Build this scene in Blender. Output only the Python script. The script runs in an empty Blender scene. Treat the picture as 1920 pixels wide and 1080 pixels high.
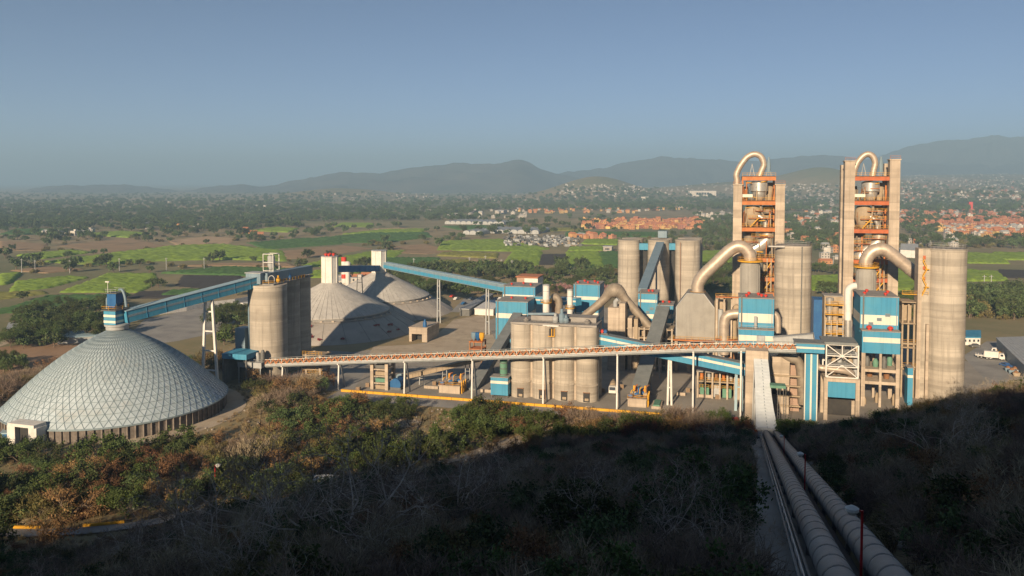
import bpy, math, random
import numpy as np
from mathutils import Vector, Matrix
R = math.radians
PI = math.pi
random.seed(7)
rng = np.random.default_rng(7)
scene = bpy.context.scene
col = scene.collection

# ---------------------------------------------------------------- camera, sky, sun, exposure
EYE = Vector((0, 0, 70.0)); YAW = R(15); PITCH = R(2.53); FPX = 1493.0; PPY = 406.0
cam_d = bpy.data.cameras.new('camera')
cam_d.sensor_width = 36.0
cam_d.lens = FPX / 1920 * 36.0
cam_d.shift_y = -(540 - PPY) / 1920
cam_d.clip_start = 0.5; cam_d.clip_end = 60000
cam = bpy.data.objects.new('camera', cam_d); col.objects.link(cam)
cam.location = EYE; cam.rotation_euler = (PI / 2 - PITCH, 0, YAW)
scene.camera = cam

SUN_EL = R(18.5)
world = bpy.data.worlds.new('World'); scene.world = world; world.use_nodes = True
wn = world.node_tree.nodes; wl = world.node_tree.links
sky = wn.new('ShaderNodeTexSky'); sky.sky_type = 'NISHITA'; sky.sun_disc = False
sky.sun_elevation = SUN_EL; sky.sun_rotation = R(188)
sky.altitude = 3000; sky.air_density = 0.5; sky.dust_density = 0.0; sky.ozone_density = 1.6
wl.new(sky.outputs[0], wn['Background'].inputs[0]); wn['Background'].inputs[1].default_value = 0.052
sun_d = bpy.data.lights.new('sun', 'SUN'); sun_d.energy = 5.0; sun_d.angle = R(1.2); sun_d.color = (1.0, 0.78, 0.53)
sun = bpy.data.objects.new('sun', sun_d); col.objects.link(sun)
sun.location = (0, -300, 400); sun.rotation_euler = (PI / 2 - SUN_EL, 0, R(-8))
vs = scene.view_settings; vs.view_transform = 'Standard'; vs.look = 'None'; vs.exposure = 0.97; vs.gamma = 1.0
vs.use_curve_mapping = False
scene.cycles.max_bounces = 5; scene.cycles.diffuse_bounces = 2; scene.cycles.glossy_bounces = 2
scene.cycles.transparent_max_bounces = 4; scene.cycles.volume_bounces = 0
scene.cycles.use_denoising = True

# ---------------------------------------------------------------- helpers: where a photographed point stands
cr = Vector((math.cos(YAW), math.sin(YAW), 0)); ch = Vector((-math.sin(YAW), math.cos(YAW), 0))
cf = ch * math.cos(PITCH) + Vector((0, 0, -math.sin(PITCH))); cu = ch * math.sin(PITCH) + Vector((0, 0, math.cos(PITCH)))
def ray(px, py): return cr * ((px - 960) / FPX) + cu * ((PPY - py) / FPX) + cf
def at(px, py, Y):
    d = ray(px, py); return EYE + d * (Y / d.y)
def gd(px, py, z=0.0):
    d = ray(px, py); return EYE + d * ((z - EYE.z) / d.z)
def proj(p):
    q = Vector(p) - EYE; w = q.dot(cf)
    return (960 + FPX * q.dot(cr) / w, PPY - FPX * q.dot(cu) / w) if w > 0 else (-9999, -9999)

# ---------------------------------------------------------------- helpers: things, parts, shapes
def tag(o, label=None, cat=None, group=None, kind=None):
    if label: o['label'] = label
    if cat: o['category'] = cat
    if group: o['group'] = group
    if kind: o['kind'] = kind
    return o
def thing(name, loc, label, cat, group=None, rz=0.0):
    o = bpy.data.objects.new(name, None); col.objects.link(o)
    o.location = loc; o.rotation_euler = (0, 0, rz); o.empty_display_size = 0.5
    return tag(o, label, cat, group)
def wpos(o):
    p = Vector((0, 0, 0))
    while o is not None: p = p + o.location; o = o.parent
    return p
def copy_tree(o, parent=None):
    c = o.copy(); col.objects.link(c); c.parent = parent
    for k in o.children: copy_tree(k, c)
    return c
class MB:
    def __init__(s): s.v = []; s.f = []; s.m = []
    def add(s, vs_, fs, mi=0):
        n = len(s.v); s.v.extend(tuple(p) for p in vs_)
        for f in fs: s.f.append(tuple(i + n for i in f)); s.m.append(mi)
        return s
    def box(s, x0, x1, y0, y1, z0, z1, mi=0):
        return s.add([(x0,y0,z0),(x1,y0,z0),(x1,y1,z0),(x0,y1,z0),(x0,y0,z1),(x1,y0,z1),(x1,y1,z1),(x0,y1,z1)],
                     [(0,3,2,1),(4,5,6,7),(0,1,5,4),(1,2,6,5),(2,3,7,6),(3,0,4,7)], mi)
    def prism(s, pts, y0, y1, mi=0):              # outline in x,z pushed along y
        n = len(pts)
        v = [(x, y0, z) for x, z in pts] + [(x, y1, z) for x, z in pts]
        f = [tuple(range(n)), tuple(range(2*n-1, n-1, -1))] + [(i, i+n, (i+1)%n+n, (i+1)%n) for i in range(n)]
        return s.add(v, f, mi)
    def slab(s, pts, z0, z1, mi=0):               # outline in x,y pushed along z
        n = len(pts)
        v = [(x, y, z0) for x, y in pts] + [(x, y, z1) for x, y in pts]
        f = [tuple(range(n-1, -1, -1)), tuple(range(n, 2*n))] + [(i, (i+1)%n, (i+1)%n+n, i+n) for i in range(n)]
        return s.add(v, f, mi)
    def lathe(s, cx, cy, prof, n=32, mi=0, a0=0.0):  # prof: (r, z) upwards
        v = []; f = []
        for r, z in prof:
            for k in range(n):
                a = a0 + 2*PI*k/n; v.append((cx + r*math.cos(a), cy + r*math.sin(a), z))
        for j in range(len(prof)-1):
            for k in range(n):
                a = j*n+k; b = j*n+(k+1)%n; f.append((a, b, b+n, a+n))
        f.append(tuple(range(n-1, -1, -1))); f.append(tuple(range((len(prof)-1)*n, len(prof)*n)))
        return s.add(v, f, mi)
    def cyl(s, cx, cy, z0, z1, r, n=24, mi=0): return s.lathe(cx, cy, [(r, z0), (r, z1)], n, mi)
    def tube(s, path, r, n=10, mi=0, caps=True):
        path = [Vector(p) for p in path]; rs = r if isinstance(r, (list, tuple)) else [r]*len(path)
        v = []; f = []; up = None
        for i, p in enumerate(path):
            t = (path[min(i+1, len(path)-1)] - path[max(i-1, 0)]).normalized()
            if up is None: up = t.orthogonal().normalized()
            up = (up - t*up.dot(t)); up = up.normalized() if up.length > 1e-6 else t.orthogonal().normalized()
            b = t.cross(up)
            for k in range(n):
                a = 2*PI*k/n; v.append(p + (up*math.cos(a) + b*math.sin(a))*rs[i])
        for i in range(len(path)-1):
            for k in range(n):
                a = i*n+k; c = i*n+(k+1)%n; f.append((a, c, c+n, a+n))
        if caps: f.append(tuple(range(n-1, -1, -1))); f.append(tuple(range((len(path)-1)*n, len(path)*n)))
        return s.add(v, f, mi)
    def beam(s, p, q, w, h=None, mi=0):           # square bar from p to q, w across, h upright
        p = Vector(p); q = Vector(q); h = h or w; t = (q-p).normalized()
        sd = t.cross(Vector((0,0,1)))
        sd = sd.normalized() if sd.length > 1e-4 else Vector((1,0,0))
        u = sd.cross(t).normalized()
        c = [(-1,-1),(1,-1),(1,1),(-1,1)]
        v = [p + sd*a*w/2 + u*b*h/2 for a, b in c] + [q + sd*a*w/2 + u*b*h/2 for a, b in c]
        return s.add(v, [(3,2,1,0),(4,5,6,7),(0,1,5,4),(1,2,6,5),(2,3,7,6),(3,0,4,7)], mi)
    def build(s, name, mat, parent=None, smooth=False, loc=None):
        base = wpos(parent) if parent is not None else Vector(loc if loc is not None else (0,0,0))
        me = bpy.data.meshes.new(name)
        me.from_pydata([(a-base.x, b-base.y, c-base.z) for a, b, c in s.v], [], s.f)
        for m_ in (mat if isinstance(mat, (list, tuple)) else [mat]): me.materials.append(m_)
        if any(s.m): me.polygons.foreach_set('material_index', s.m)
        if smooth: sm(me, smooth)
        me.update()
        o = bpy.data.objects.new(name, me); col.objects.link(o)
        if parent is not None: o.parent = parent
        elif loc is not None: o.location = loc
        return o
def sm(me, ang=True):
    me.polygons.foreach_set('use_smooth', [True]*len(me.polygons))
    lim = R(40) if ang is True else ang
    import bmesh
    bm = bmesh.new(); bm.from_mesh(me)
    for e in bm.edges:
        if len(e.link_faces) == 2 and e.calc_face_angle(0) > lim: e.smooth = False
    bm.to_mesh(me); bm.free()
_unit = {}
def unit(kind, mat):
    k = (kind, mat.name)
    if k not in _unit:
        m = MB()
        if kind == 'box': m.box(-.5,.5,-.5,.5,-.5,.5)
        else: m.cyl(0,0,-.5,.5,.5,14)
        me = bpy.data.meshes.new(kind+'_piece'); me.from_pydata(m.v, [], m.f); me.materials.append(mat)
        if kind != 'box': sm(me)
        _unit[k] = me
    return _unit[k]
def pbox(name, mat, parent, x0, x1, y0, y1, z0, z1):
    o = bpy.data.objects.new(name, unit('box', mat)); col.objects.link(o); o.parent = parent
    o.location = Vector(((x0+x1)/2,(y0+y1)/2,(z0+z1)/2)) - wpos(parent); o.scale = (abs(x1-x0),abs(y1-y0),abs(z1-z0)); return o
def pbar(name, mat, parent, p, q, w, h=None, kind='box'):
    p = Vector(p); q = Vector(q); t = q-p; L = t.length
    o = bpy.data.objects.new(name, unit(kind, mat)); col.objects.link(o); o.parent = parent
    o.location = (p+q)/2 - wpos(parent)
    o.rotation_mode = 'QUATERNION'
    x = t.normalized(); sd = Vector((0,0,1)).cross(x); sd = sd.normalized() if sd.length > 1e-4 else Vector((1,0,0))
    u = x.cross(sd)
    o.rotation_quaternion = Matrix((sd, u, x)).transposed().to_quaternion()   # local z along the bar
    o.scale = (w, h or w, L); return o
def arc(c, r, a0, a1, n, ax=Vector((1,0,0)), az=Vector((0,0,1))):
    c = Vector(c); return [c + ax*r*math.cos(R(a0+(a1-a0)*i/n)) + az*r*math.sin(R(a0+(a1-a0)*i/n)) for i in range(n+1)]
def smooth_path(pts, n=6):
    pts = [Vector(p) for p in pts]; out = []
    for i in range(len(pts)-1):
        p0 = pts[max(i-1,0)]; p1 = pts[i]; p2 = pts[i+1]; p3 = pts[min(i+2,len(pts)-1)]
        for k in range(n):
            t = k/n; out.append(.5*((2*p1)+(p2-p0)*t+(2*p0-5*p1+4*p2-p3)*t*t+(3*p1-p0-3*p2+p3)*t**3))
    return out+[pts[-1]]

# ---------------------------------------------------------------- materials
def mk(name, c1, c2=None, scale=1.0, rough=.8, metal=0.0, streak=0.0, bands=0.0, bandw=1.2, bump=0.0, island=0.0, objrand=0.0, lo=.35, hi=.65, stain=None, obj=False, spec=.3, coarse=None, lift=0.0):
    m = bpy.data.materials.new(name); m.use_nodes = True
    nt = m.node_tree; N = nt.nodes; L = nt.links; bs = N['Principled BSDF']
    bs.inputs['Roughness'].default_value = rough; bs.inputs['Metallic'].default_value = metal
    bs.inputs['Specular IOR Level'].default_value = spec
    c2 = c2 or tuple(x*.75 for x in c1)
    if obj: P = N.new('ShaderNodeTexCoord').outputs['Object']
    else: P = N.new('ShaderNodeNewGeometry').outputs['Position']
    def noise(sc, det=5, vec=None, rgh=.6):
        n = N.new('ShaderNodeTexNoise'); n.inputs['Scale'].default_value = sc; n.inputs['Detail'].default_value = det
        n.inputs['Roughness'].default_value = rgh; L.new(vec or P, n.inputs['Vector']); return n.outputs['Fac']
    def mapv(sx, sy, sz):
        a = N.new('ShaderNodeVectorMath'); a.operation = 'MULTIPLY'; a.inputs[1].default_value = (sx, sy, sz); L.new(P, a.inputs[0]); return a.outputs[0]
    def rng_(x, a, b, c=0.0, d=1.0):
        r = N.new('ShaderNodeMapRange'); L.new(x, r.inputs[0])
        for i, v in enumerate((a, b, c, d)): r.inputs[i+1].default_value = v
        return r.outputs[0]
    def mix(f, a, b, mode='MIX'):
        x = N.new('ShaderNodeMix'); x.data_type = 'RGBA'; x.blend_type = mode
        if isinstance(f, float): x.inputs[0].default_value = f
        else: L.new(f, x.inputs[0])
        for i, v in ((6, a), (7, b)):
            if isinstance(v, tuple): x.inputs[i].default_value = (*v, 1)
            else: L.new(v, x.inputs[i])
        return x.outputs[2]
    nf = noise(scale)
    c = mix(rng_(nf, lo, hi), c1, c2)
    if coarse: c = mix(rng_(noise(coarse[0], 4), .42, .6), c, coarse[1])
    if streak: c = mix(rng_(noise(1.0, 6, mapv(1.1, 1.1, .05)), .5, .75, 0, streak), c, tuple(x*.35 for x in c1))
    if bands:
        b = noise(1.0, 2, mapv(.015, .015, bandw))
        c = mix(rng_(b, .45, .62, 0, bands), c, tuple(x*.62 for x in c1))
    if lift:                                   # each concrete pour has a tone of its own
        sx = N.new('ShaderNodeSeparateXYZ'); L.new(P, sx.inputs[0])
        dv = N.new('ShaderNodeMath'); dv.operation = 'DIVIDE'; L.new(sx.outputs[2], dv.inputs[0]); dv.inputs[1].default_value = lift
        fl = N.new('ShaderNodeMath'); fl.operation = 'FLOOR'; L.new(dv.outputs[0], fl.inputs[0])
        wn_ = N.new('ShaderNodeTexWhiteNoise'); wn_.noise_dimensions = '1D'; L.new(fl.outputs[0], wn_.inputs['W'])
        hs = N.new('ShaderNodeHueSaturation'); L.new(rng_(wn_.outputs['Value'], 0, 1, .84, 1.1), hs.inputs['Value']); L.new(c, hs.inputs['Color']); c = hs.outputs[0]
        fr = N.new('ShaderNodeMath'); fr.operation = 'FRACT'; L.new(dv.outputs[0], fr.inputs[0])
        c = mix(rng_(fr.outputs[0], .07, .0, 0, .45), c, tuple(x*.45 for x in c1))
    if stain: c = mix(rng_(noise(stain[0], 6), .55, .7, 0, stain[2]), c, stain[1])
    if island:
        g = N.new('ShaderNodeNewGeometry'); h = N.new('ShaderNodeHueSaturation')
        L.new(rng_(g.outputs['Random Per Island'], 0, 1, 1-island, 1+island), h.inputs['Value']); L.new(c, h.inputs['Color']); c = h.outputs[0]
    if objrand:
        g = N.new('ShaderNodeObjectInfo'); h = N.new('ShaderNodeHueSaturation')
        L.new(rng_(g.outputs['Random'], 0, 1, 1-objrand, 1+objrand), h.inputs['Value'])
        L.new(rng_(g.outputs['Random'], 0, 1, .5-objrand*.07, .5+objrand*.05), h.inputs['Hue']); L.new(c, h.inputs['Color']); c = h.outputs[0]
    L.new(c, bs.inputs['Base Color'])
    if bump:
        b = N.new('ShaderNodeBump'); b.inputs['Strength'].default_value = bump; b.inputs['Distance'].default_value = .1
        L.new(noise(scale*4), b.inputs['Height']); L.new(b.outputs[0], bs.inputs['Normal'])
    return m
M = {}
M['silo']   = mk('silo_concrete', (.50,.445,.37), (.40,.355,.295), .12, .9, streak=.7, bands=.6, bandw=.55, lift=2.4, bump=.2, stain=(.09,(.25,.21,.17),.6))
M['conc']   = mk('warm_concrete', (.53,.44,.345), (.42,.345,.27), .3, .9, streak=.6, bands=.4, bandw=.6, lift=3.1, bump=.2)
M['cone']   = mk('roof_concrete', (.52,.50,.465), (.42,.405,.38), .35, .9, streak=.3, bump=.15, stain=(.15,(.36,.345,.32),.6))
M['skirt']  = mk('skirt_concrete', (.45,.41,.365), (.36,.33,.295), .12, .95, bump=.2, stain=(.2,(.22,.19,.16),.5))
M['greyc']  = mk('grey_concrete', (.30,.29,.27), (.22,.21,.20), .4, .9, streak=.3, bump=.2)
M['blue']   = mk('blue_cladding', (.05,.26,.43), (.07,.285,.43), .2, .55, streak=.4, stain=(.22,(.12,.25,.33),.5))
M['dblue']  = mk('deep_blue_paint', (.02,.10,.27), (.03,.13,.30), .4, .5, streak=.25)
M['bgrey']  = mk('blue_grey_sheet', (.17,.25,.31), (.21,.28,.33), .3, .5, streak=.3)
M['pale']   = mk('pale_blue_roof', (.34,.46,.52), (.28,.40,.46), .3, .45, streak=.2)
M['cream']  = mk('cream_stripe', (.72,.67,.57), (.64,.60,.52), .4, .6, streak=.25)
M['white']  = mk('white_paint', (.74,.72,.68), (.62,.60,.56), .5, .6, streak=.25)
M['lgrey']  = mk('light_grey_sheet', (.42,.43,.43), (.34,.35,.35), .4, .5, streak=.3)
M['roofg']  = mk('dusty_roof', (.33,.31,.29), (.25,.23,.21), .3, .85, bump=.2)
M['gal']    = mk('grey_gallery', (.22,.235,.235), (.17,.185,.185), .3, .6, streak=.3)
M['duct']   = mk('bare_metal_duct', (.56,.47,.38), (.43,.35,.28), .5, .45, .35, streak=.35, bands=.3, bandw=1.2)
M['rustd']  = mk('dusty_duct', (.34,.29,.23), (.25,.205,.16), .5, .6, .25, streak=.3)
M['alum']   = mk('bright_lagging', (.66,.64,.60), (.54,.52,.48), .8, .35, .6, streak=.25)
M['bag']    = mk('grey_filter_housing', (.34,.325,.295), (.285,.27,.245), .25, .75, streak=.35, stain=(.2,(.22,.205,.18),.5))
M['orange'] = mk('orange_paint', (.54,.19,.055), (.42,.14,.04), .6, .6, streak=.3)
M['rred']   = mk('red_oxide_beam', (.50,.135,.05), (.38,.10,.04), .5, .65, streak=.3)
M['yellow'] = mk('yellow_paint', (.72,.38,.03), (.62,.32,.03), .8, .6, streak=.2)
M['red']    = mk('red_vent', (.62,.05,.03), (.5,.05,.03), .8, .5)
M['dark']   = mk('dark_steel', (.035,.035,.037), (.05,.048,.045), .8, .7)  # steel parts; also dark fill standing for shade inside doorways and openings
M['steel']  = mk('mid_steel', (.16,.16,.155), (.12,.12,.115), .8, .6, .2)
M['rust']   = mk('rusty_steel', (.30,.15,.07), (.22,.11,.055), .9, .8, streak=.3)
M['sand']   = mk('sandy_machine', (.42,.33,.23), (.33,.26,.18), .7, .85, streak=.3)
M['green']  = mk('green_machine', (.10,.24,.17), (.14,.28,.2), .7, .7, streak=.3)
M['tyre']   = mk('tyre_rubber', (.02,.02,.02), (.03,.03,.03), 1, .9)
M['glass']  = mk('dark_glass', (.03,.04,.05), (.04,.05,.06), 1, .1, spec=.6)
M['panel']  = mk('dome_panel', (.55,.635,.68), (.46,.545,.59), .35, .38, .15, island=.06, objrand=.06, spec=.5, stain=(.2,(.48,.49,.47),.6))
M['bar']    = mk('dome_bar', (.25,.32,.36), (.30,.37,.40), .6, .5, .3)
M['dwall']  = mk('stained_base_wall', (.22,.19,.165), (.13,.11,.095), .8, .95, streak=.75, bump=.3)
M['asph']   = mk('yard_concrete', (.36,.33,.29), (.27,.25,.22), .07, .95, bump=.15, stain=(.12,(.19,.17,.15),.6))
M['road']   = mk('road_asphalt', (.33,.32,.30), (.25,.24,.23), .1, .95, bump=.15, stain=(.1,(.19,.185,.17),.5))
M['dirt']   = mk('pale_dirt', (.50,.42,.32), (.40,.325,.24), .15, 1, bump=.3, stain=(.2,(.2,.165,.12),.5))
M['lot']    = mk('ploughed_lot', (.36,.23,.14), (.30,.19,.115), .12, 1, bump=.3)
M['pipe']   = mk('painted_pipe', (.25,.24,.235), (.20,.19,.185), .6, .55, streak=.0, stain=(.5,(.36,.35,.34),.5))
M['cover']  = mk('white_ribbed_cover', (.66,.70,.72), (.58,.62,.64), .5, .45, .1, streak=.15)
M['brick']  = mk('pink_block_wall', (.42,.29,.22), (.36,.25,.19), .5, .9, bump=.2)
M['tile']   = mk('terracotta', (.50,.20,.10), (.42,.17,.09), .5, .9)

# ---------------------------------------------------------------- terrain
CP = [(-160,180,0),(-200,205,0),(-240,190,0),(-130,150,1.2),(-110,118,5),(-122,112,5),(-85,140,5),(-95,165,2),(-75,165,4),(-62,182,3),(-50,195,3),(-40,215,1.2),(-20,226,.6),(5,226,1.5),
 (6,40,49),(6.5,50,46),(8,100,32.6),(10,150,19),(11,190,8.4),(11.5,212,3),(11.5,224,1.2),
 (-20,50,44),(-20,100,30),(-20,150,16),(-20,190,6.5),(-50,60,33),(-50,100,21),(-60,140,9),(-40,170,9),(-90,60,21),(-90,95,12),(-140,60,12),(-140,95,6.5),(-200,60,8),(-200,120,3),(-300,100,0),(-300,0,10),(-220,160,0),
 (30,50,52),(30,100,40),(26,180,15),(30,210,5),(46,170,25),(58,200,17),(50,228,5),(70,120,47),(70,180,28),(85,222,10),(110,180,33),(130,240,8),(120,100,60),(150,150,45),(200,200,25),(200,265,0),(100,262,0),(70,250,1),(150,300,0),(300,300,0),
 (0,0,58),(-60,0,43),(60,0,74),(-280,-100,42),(-220,-100,54),(-165,-100,73),(-135,-100,81),(-115,-100,89),(-95,-100,98),(-78,-100,106),(-35,-100,114),(0,-100,116),(45,-100,118),(110,-100,126),(0,-300,150),(-200,-300,100),(200,-300,170),(0,-600,140),(-400,-300,60),(-400,-100,20),(400,-100,150),(400,-300,170),(400,150,60),(300,100,75),(400,300,0),
 (-60,245,0),(0,245,0),(40,243,.5),(-120,240,0),(-160,245,0),(-220,245,0),(-300,200,0),(-60,300,0),(40,300,0),(-200,330,0),(-350,330,0),(-100,350,0),(100,350,0),(200,350,0),(-400,50,4)]
_cp = np.array(CP, float)
_K = np.sqrt(((_cp[:,None,:2]-_cp[None,:,:2])**2).sum(-1)+4.0)
_W = np.linalg.solve(_K + 1e-6*np.eye(len(CP)), _cp[:,2])
def vnoise(x, y, s, seed=0):
    x = np.asarray(x)/s + seed*17.3; y = np.asarray(y)/s - seed*9.1
    xi = np.floor(x); yi = np.floor(y); fx = x-xi; fy = y-yi
    fx = fx*fx*(3-2*fx); fy = fy*fy*(3-2*fy)
    def h(a, b):
        t = np.sin(a*127.1+b*311.7)*43758.5453; return t-np.floor(t)
    return (h(xi,yi)*(1-fx)+h(xi+1,yi)*fx)*(1-fy)+(h(xi,yi+1)*(1-fx)+h(xi+1,yi+1)*fx)*fy
def sstep(a, b, x):
    t = np.clip((x-a)/(b-a), 0, 1); return t*t*(3-2*t)
def bump(x, y, cx, cy, rx, ry, h): return h*np.exp(-((x-cx)/rx)**2-((y-cy)/ry)**2)
def far_xy(px, depth):      # ground point at a pixel column and a camera depth
    p = EYE + (cr*((px-960)/FPX) + ch)*depth; return p.x, p.y
FARB = []
for px, dep, rx, ry, h in [(1555,3300,150,400,62),(1490,3450,170,400,30),(1640,3600,200,400,34),(1130,3300,170,400,58),(1080,3400,200,400,36),(1850,2600,330,200,26),(1400,3800,500,500,40),(640,3600,220,400,40)]:
    x, y = far_xy(px, dep); FARB.append((x, y, rx, ry, h))
_a, _b, _c, _d = at(1568,1080,43), at(1667,1080,43), at(1437,813,213), at(1456,813,213)
TB0 = ((_a.x+_b.x)/2, _a.z); TB1 = ((_c.x+_d.x)/2, _c.z)
def height(x, y):
    x = np.asarray(x, float); y = np.asarray(y, float)
    shp = np.broadcast(x, y).shape; xf = np.broadcast_to(x, shp).ravel(); yf = np.broadcast_to(y, shp).ravel()
    z = np.zeros(len(xf))
    near = (np.abs(xf) < 900) & (yf > -1200) & (yf < 420)
    if near.any():
        xn = np.clip(xf[near], -450, 450); yn = np.clip(yf[near], -700, 420)
        acc = np.zeros(len(xn))
        for i in range(0, len(xn), 20000):
            d = np.sqrt((xn[i:i+20000,None]-_cp[None,:,0])**2+(yn[i:i+20000,None]-_cp[None,:,1])**2+4.0); acc[i:i+20000] = d@_W
        hill = sstep(2, 12, acc)
        acc = acc + hill*((vnoise(xn,yn,14,1)-.5)*2.2+(vnoise(xn,yn,5,2)-.5)*.8) 
        ky = np.clip(yn, 8, 226); cx_ = np.interp(ky, [43,213], [TB0[0],TB1[0]]); cz_ = np.interp(ky, [8,43,213,226], [TB0[1]+9.0-1.75,TB0[1]-1.75,TB1[1]-1.75,.6]); kk = (1-sstep(3.4,8.0,np.abs(xn-cx_+.8)))*sstep(2,12,yn)*(1-sstep(216,226,yn)); acc = acc*(1-kk)+cz_*kk
        yard = sstep(220, 229, yn)*(1-sstep(40, 75, xn)) ; yard = np.maximum(yard, sstep(250, 290, yn)); yard = np.maximum(yard, sstep(34,30,np.hypot(xn+180,yn-200)))
        acc = acc*(1-yard)
        acc = np.maximum(acc, -0.0)*(1-sstep(600,900,np.abs(xf[near])))
        z[near] = acc
    far = ~near
    dep = xf*ch.x+yf*ch.y; lat = (xf*cr.x+yf*cr.y)/np.maximum(dep, 50)*FPX+960
    f = sstep(500, 900, dep)
    pass
    z += sstep(1700, 6000, dep)*sstep(900, 1900, lat)*125*np.where(dep>0,1,0)

    for b in FARB: z += bump(xf, yf, *b)
    return z.reshape(shp)
def H1(x, y): return float(height(np.array([x]), np.array([y]))[0])
def hits(pxs, pys, tmax=9000):      # where rays through pixels meet the terrain
    P = np.array([ray(a, b)[:] for a, b in zip(pxs, pys)]); E0 = np.array(EYE[:])
    t = np.full(len(P), 20.0); done = np.zeros(len(P), bool); lo = t.copy()
    while not done.all() and t.min() < tmax:
        q = E0+P*t[:,None]; under = q[:,2] < height(q[:,0], q[:,1])
        done |= under | (t > tmax)
        lo = np.where(done, lo, t); t = np.where(done, t, t*1.03+.5)
    hi = t
    for _ in range(12):
        mid = (lo+hi)/2; q = E0+P*mid[:,None]; u = q[:,2] < height(q[:,0], q[:,1]); hi = np.where(u, mid, hi); lo = np.where(u, lo, mid)
    q = E0+P*hi[:,None]; return q, hi < tmax*.98
def hit(px, py):
    q, ok = hits([px], [py]); return Vector(q[0])

def lines(segs):
    out = []
    for a, b, n in segs: out += list(np.linspace(a, b, n, endpoint=False))
    return np.array(out+[segs[-1][1]])
gx = lines([(-13500,-6000,20),(-6000,-1500,45),(-1500,-400,55),(-400,-220,36),(-220,140,150),(140,400,52),(400,1500,50),(1500,5000,45),(5000,13500,20)])
gy = lines([(-2500,-700,18),(-700,-120,40),(-120,20,40),(20,260,130),(260,420,40),(420,1500,60),(1500,6000,90),(6000,14500,24)])
GX, GY = np.meshgrid(gx, gy); GZ = height(GX, GY)
nx, ny = len(gx), len(gy)
idx = np.arange(nx*ny).reshape(ny, nx)
quads = np.stack([idx[:-1,:-1],idx[:-1,1:],idx[1:,1:],idx[1:,:-1]], -1).reshape(-1, 4)
def np_mesh(name, v, f, mat, smooth=False):
    v = np.asarray(v, np.float32); f = np.asarray(f, np.int32); k = f.shape[1]
    me = bpy.data.meshes.new(name); me.vertices.add(len(v)); me.vertices.foreach_set('co', v.ravel())
    me.loops.add(f.size); me.loops.foreach_set('vertex_index', f.ravel())
    me.polygons.add(len(f)); me.polygons.foreach_set('loop_start', np.arange(0, f.size, k, dtype=np.int32))
    for m_ in (mat if isinstance(mat, (list, tuple)) else [mat]): me.materials.append(m_)
    if smooth: me.polygons.foreach_set('use_smooth', np.ones(len(f), bool))
    me.update(calc_edges=True); me.validate(); return me
M['earth'] = mk('scrub_earth', (.36,.27,.16), (.22,.19,.10), .03, 1, bump=.5, stain=(.25,(.32,.22,.13),.7), coarse=(.0016,(.15,.16,.075)))
ground = bpy.data.objects.new('terrain', np_mesh('terrain', np.stack([GX,GY,GZ],-1).reshape(-1,3), quads, M['earth'], True)); col.objects.link(ground)
tag(ground, 'brown scrub covered ground of hillside and wide valley floor', None, kind='structure')

# ---------------------------------------------------------------- far mountains
M['mount'] = mk('dry_mountain', (.11,.105,.09), (.06,.065,.06), .004, 1, stain=(.006,(.13,.10,.075),.5))
M['mount2'] = mk('far_mountain', (.08,.085,.085), (.06,.066,.07), .003, 1)
def ridge(name, pts, depth, foot, mat, seed, label):
    px = np.linspace(pts[0][0], pts[-1][0], 220); py = np.interp(px, [p[0] for p in pts], [p[1] for p in pts])
    ker = np.array([1,2,3,2,1])/9; py = np.convolve(np.pad(py, 2, mode='edge'), ker, 'valid')
    py = py + (vnoise(px, px*0, 7, seed)-.5)*2.6 + (vnoise(px, px*0, 24, seed+1)-.5)*4
    M_ = 40; V = []
    for a, b in zip(px, py):
        zc = EYE.z + (340-b)/FPX*depth
        for j in range(M_):
            t = j/(M_-1)*2-1
            dep = depth+foot*t
            x, y = far_xy(a, dep)
            prof = (1-abs(t))**.85 if t < 0 else (1-t)
            lat = a/FPX*depth; mk_ = 1-abs(1-2*abs(t)); spur = 1+mk_*(.55*(vnoise(lat, dep, 420, seed+5)-.5)+.35*(vnoise(lat, dep, 170, seed+9)-.5)+.16*(vnoise(lat, dep, 70, seed+13)-.5))
            V.append((x, y, (zc+30)*prof*spur-30))
    n = len(px); id_ = np.arange(n*M_).reshape(n, M_)
    f = np.stack([id_[:-1,:-1],id_[1:,:-1],id_[1:,1:],id_[:-1,1:]], -1).reshape(-1, 4)
    o = bpy.data.objects.new(name, np_mesh(name, V, f, mat, True)); col.objects.link(o)
    tag(o, label, None, kind='structure')
ridge('mountain_ridge', [(-260,372),(-60,376),(0,372),(60,353),(130,347),(240,345),(300,353),(350,357),(400,349),(450,344),(490,351),(540,341),(600,329),(650,320),(700,325),(750,318),(820,308),(860,303),(905,307),(940,305),(965,298),(978,296),(992,303),(1012,318),(1050,326),(1100,336),(1160,348),(1240,362)], 5600, 1000, M['mount'], 3, 'hazy brown mountain ridge with a small peak across the middle')
ridge('distant_ridge', [(980,345),(1050,323),(1100,320),(1130,313),(1200,300),(1250,292),(1300,297),(1350,297),(1400,301),(1470,295),(1520,290),(1575,293),(1640,300),(1720,306),(1850,308),(2000,300),(2300,310)], 6600, 1000, M['mount2'], 11, 'faint blue distant ridge behind the two towers')
ridge('farthest_mountain', [(1500,330),(1580,308),(1640,294),(1700,274),(1760,262),(1800,259),(1850,253),(1885,256),(1920,255),(2050,270),(2200,302)], 7200, 1000, M['mount2'], 23, 'palest tall mountain fading into haze at the far right')
ridge('low_hill', [(470,378),(540,368),(600,352),(640,347),(690,356),(720,366),(760,376)], 4700, 700, M['mount'], 31, 'low dark hill in front of the long ridge')

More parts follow.
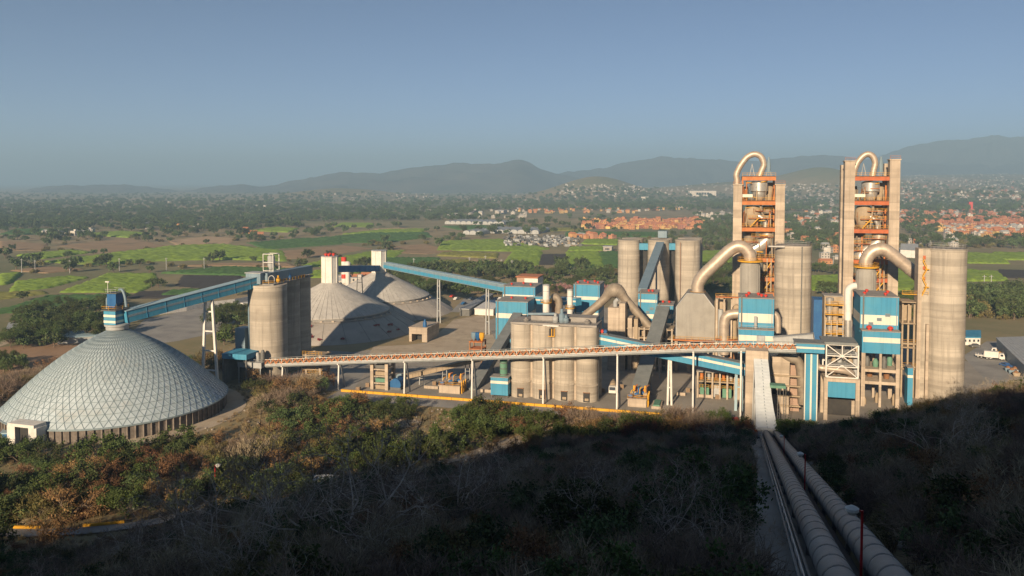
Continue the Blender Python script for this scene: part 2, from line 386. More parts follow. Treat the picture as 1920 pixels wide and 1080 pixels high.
# ---------------------------------------------------------------- yards, roads, kerb
def sheet(name, pts, z, mat, label, kind='structure', drape=False, step=6.0):
    if drape:
        V = []; F = []
        for (p, q) in pts:
            k = 5
            for j in range(k):
                a = p[0]+(q[0]-p[0])*j/(k-1); b = p[1]+(q[1]-p[1])*j/(k-1); V.append((a, b, H1(a, b)+z))
        n = len(pts)
        for i in range(n-1):
            for j in range(k-1): F.append((i*k+j, (i+1)*k+j, (i+1)*k+j+1, i*k+j+1))
        m = MB(); m.add(V, F)
    else:
        m = MB(); m.add([(x, y, z) for x, y in pts], [tuple(range(len(pts)))])
    return tag(m.build(name, mat), label, None, kind=kind)
def strip(path, w):             # centre line to pairs of edge points
    out = []
    for i, (x, y) in enumerate(path):
        a = path[max(i-1,0)]; b = path[min(i+1,len(path)-1)]; d = Vector((b[0]-a[0], b[1]-a[1])).normalized()
        out.append(((x-d.y*w/2, y+d.x*w/2), (x+d.y*w/2, y-d.x*w/2)))
    return out
def dense(path, n=5):
    return [(p.x, p.y) for p in smooth_path([(x, y, 0) for x, y in path], n)]
sheet('yard', [(-152,239.5),(30,239.5),(84,262),(96,330),(60,430),(-110,440),(-118,330),(-152,290)], .03, M['asph'], 'grey concrete yard of the plant')
sheet('front_road', [(-124,230),(-6,230),(-6,238.6),(-124,238.6)], .034, M['road'], 'grey road running in front of the yellow kerb')
sheet('side_road', [(-152,262),(-133,239),(-119,239),(-126,262),(-140,296),(-157,296)], .038, M['road'], 'road curving past the storage cones')
a_, b_, c_, d_ = gd(1805,668), gd(1870,735), gd(1990,735), gd(1900,640)
sheet('truck_yard', [(a_.x,a_.y),(b_.x,b_.y),(c_.x,c_.y),(d_.x+20,d_.y),(gd(1850,640).x,gd(1850,640).y)], .042, M['road'], 'paved truck yard to the right of the round silo')
sheet('dirt_apron', [(gd(*p).x, gd(*p).y) for p in [(690,668),(700,650),(800,645),(850,600),(905,590),(930,640),(915,668),(800,675)]], .046, M['dirt'], 'pale dirt apron beside the cones')
sheet('dome_apron', [(-180+40*math.cos(t)*1.0, 200+37*math.sin(t)) for t in np.linspace(0, 2*PI, 40, endpoint=False)], .05, M['dirt'], 'pale dirt around the lattice dome')
sheet('ploughed_lot', [(gd(*p).x, gd(*p).y) for p in [(-40,700),(-40,655),(60,645),(150,640),(160,668),(90,690),(40,706)]], .05, M['lot'], 'brown bare lot behind the lattice dome')
sheet('depot_yard', [(gd(*p).x, gd(*p).y) for p in [(215,655),(270,600),(420,565),(470,560),(470,590),(400,625),(330,640)]], .04, M['road'], 'dark paved depot behind the dome conveyor')
sheet('village_street', [(gd(*p).x, gd(*p).y) for p in [(-60,672),(60,628),(230,600),(225,590),(60,612),(-60,648)]], .044, M['dirt'], 'dusty street left of the dome')
sheet('back_car_park', [(gd(*p).x, gd(*p).y) for p in [(845,585),(870,560),(950,556),(960,575),(930,588)]], .04, M['road'], 'grey car park behind the plant')
lr = dense([(-170,118),(-140,116),(-122,119),(-108,126),(-97,138),(-86,143),(-74,152),(-66,160)], 6)
sheet('lower_road', strip(lr, 4.4), .25, M['road'], 'narrow shaded road at the lower left', drape=True)
sheet('slope_path', strip(dense([(3.2,36),(5,80),(7,130),(8,180),(8.6,214)], 8), 3.6), .3, M['asph'], 'shaded service path beside the tubes', drape=True)
for k, (pp, w, lab) in enumerate([([(-64,172),(-56,186),(-50,200),(-44,212)], 8, 'pale gravel clearing between green bushes'), ([(-104,198),(-96,208),(-84,212)], 9, 'sandy clearing below the kerb'), ([(-120,190),(-108,186),(-100,184)], 5, 'bare grey clearing among bushes')]):
    sheet('clearing', strip(dense(pp, 5), w), .22, M['dirt'], lab, drape=True)
kerb = thing('kerb', (-123,239,0), 'long yellow painted kerb along the front of the yard', 'kerb')
x = -123.0
while x < -21:
    L_ = 3.9; pbox('kerb_block', M['yellow'], kerb, x, x+L_-.12, 238.8, 239.35, 0, .75); x += L_
kb2 = thing('kerb', (-112,122,H1(-112,122)), 'short yellow kerb blocks beside the shaded lower road', 'kerb')
for i in (9, 10, 14, 15, 16):
    (x0, y0), (x1, y1) = strip(lr, 5.2)[i][0], strip(lr, 5.2)[i+1][0]
    pbar('kerb_block', M['yellow'], kb2, (x0, y0, H1(x0,y0)+.35), (x1, y1, H1(x1,y1)+.35), .4, .7)

# ---------------------------------------------------------------- builders shared by the plant
def gallery(name, label, p, q, w, h, side, roof, stripe=None, cat='conveyor', rib=6.0, smid=.6, sh=.22):
    p = Vector(p); q = Vector(q); t = (q-p); L_ = t.length; t.normalize()
    sd = t.cross(Vector((0,0,1))).normalized(); u = sd.cross(t)
    g = thing(name, (p.x, p.y, p.z), label, cat)
    m = MB(); m.beam(p, q, w, h); m.build('gallery_body', side, g)
    m = MB(); m.beam(p+u*(h/2+.08)-t*.1, q+u*(h/2+.08)+t*.1, w+.35, .16); m.build('gallery_roof', roof, g)
    if stripe:
        for s in (-1, 1):
            off = sd*s*(w/2+.02)+u*(h*(smid-.5))
            pbar('stripe', stripe, g, p+off, q+off, .05 if False else .06, h*sh)
    n = max(1, int(L_/rib))
    for i in range(n+1):
        c = p+t*(L_*i/n)
        for s in (-1, 1): pbar('rib', side, g, c+sd*s*(w/2+.05)-u*(h/2), c+sd*s*(w/2+.05)+u*(h/2), .12, .1)
    return g
def trestle(g, x, y, ztop, w=3.0, base=5.0, mat=None, r=.45, along='x', z0=0.0):
    mat = mat or M['lgrey']
    a = Vector((1,0,0)) if along == 'x' else Vector((0,1,0)); c = Vector((x, y, 0))
    for s in (-1, 1): pbar('support_leg', mat, g, c+a*s*base/2+Vector((0,0,z0)), c+a*s*w/2+Vector((0,0,ztop)), r, r)
    n = max(1, int((ztop-z0)/7))
    for i in range(1, n+1):
        k = i/(n+.6); z = z0+(ztop-z0)*k; hw = (base+(w-base)*k)/2
        pbar('cross_bar', mat, g, c-a*hw+Vector((0,0,z)), c+a*hw+Vector((0,0,z)), r*.6, r*.6)
def rail(g, pts, mat, h=1.1, step=2.0, closed=False):
    m = MB(); pts = [Vector(p) for p in pts]
    if closed: pts = pts+[pts[0]]
    for a, b in zip(pts[:-1], pts[1:]):
        n = max(1, int((b-a).length/step))
        for k in (.5, 1.0): m.beam(a+Vector((0,0,h*k)), b+Vector((0,0,h*k)), .07)
        for i in range(n+1): c = a+(b-a)*i/n; m.beam(c, c+Vector((0,0,h)), .07)
    m.build('handrail', mat, g)
def vent(g, x, y, z, s=.8):
    s *= .85
    m = MB(); m.lathe(x, y, [(.45*s,z),(.45*s,z+.5*s),(.85*s,z+.6*s),(.85*s,z+1.0*s),(.35*s,z+1.35*s)], 10); m.build('roof_vent', M['red'], g, True)
def clad(name, label, px0, px1, Y, depth, ztop, zbot, stripes=(), vents=(), roofmat=None, parent=None, legs=False):
    """clad block: front plane at Y between two pixel columns"""
    pym = 560
    x0 = at(px0, pym, Y).x; x1 = at(px1, pym, Y).x
    g = parent or thing(name, ((x0+x1)/2, Y+depth/2, 0), label, 'building')
    m = MB(); m.box(x0, x1, Y, Y+depth, zbot, ztop); m.build('clad_wall', M['blue'], g)
    m = MB(); m.box(x0-.2, x1+.2, Y-.2, Y+depth+.2, ztop, ztop+.25); rf = m.build('roof', roofmat or M['roofg'], g)
    for za, zb in stripes:
        m = MB(); m.box(x0-.04, x1+.04, Y-.06, Y+depth+.06, za, zb); m.build('stripe', M['cream'], g)
    for c in (x0, x1):
        pbox('corner_trim', M['blue'], g, c-.12, c+.12, Y-.1, Y+.14, zbot, ztop)
    H_ = ztop-zbot
    pbar('downpipe', M['bgrey'], g, (x1-.5,Y-.18,zbot), (x1-.5,Y-.18,ztop), .2); pbar('ladder', M['steel'], g, (x0+.8,Y-.2,zbot), (x0+.8,Y-.2,ztop+1), .45, .12)
    for k_ in range(3):
        lx = x0+(x1-x0)*(.28+.22*k_); lz = zbot+H_*(.2+.13*k_)
        lo_ = MB(); lo_.box(lx-.7, lx+.7, Y-.14, Y+.1, lz, lz+1.0); lv_ = lo_.build('louvre', M['bgrey'], g)
        for q_ in range(3): bl = MB(); bl.box(lx-.65, lx+.65, Y-.2, Y-.14, lz+.12+.3*q_, lz+.22+.3*q_); bl.build('blade', M['steel'], lv_)
    n = max(2, int((x1-x0)/2.2))
    for i in range(1, n): pbox('cladding_joint', M['blue'], g, x0+(x1-x0)*i/n-.03, x0+(x1-x0)*i/n+.03, Y-.03, Y+.05, zbot, ztop-.05)
    for fx, fy in vents: vent(rf, x0+(x1-x0)*fx, Y+depth*fy, ztop+.25)
    return g, x0, x1
def zat(px, py, Y): return at(px, py, Y).z
def xat(px, Y, py=560): return at(px, py, Y).x
def concrete_silo(g, x, y, r, z0, z1, mat=None, n=48, rings=3):
    mat = mat or M['silo']
    prof = [(r, z0)]
    m = MB(); m.lathe(x, y, [(r,z0),(r,z1-.8),(r+.12,z1-.7),(r+.12,z1)], n); o = m.build('silo_shell', mat, g, True)
    for i in range(rings):
        z = z0+(z1-z0)*(i+1)/(rings+1)
        m = MB(); m.lathe(x, y, [(r+.005,z),(r+.06,z+.05),(r+.06,z+.3),(r+.005,z+.35)], n); m.build('pour_ring', mat, g, True)
    return o
def zigstair(g, x0, x1, y, z0, z1, mat, run=3.4):
    n = max(1, int((z1-z0)/run))
    for i in range(n):
        a, b = (x0, x1) if i % 2 == 0 else (x1, x0)
        pbar('stair_flight', mat, g, (a, y, z0+(z1-z0)*i/n), (b, y, z0+(z1-z0)*(i+1)/n), .7, .25)
        pbar('stair_rail', mat, g, (a, y-.4, z0+(z1-z0)*i/n+1), (b, y-.4, z0+(z1-z0)*(i+1)/n+1), .09, .09)
        pbox('landing', mat, g, b-.7, b+.7, y-.6, y+.6, z0+(z1-z0)*(i+1)/n-.1, z0+(z1-z0)*(i+1)/n+.05)

# ---------------------------------------------------------------- lattice dome and its head house
DX, DY, DR = -178.0, 201.0, 31.2
dome = thing('lattice_dome', (DX, DY, 0), 'pale conical dome roofed with triangular lattice panels on a stained ring wall', 'dome')
ZA = zat(215, 616, DY); ZW = 3.9
KR, NS = 20, 84
def dprof(t):      # t 0 at the rim, 1 at the top
    r = DR*(1-t)+2.2*t; z = ZW+(ZA-ZW)*(t+.105*math.sin(PI*t)) if True else 0
    return r, z
def dpt(k, s, off=0.0):
    r, z = dprof(k/KR); a = 2*PI*(s+.5*(k % 2))/NS; return Vector((DX+(r+off)*math.cos(a), DY+(r+off)*math.sin(a), z+off*.6))
tris = []
for k in range(KR):
    for s in range(NS):
        o = k % 2
        if o == 0: tris += [(k, s, ((k,s),(k,s+1),(k+1,s))), (k, s, ((k,s+1),(k+1,s+1),(k+1,s)))]
        else: tris += [(k, s, ((k,s),(k,s+1),(k+1,s+1))), (k, s, ((k,s),(k+1,s+1),(k+1,s)))]
def tri_rank(tr):
    c = sum((dpt(*p) for p in tr[2]), Vector())/3; n = (dpt(*tr[2][1])-dpt(*tr[2][0])).cross(dpt(*tr[2][2])-dpt(*tr[2][0]))
    return -abs(n.dot((EYE-c).normalized()))/(EYE-c).length_squared*(1 if n.dot(EYE-c) > 0 else -1)
tris.sort(key=tri_rank)
rest = MB()
def tri_shrunk(tr):
    P = [dpt(*p) for p in tr[2]]; c = sum(P, Vector())/3; return [c+(p-c)*.955 for p in P]
pm_cache = {}
for i, tr in enumerate(tris):
    P = tri_shrunk(tr)
    if i < 300:
        # alike panels of one ring share a mesh and are turned about the axis
        kk = (tr[0], tuple((a, b-tr[1]) for a, b in tr[2]))
        if kk not in pm_cache:
            me = bpy.data.meshes.new('dome_panel')
            Q = [Matrix.Rotation(-2*PI*tr[1]/NS, 3, 'Z') @ (p-Vector((DX,DY,0))) for p in P]
            n_ = (Q[1]-Q[0]).cross(Q[2]-Q[0]).normalized()*.09
            me.from_pydata([q[:] for q in Q]+[(q-n_)[:] for q in Q], [], [(0,1,2),(5,4,3),(0,3,4,1),(1,4,5,2),(2,5,3,0)])
            me.materials.append(M['panel']); pm_cache[kk] = me
        o = bpy.data.objects.new('dome_panel', pm_cache[kk]); col.objects.link(o); o.parent = dome; o.rotation_euler = (0,0,2*PI*tr[1]/NS)
    else: rest.add(P, [(0,1,2)])
tag(rest.build('dome_panels', M['panel'], dome), kind='stuff')
bars = MB(); seen = set()
for k, s, t3 in tris:
    for a, b in ((0,1),(1,2),(2,0)):
        e = tuple(sorted(((t3[a][0], t3[a][1] % NS), (t3[b][0], t3[b][1] % NS))))
        if e in seen: continue
        seen.add(e)
        p, q = dpt(*t3[a], off=-.03), dpt(*t3[b], off=-.03)
        bars.beam(p, q, .14, .24)
tag(bars.build('lattice_bars', M['bar'], dome), kind='stuff')
m = MB(); m.lathe(DX, DY, [(DR-.2,0),(DR-.2,ZW-.15)], 96); m.build('ring_wall', M['dwall'], dome, True)
for s in range(96):
    a = 2*PI*s/96
    if math.sin(a) > .35: continue
    c, sn = math.cos(a), math.sin(a)
    pbar('wall_pilaster', M['dwall'], dome, (DX+DR*c, DY+DR*sn, 0), (DX+DR*c, DY+DR*sn, ZW-.2), .45, .4)
m = MB(); m.lathe(DX, DY, [(DR-.1,ZW-.3),(DR+.25,ZW-.3),(DR+.25,ZW+.05),(DR-.1,ZW+.05)], 96); m.build('ring_beam', M['bar'], dome, True)
# doorway
pd = gd(88, 820); vd = Vector((pd.x-DX, pd.y-DY)).normalized(); dc = Vector((DX+vd.x*(DR+1.2), DY+vd.y*(DR+1.2), 0)); td = Vector((-vd.y, vd.x, 0)); vd3 = Vector((vd.x, vd.y, 0))
for s in (-1, 1): pbar('door_pier', M['white'], dome, dc+td*s*3.6, dc+td*s*3.6+Vector((0,0,5.2)), 2.6, 3.4)
pbar('door_lintel', M['white'], dome, dc-td*4.4+Vector((0,0,5.6)), dc+td*4.4+Vector((0,0,5.6)), 3.9, .8)
pbar('doorway', M['dark'], dome, dc-vd3*.8+Vector((0,0,.1)), dc-vd3*.8+Vector((0,0,5.1)), 4.6, 2.0)
# head house on the top
hz = ZA+1.6
head = thing('dome_head_house', (DX, DY, hz-1.5), 'blue head house with ducts standing on top of the lattice dome', 'building')
m = MB(); m.lathe(DX, DY, [(3.2,hz-1.6),(3.2,hz-.6),(3.6,hz-.5),(3.6,hz)], 24); m.build('top_ring', M['lgrey'], head, True)
x0, x1 = DX-2.7, DX+1.5
m = MB(); m.box(x0, x1, DY-2.4, DY+2.4, hz, hz+4.2); m.build('clad_wall', M['blue'], head)
for za in (.5, 2.3): m = MB(); m.box(x0-.04, x1+.04, DY-2.46, DY+2.46, hz+za, hz+za+.7); m.build('stripe', M['cream'], head)
m = MB(); m.box(x0-.5, x1+.6, DY-2.9, DY+2.9, hz+4.2, hz+4.45); m.build('deck', M['steel'], head)
rail(head, [(x0-.4,DY-2.8,hz+4.45),(x1+.5,DY-2.8,hz+4.45),(x1+.5,DY+2.8,hz+4.45),(x0-.4,DY+2.8,hz+4.45)], M['yellow'], closed=True)
m = MB(); m.prism([(x0+1,hz+5.0),(x0+.4,hz+6.2),(x0+.4,hz+9.3),(x1-.6,hz+9.3),(x1-.6,hz+6.2),(x1-1.3,hz+5.0)], DY-1.4, DY+1.6); m.build('filter_hopper', M['dblue'], head)
m = MB(); m.box(x0-.1, x1+.1, DY-1.9, DY+2.0, hz+9.3, hz+9.5); m.build('filter_deck', M['steel'], head)
rail(head, [(x0,DY-1.8,hz+9.5),(x1,DY-1.8,hz+9.5),(x1,DY+1.9,hz+9.5),(x0,DY+1.9,hz+9.5)], M['lgrey'], closed=True)
m = MB(); m.tube(smooth_path([(x1-.6,DY,hz+10.3),(x1+.6,DY,hz+10.2),(x1+1.5,DY,hz+8.2),(x1+1.9,DY,hz+5.2)]), .4, 10); m.build('duct', M['bgrey'], head, True)
m = MB(); m.tube(smooth_path([(x0+.5,DY-.3,hz+7.8),(x0-.4,DY-.3,hz+7.6),(x0-.6,DY-.3,hz+6.2),(x0-.6,DY-.3,hz+.6)]), .35, 10); m.build('duct', M['bgrey'], head, True)
for fx in (.15, .85):
    for fy in (-1.2, 1.4): pbar('post', M['steel'], head, (x0+(x1-x0)*fx, DY+fy, hz+4.45), (x0+(x1-x0)*fx, DY+fy, hz+6.4), .2)
pbar('lamp_mast', M['white'], head, (x0+1, DY-1.6, hz+9.5), (x0+1, DY-1.6, hz+13), .12); pbox('flood_lamp', M['white'], head, x0+.3, x0+1.7, DY-1.9, DY-1.3, hz+12.7, hz+13)

# conveyor from the silos to the dome
SX, SYS = -157.6, 251.0
pa = Vector((DX+1.8, DY+.8, hz+2.0)); pb = Vector((SX-1.5, SYS-1.0, zat(488,527,SYS)+.6))
pmid = pa+(pb-pa)*.87+Vector((0,0,.6))
g = gallery('dome_conveyor', 'blue enclosed conveyor sloping from the tall silos down to the dome head', pa, pb, 3.2, 3.6, M['blue'], M['pale'], M['bgrey'], smid=.55, sh=.2)
trestle(g, (pa+(pb-pa)*.62).x-1, (pa+(pb-pa)*.62).y-2, (pa+(pb-pa)*.62).z-2.2, 2.6, 6.0, M['white'], .75)

# ---------------------------------------------------------------- tall triple silo on the left
ts = thing('triple_silo', (SX, SYS, 0), 'tall concrete silo bank beside the dome conveyor with equipment on its roof', 'silo')
ZT = zat(500, 532, SYS)
for (sx, sy) in ((SX, SYS), (SX-2.6, SYS+13.4), (SX-5.6, SYS+26.8)):
    concrete_silo(ts, sx, sy, 6.6, 0, ZT, rings=4)
m = MB(); m.box(SX-6.0, SX+4.8, SYS-4, SYS+24, ZT+.0, ZT+.5); m.build('roof_slab', M['greyc'], ts)
m = MB(); m.box(SX-5.6, SX+.2, SYS-5, SYS-.5, ZT+.5, ZT+4.2); m.build('transfer_house', M['bgrey'], ts)
m = MB(); m.box(SX-5.9, SX+.5, SYS-5.3, SYS-.2, ZT+4.2, ZT+4.45); m.build('transfer_roof', M['lgrey'], ts)
m = MB(); m.beam((SX+.2,SYS-2.6,ZT+2.6), (SX+4.2,SYS+22,ZT+3.0), 3, 3); m.build('roof_gallery', M['bgrey'], ts)
for hx, hy in ((-3,2),(1,2),(-3,6),(1,6)): pbar('frame_post', M['white'], ts, (SX+hx,SYS+hy,ZT+.5), (SX+hx,SYS+hy,ZT+10.5), .22)
for zz in (4.4, 7.4, 10.4):
    for a, b in (((-3,2),(1,2)),((1,2),(1,6)),((1,6),(-3,6)),((-3,6),(-3,2))): pbar('frame_beam', M['white'], ts, (SX+a[0],SYS+a[1],ZT+zz), (SX+b[0],SYS+b[1],ZT+zz), .2)
m = MB(); m.lathe(SX-1, SYS+4, [(.5,ZT+4.6),(1.3,ZT+6.0),(1.3,ZT+9.4),(.9,ZT+9.8)], 12); m.build('dust_filter', M['lgrey'], ts, True)
rail(ts, [(SX-6,SYS-4,ZT+.5),(SX+5,SYS-4,ZT+.5),(SX+5,SYS+23,ZT+.5)], M['yellow'])
for kx, ky, mt in ((3.6,1,'yellow'),(-4.6,7,'yellow'),(3.4,9,'dblue'),(1.8,13,'dblue'),(3.4,17,'yellow'),(2.6,20,'dblue')):
    m = MB(); m.lathe(SX+kx, SYS+ky, [(.35,ZT+.5),(.8,ZT+1.0),(.8,ZT+1.9),(.3,ZT+2.2),(.3,ZT+3.0)], 10); m.build('fan_housing', M[mt], ts, True)
m = MB(); m.tube(smooth_path([(SX+2.4,SYS-3.2,ZT+.5),(SX+2.4,SYS-3.2,ZT+2.6),(SX+3.6,SYS-3.2,ZT+3.4),(SX+4.6,SYS-3.2,ZT+2.6),(SX+4.6,SYS-3.2,ZT+.5)]), .16, 8); m.build('bent_pipe', M['lgrey'], ts, True)
m = MB(); m.box(SX-8.3, SX-5.6, SYS+1, SYS+4, 0, ZT); m.build('elevator_shaft', M['bgrey'], ts)
m = MB(); m.tube(smooth_path([(SX-4.6,SYS-5.0,ZT-1),(SX-4.6,SYS-5.0,ZT*.6),(SX-4.6,SYS-5.0,8),(SX-4.2,SYS-5.6,3)]), .3, 8); m.build('downpipe', M['bgrey'], ts, True)
# filter house and canopy at the silo's foot
bh = thing('filter_house', (SX-10, SYS-1, 0), 'tall narrow blue grey filter house left of the triple silo', 'building')
m = MB(); m.box(SX-13, SX-9, SYS-1, SYS+4, 8, 17); m.build('clad_wall', M['bgrey'], bh)
m = MB(); m.prism([(SX-13,8),(SX-11.6,5.2),(SX-10.4,5.2),(SX-9,8)], SYS, SYS+3); m.build('hopper', M['lgrey'], bh)
for a in (-12.8, -9.2):
    for b in (-.8, 3.8): pbar('leg', M['steel'], bh, (SX+a,SYS+b,0), (SX+a,SYS+b,8), .35)
for a in (-14, -8.2): m = MB(); m.tube(smooth_path([(SX+a,SYS-1,3),(SX+a,SYS-1,8),(SX+a+.8,SYS-1,9.5)]), .4, 10); m.build('duct', M['lgrey'], bh, True)
cz = zat(430, 668, 236)
cn = thing('loading_canopy', (-163, 238, 0), 'bright blue canopy with dark open bay left of the silo bank', 'canopy')
cx0, cx1 = xat(416,237,668), xat(462,237,668)
m = MB(); m.box(cx0, cx1, 237, 246, cz-1.2, cz+.6); m.build('canopy_roof', M['blue'], cn)
for a in (cx0+.3, cx1-.3):
    for b in (237.3, 245.6): pbar('post', M['steel'], cn, (a,b,0), (a,b,cz-1.2), .5)
m = MB(); m.box(cx0+.2, cx1-.2, 245.7, 246, 0, cz-1.2); m.build('back_wall', M['dark'], cn)
m = MB(); m.box(cx0, cx0+.25, 237.6, 245.4, 0, cz-1.3); m.build('side_wall', M['greyc'], cn)
# ---------------------------------------------------------------- truss conveyor in front
TY = 242.3
tp = [(497,674.5),(633,669),(757,664.5),(884,660),(1018,656),(1157,650),(1300,644.5),(1400,643),(1493,645.5)]
TP = [at(a, b, TY-1.5) for a, b in tp]
tc = thing('truss_conveyor', (TP[0].x, TY, 0), 'long pale walkway conveyor with orange lattice sides on white posts', 'conveyor')
TH = 1.55
for i in range(len(TP)-1):
    a, b = Vector(TP[i]), Vector(TP[i+1]); L_ = (b-a).length
    for s, dy in ((-1, 0.0), (1, 3.0)):
        o = Vector((0, dy, 0))
        pbar('top_chord', M['cream' if dy == 0 else 'gal'], tc, a+o, b+o, .16, .16)
        pbar('bottom_chord', M['white'], tc, a+o-Vector((0,0,TH)), b+o-Vector((0,0,TH)), .2, .2)
        if dy == 0 or True:
            n = max(1, round(L_/2.1))
            for k in range(n):
                p = a+(b-a)*(k/n)+o; q = a+(b-a)*((k+1)/n)+o; mid = (p+q)/2
                if dy == 0:
                    pbar('diagonal', M['orange'], tc, p-Vector((0,0,TH)), mid, .24, .24); pbar('diagonal', M['orange'], tc, mid, q-Vector((0,0,TH)), .24, .24)
                pbar('upright', M['white'] if k % 2 else M['orange'], tc, p-Vector((0,0,TH)), p, .12, .12)
    o = Vector((0, 1.5, 0))
    pbar('belt_cover', M['rustd'], tc, a+o-Vector((0,0,TH*.72)), b+o-Vector((0,0,TH*.72)), 1.5, .7)
    pbar('walkway', M['lgrey'], tc, a+o-Vector((0,0,TH+.45)), b+o-Vector((0,0,TH+.45)), 3.5, .55)
    pbar('underside_girder', M['gal'], tc, a+o-Vector((0,0,TH+.95)), b+o-Vector((0,0,TH+.95)), 2.6, .45)
for (px, base) in ((528,720),(633,730),(757,738),(884,746),(1018,756),(1157,765),(1300,765),(1390,765)):
    i = max(k for k in range(len(tp)-1) if tp[k][0] <= px); f = (px-tp[i][0])/(tp[i+1][0]-tp[i][0]); c = Vector(TP[i]).lerp(Vector(TP[i+1]), f)
    zt = c.z-TH-1.1
    pbar('post', M['white'], tc, (c.x, TY-1.3, 0), (c.x, TY-.6, zt), .46, .42); pbar('post', M['lgrey'], tc, (c.x+.5, TY+2.6, 0), (c.x, TY+.8, zt), .36, .36)
    pbar('post_head', M['white'], tc, (c.x, TY-1.6, zt+.1), (c.x, TY+1.9, zt+.1), .5, .4)
# drive station at its left end
ds = thing('drive_station', (at(470,690,TY).x, TY, 0), 'grey drive platform with machinery at the left end of the truss conveyor', 'machine')
x0, x1 = xat(452,TY,685), xat(496,TY,685); zz = zat(470,687,TY)
m = MB(); m.box(x0, x1, TY-2, TY+3, zz, zz+1.9); m.build('housing', M['lgrey'], ds)
m = MB(); m.box(x0+1.2, x1-.8, TY-1.5, TY+2.5, 0, zz); m.build('under_frame', M['dark'], ds)
for k in range(4): pbar('leg', M['lgrey'], ds, (x0+.4+(x1-x0-.8)*k/3, TY-1.9, 0), (x0+.4+(x1-x0-.8)*k/3, TY-1.9, zz), .3)
for k, (fx, h, mt) in enumerate(((.2,2.4,'dblue'),(.45,1.6,'dblue'),(.68,3.0,'lgrey'),(.9,4.0,'steel'))):
    m = MB(); m.lathe(x0+(x1-x0)*fx, TY+.5, [(.9,zz+1.9),(.9,zz+1.9+h*.7),(.4,zz+1.9+h)], 10); m.build('motor', M[mt], ds, True)
rail(ds, [(x0,TY-1.9,zz+1.9),(x1,TY-1.9,zz+1.9)], M['lgrey'])

# ---------------------------------------------------------------- two storage cones
def storage_cone(name, label, cx, cy, rr, zr, za, rs, pxl, pxr, py_top, lab_head):
    g = thing(name, (cx, cy, 0), label, 'storage cone')
    N = 60
    # each roof sector is a slab of its own, slightly proud of the joint
    me = bpy.data.meshes.new('roof_sector'); a = 2*PI/N
    def pt(r, z, t): return (r*math.cos(t), r*math.sin(t), z)
    z1 = zr+.2; v = [pt(rr,z1,a*.03), pt(rr,z1,a*.97), pt(2.6,za,a*.97), pt(2.6,za,a*.03)]; v += [(p[0],p[1],p[2]-.35) for p in v]
    me.from_pydata(v, [], [(0,1,2,3),(7,6,5,4),(0,4,5,1),(1,5,6,2),(2,6,7,3),(3,7,4,0)]); me.materials.append(M['cone'])
    for k in range(N):
        o = bpy.data.objects.new('roof_sector', me); col.objects.link(o); o.parent = g; o.rotation_euler = (0,0,a*k)
    m = MB(); m.lathe(cx, cy, [(rr-.3,zr-1.5),(rr-.3,zr+.02),(2.5,za-.18)], 60); m.build('roof_joint_layer', M['greyc'], g, True)
    m = MB(); m.lathe(cx, cy, [(rr-1,zr-2.0),(rr+1.5,zr-1.4),(rr+1.5,zr-1.15),(rr-1,zr-1.15)], 72); m.build('gutter_ledge', M['skirt'], g, True)
    for k in range(36):
        t = 2*PI*k/36
        if math.sin(t) > .3: continue
        pbar('ledge_block', M['conc'], g, (cx+(rr+.3)*math.cos(t), cy+(rr+.3)*math.sin(t), zr-1.2), (cx+(rr+1.2)*math.cos(t), cy+(rr+1.2)*math.sin(t), zr-1.0), 1.0, .8)
    m = MB(); m.lathe(cx, cy, [(rs,-.1),(rr+1.4,zr-1.6)], 72); m.build('skirt', M['skirt'], g, True)
    for k in range(24):
        t = 2*PI*(k+.5)/24
        pbar('skirt_joint', M['greyc'], g, (cx+rs*math.cos(t), cy+rs*math.sin(t), 0), (cx+(rr+1.4)*math.cos(t), cy+(rr+1.4)*math.sin(t), zr-1.55), .18, .1)
    zt = zat((pxl+pxr)/2, py_top, cy); w = (xat(pxr,cy,500)-xat(pxl,cy,500))/2
    hd = thing('head_tower', (cx, cy, za), lab_head, 'tower')
    m = MB(); m.lathe(cx, cy, [(w*1.06,za-1.2),(w*1.06,zt)], 8, a0=PI/8+.3); m.build('head_wall', M['white'], hd)
    m = MB(); m.lathe(cx, cy, [(w*1.14,zt),(w*1.14,zt+.35)], 8, a0=PI/8+.3); m.build('head_roof', M['lgrey'], hd)
    for k in range(8):
        t = PI/8+.3+2*PI*k/8; pbar('corner_trim', M['cream'], hd, (cx+w*1.06*math.cos(t),cy+w*1.06*math.sin(t),za-1), (cx+w*1.06*math.cos(t),cy+w*1.06*math.sin(t),zt), .3)
    return g, hd, zt
c1, h1, zt1 = storage_cone('storage_cone', 'nearer grey concrete cone roof on a sloping skirt, red machines on its white head', -181.5, 342.3, 28, 9, zat(618,527,342), 41.5, 605, 631, 481, 'white eight sided head with red roof vents on the nearer cone')
for k in range(6): vent(h1, -181.5+2.0*math.cos(k), 342.3+2.0*math.sin(k), zt1+.35, 1.1)
c2, h2, zt2 = storage_cone('storage_cone', 'farther concrete cone roof, partly in shadow, behind the nearer cone', -181.0, 397.0, 27, 8.5, zat(707,508,397), 40, 694, 718, 470, 'white eight sided head on the farther cone, joined by two conveyors')
g = gallery('cone_bridge', 'dark blue bridge conveyor between the two cone heads', (-180.6,345.5,zat(632,505,345)), (-180.4,394,zat(700,503,394)), 2.6, 3.0, M['dblue'], M['bgrey'])
trestle(g, -180.5, 372, 22, 2.4, 4.0, M['steel'], .35, z0=6)
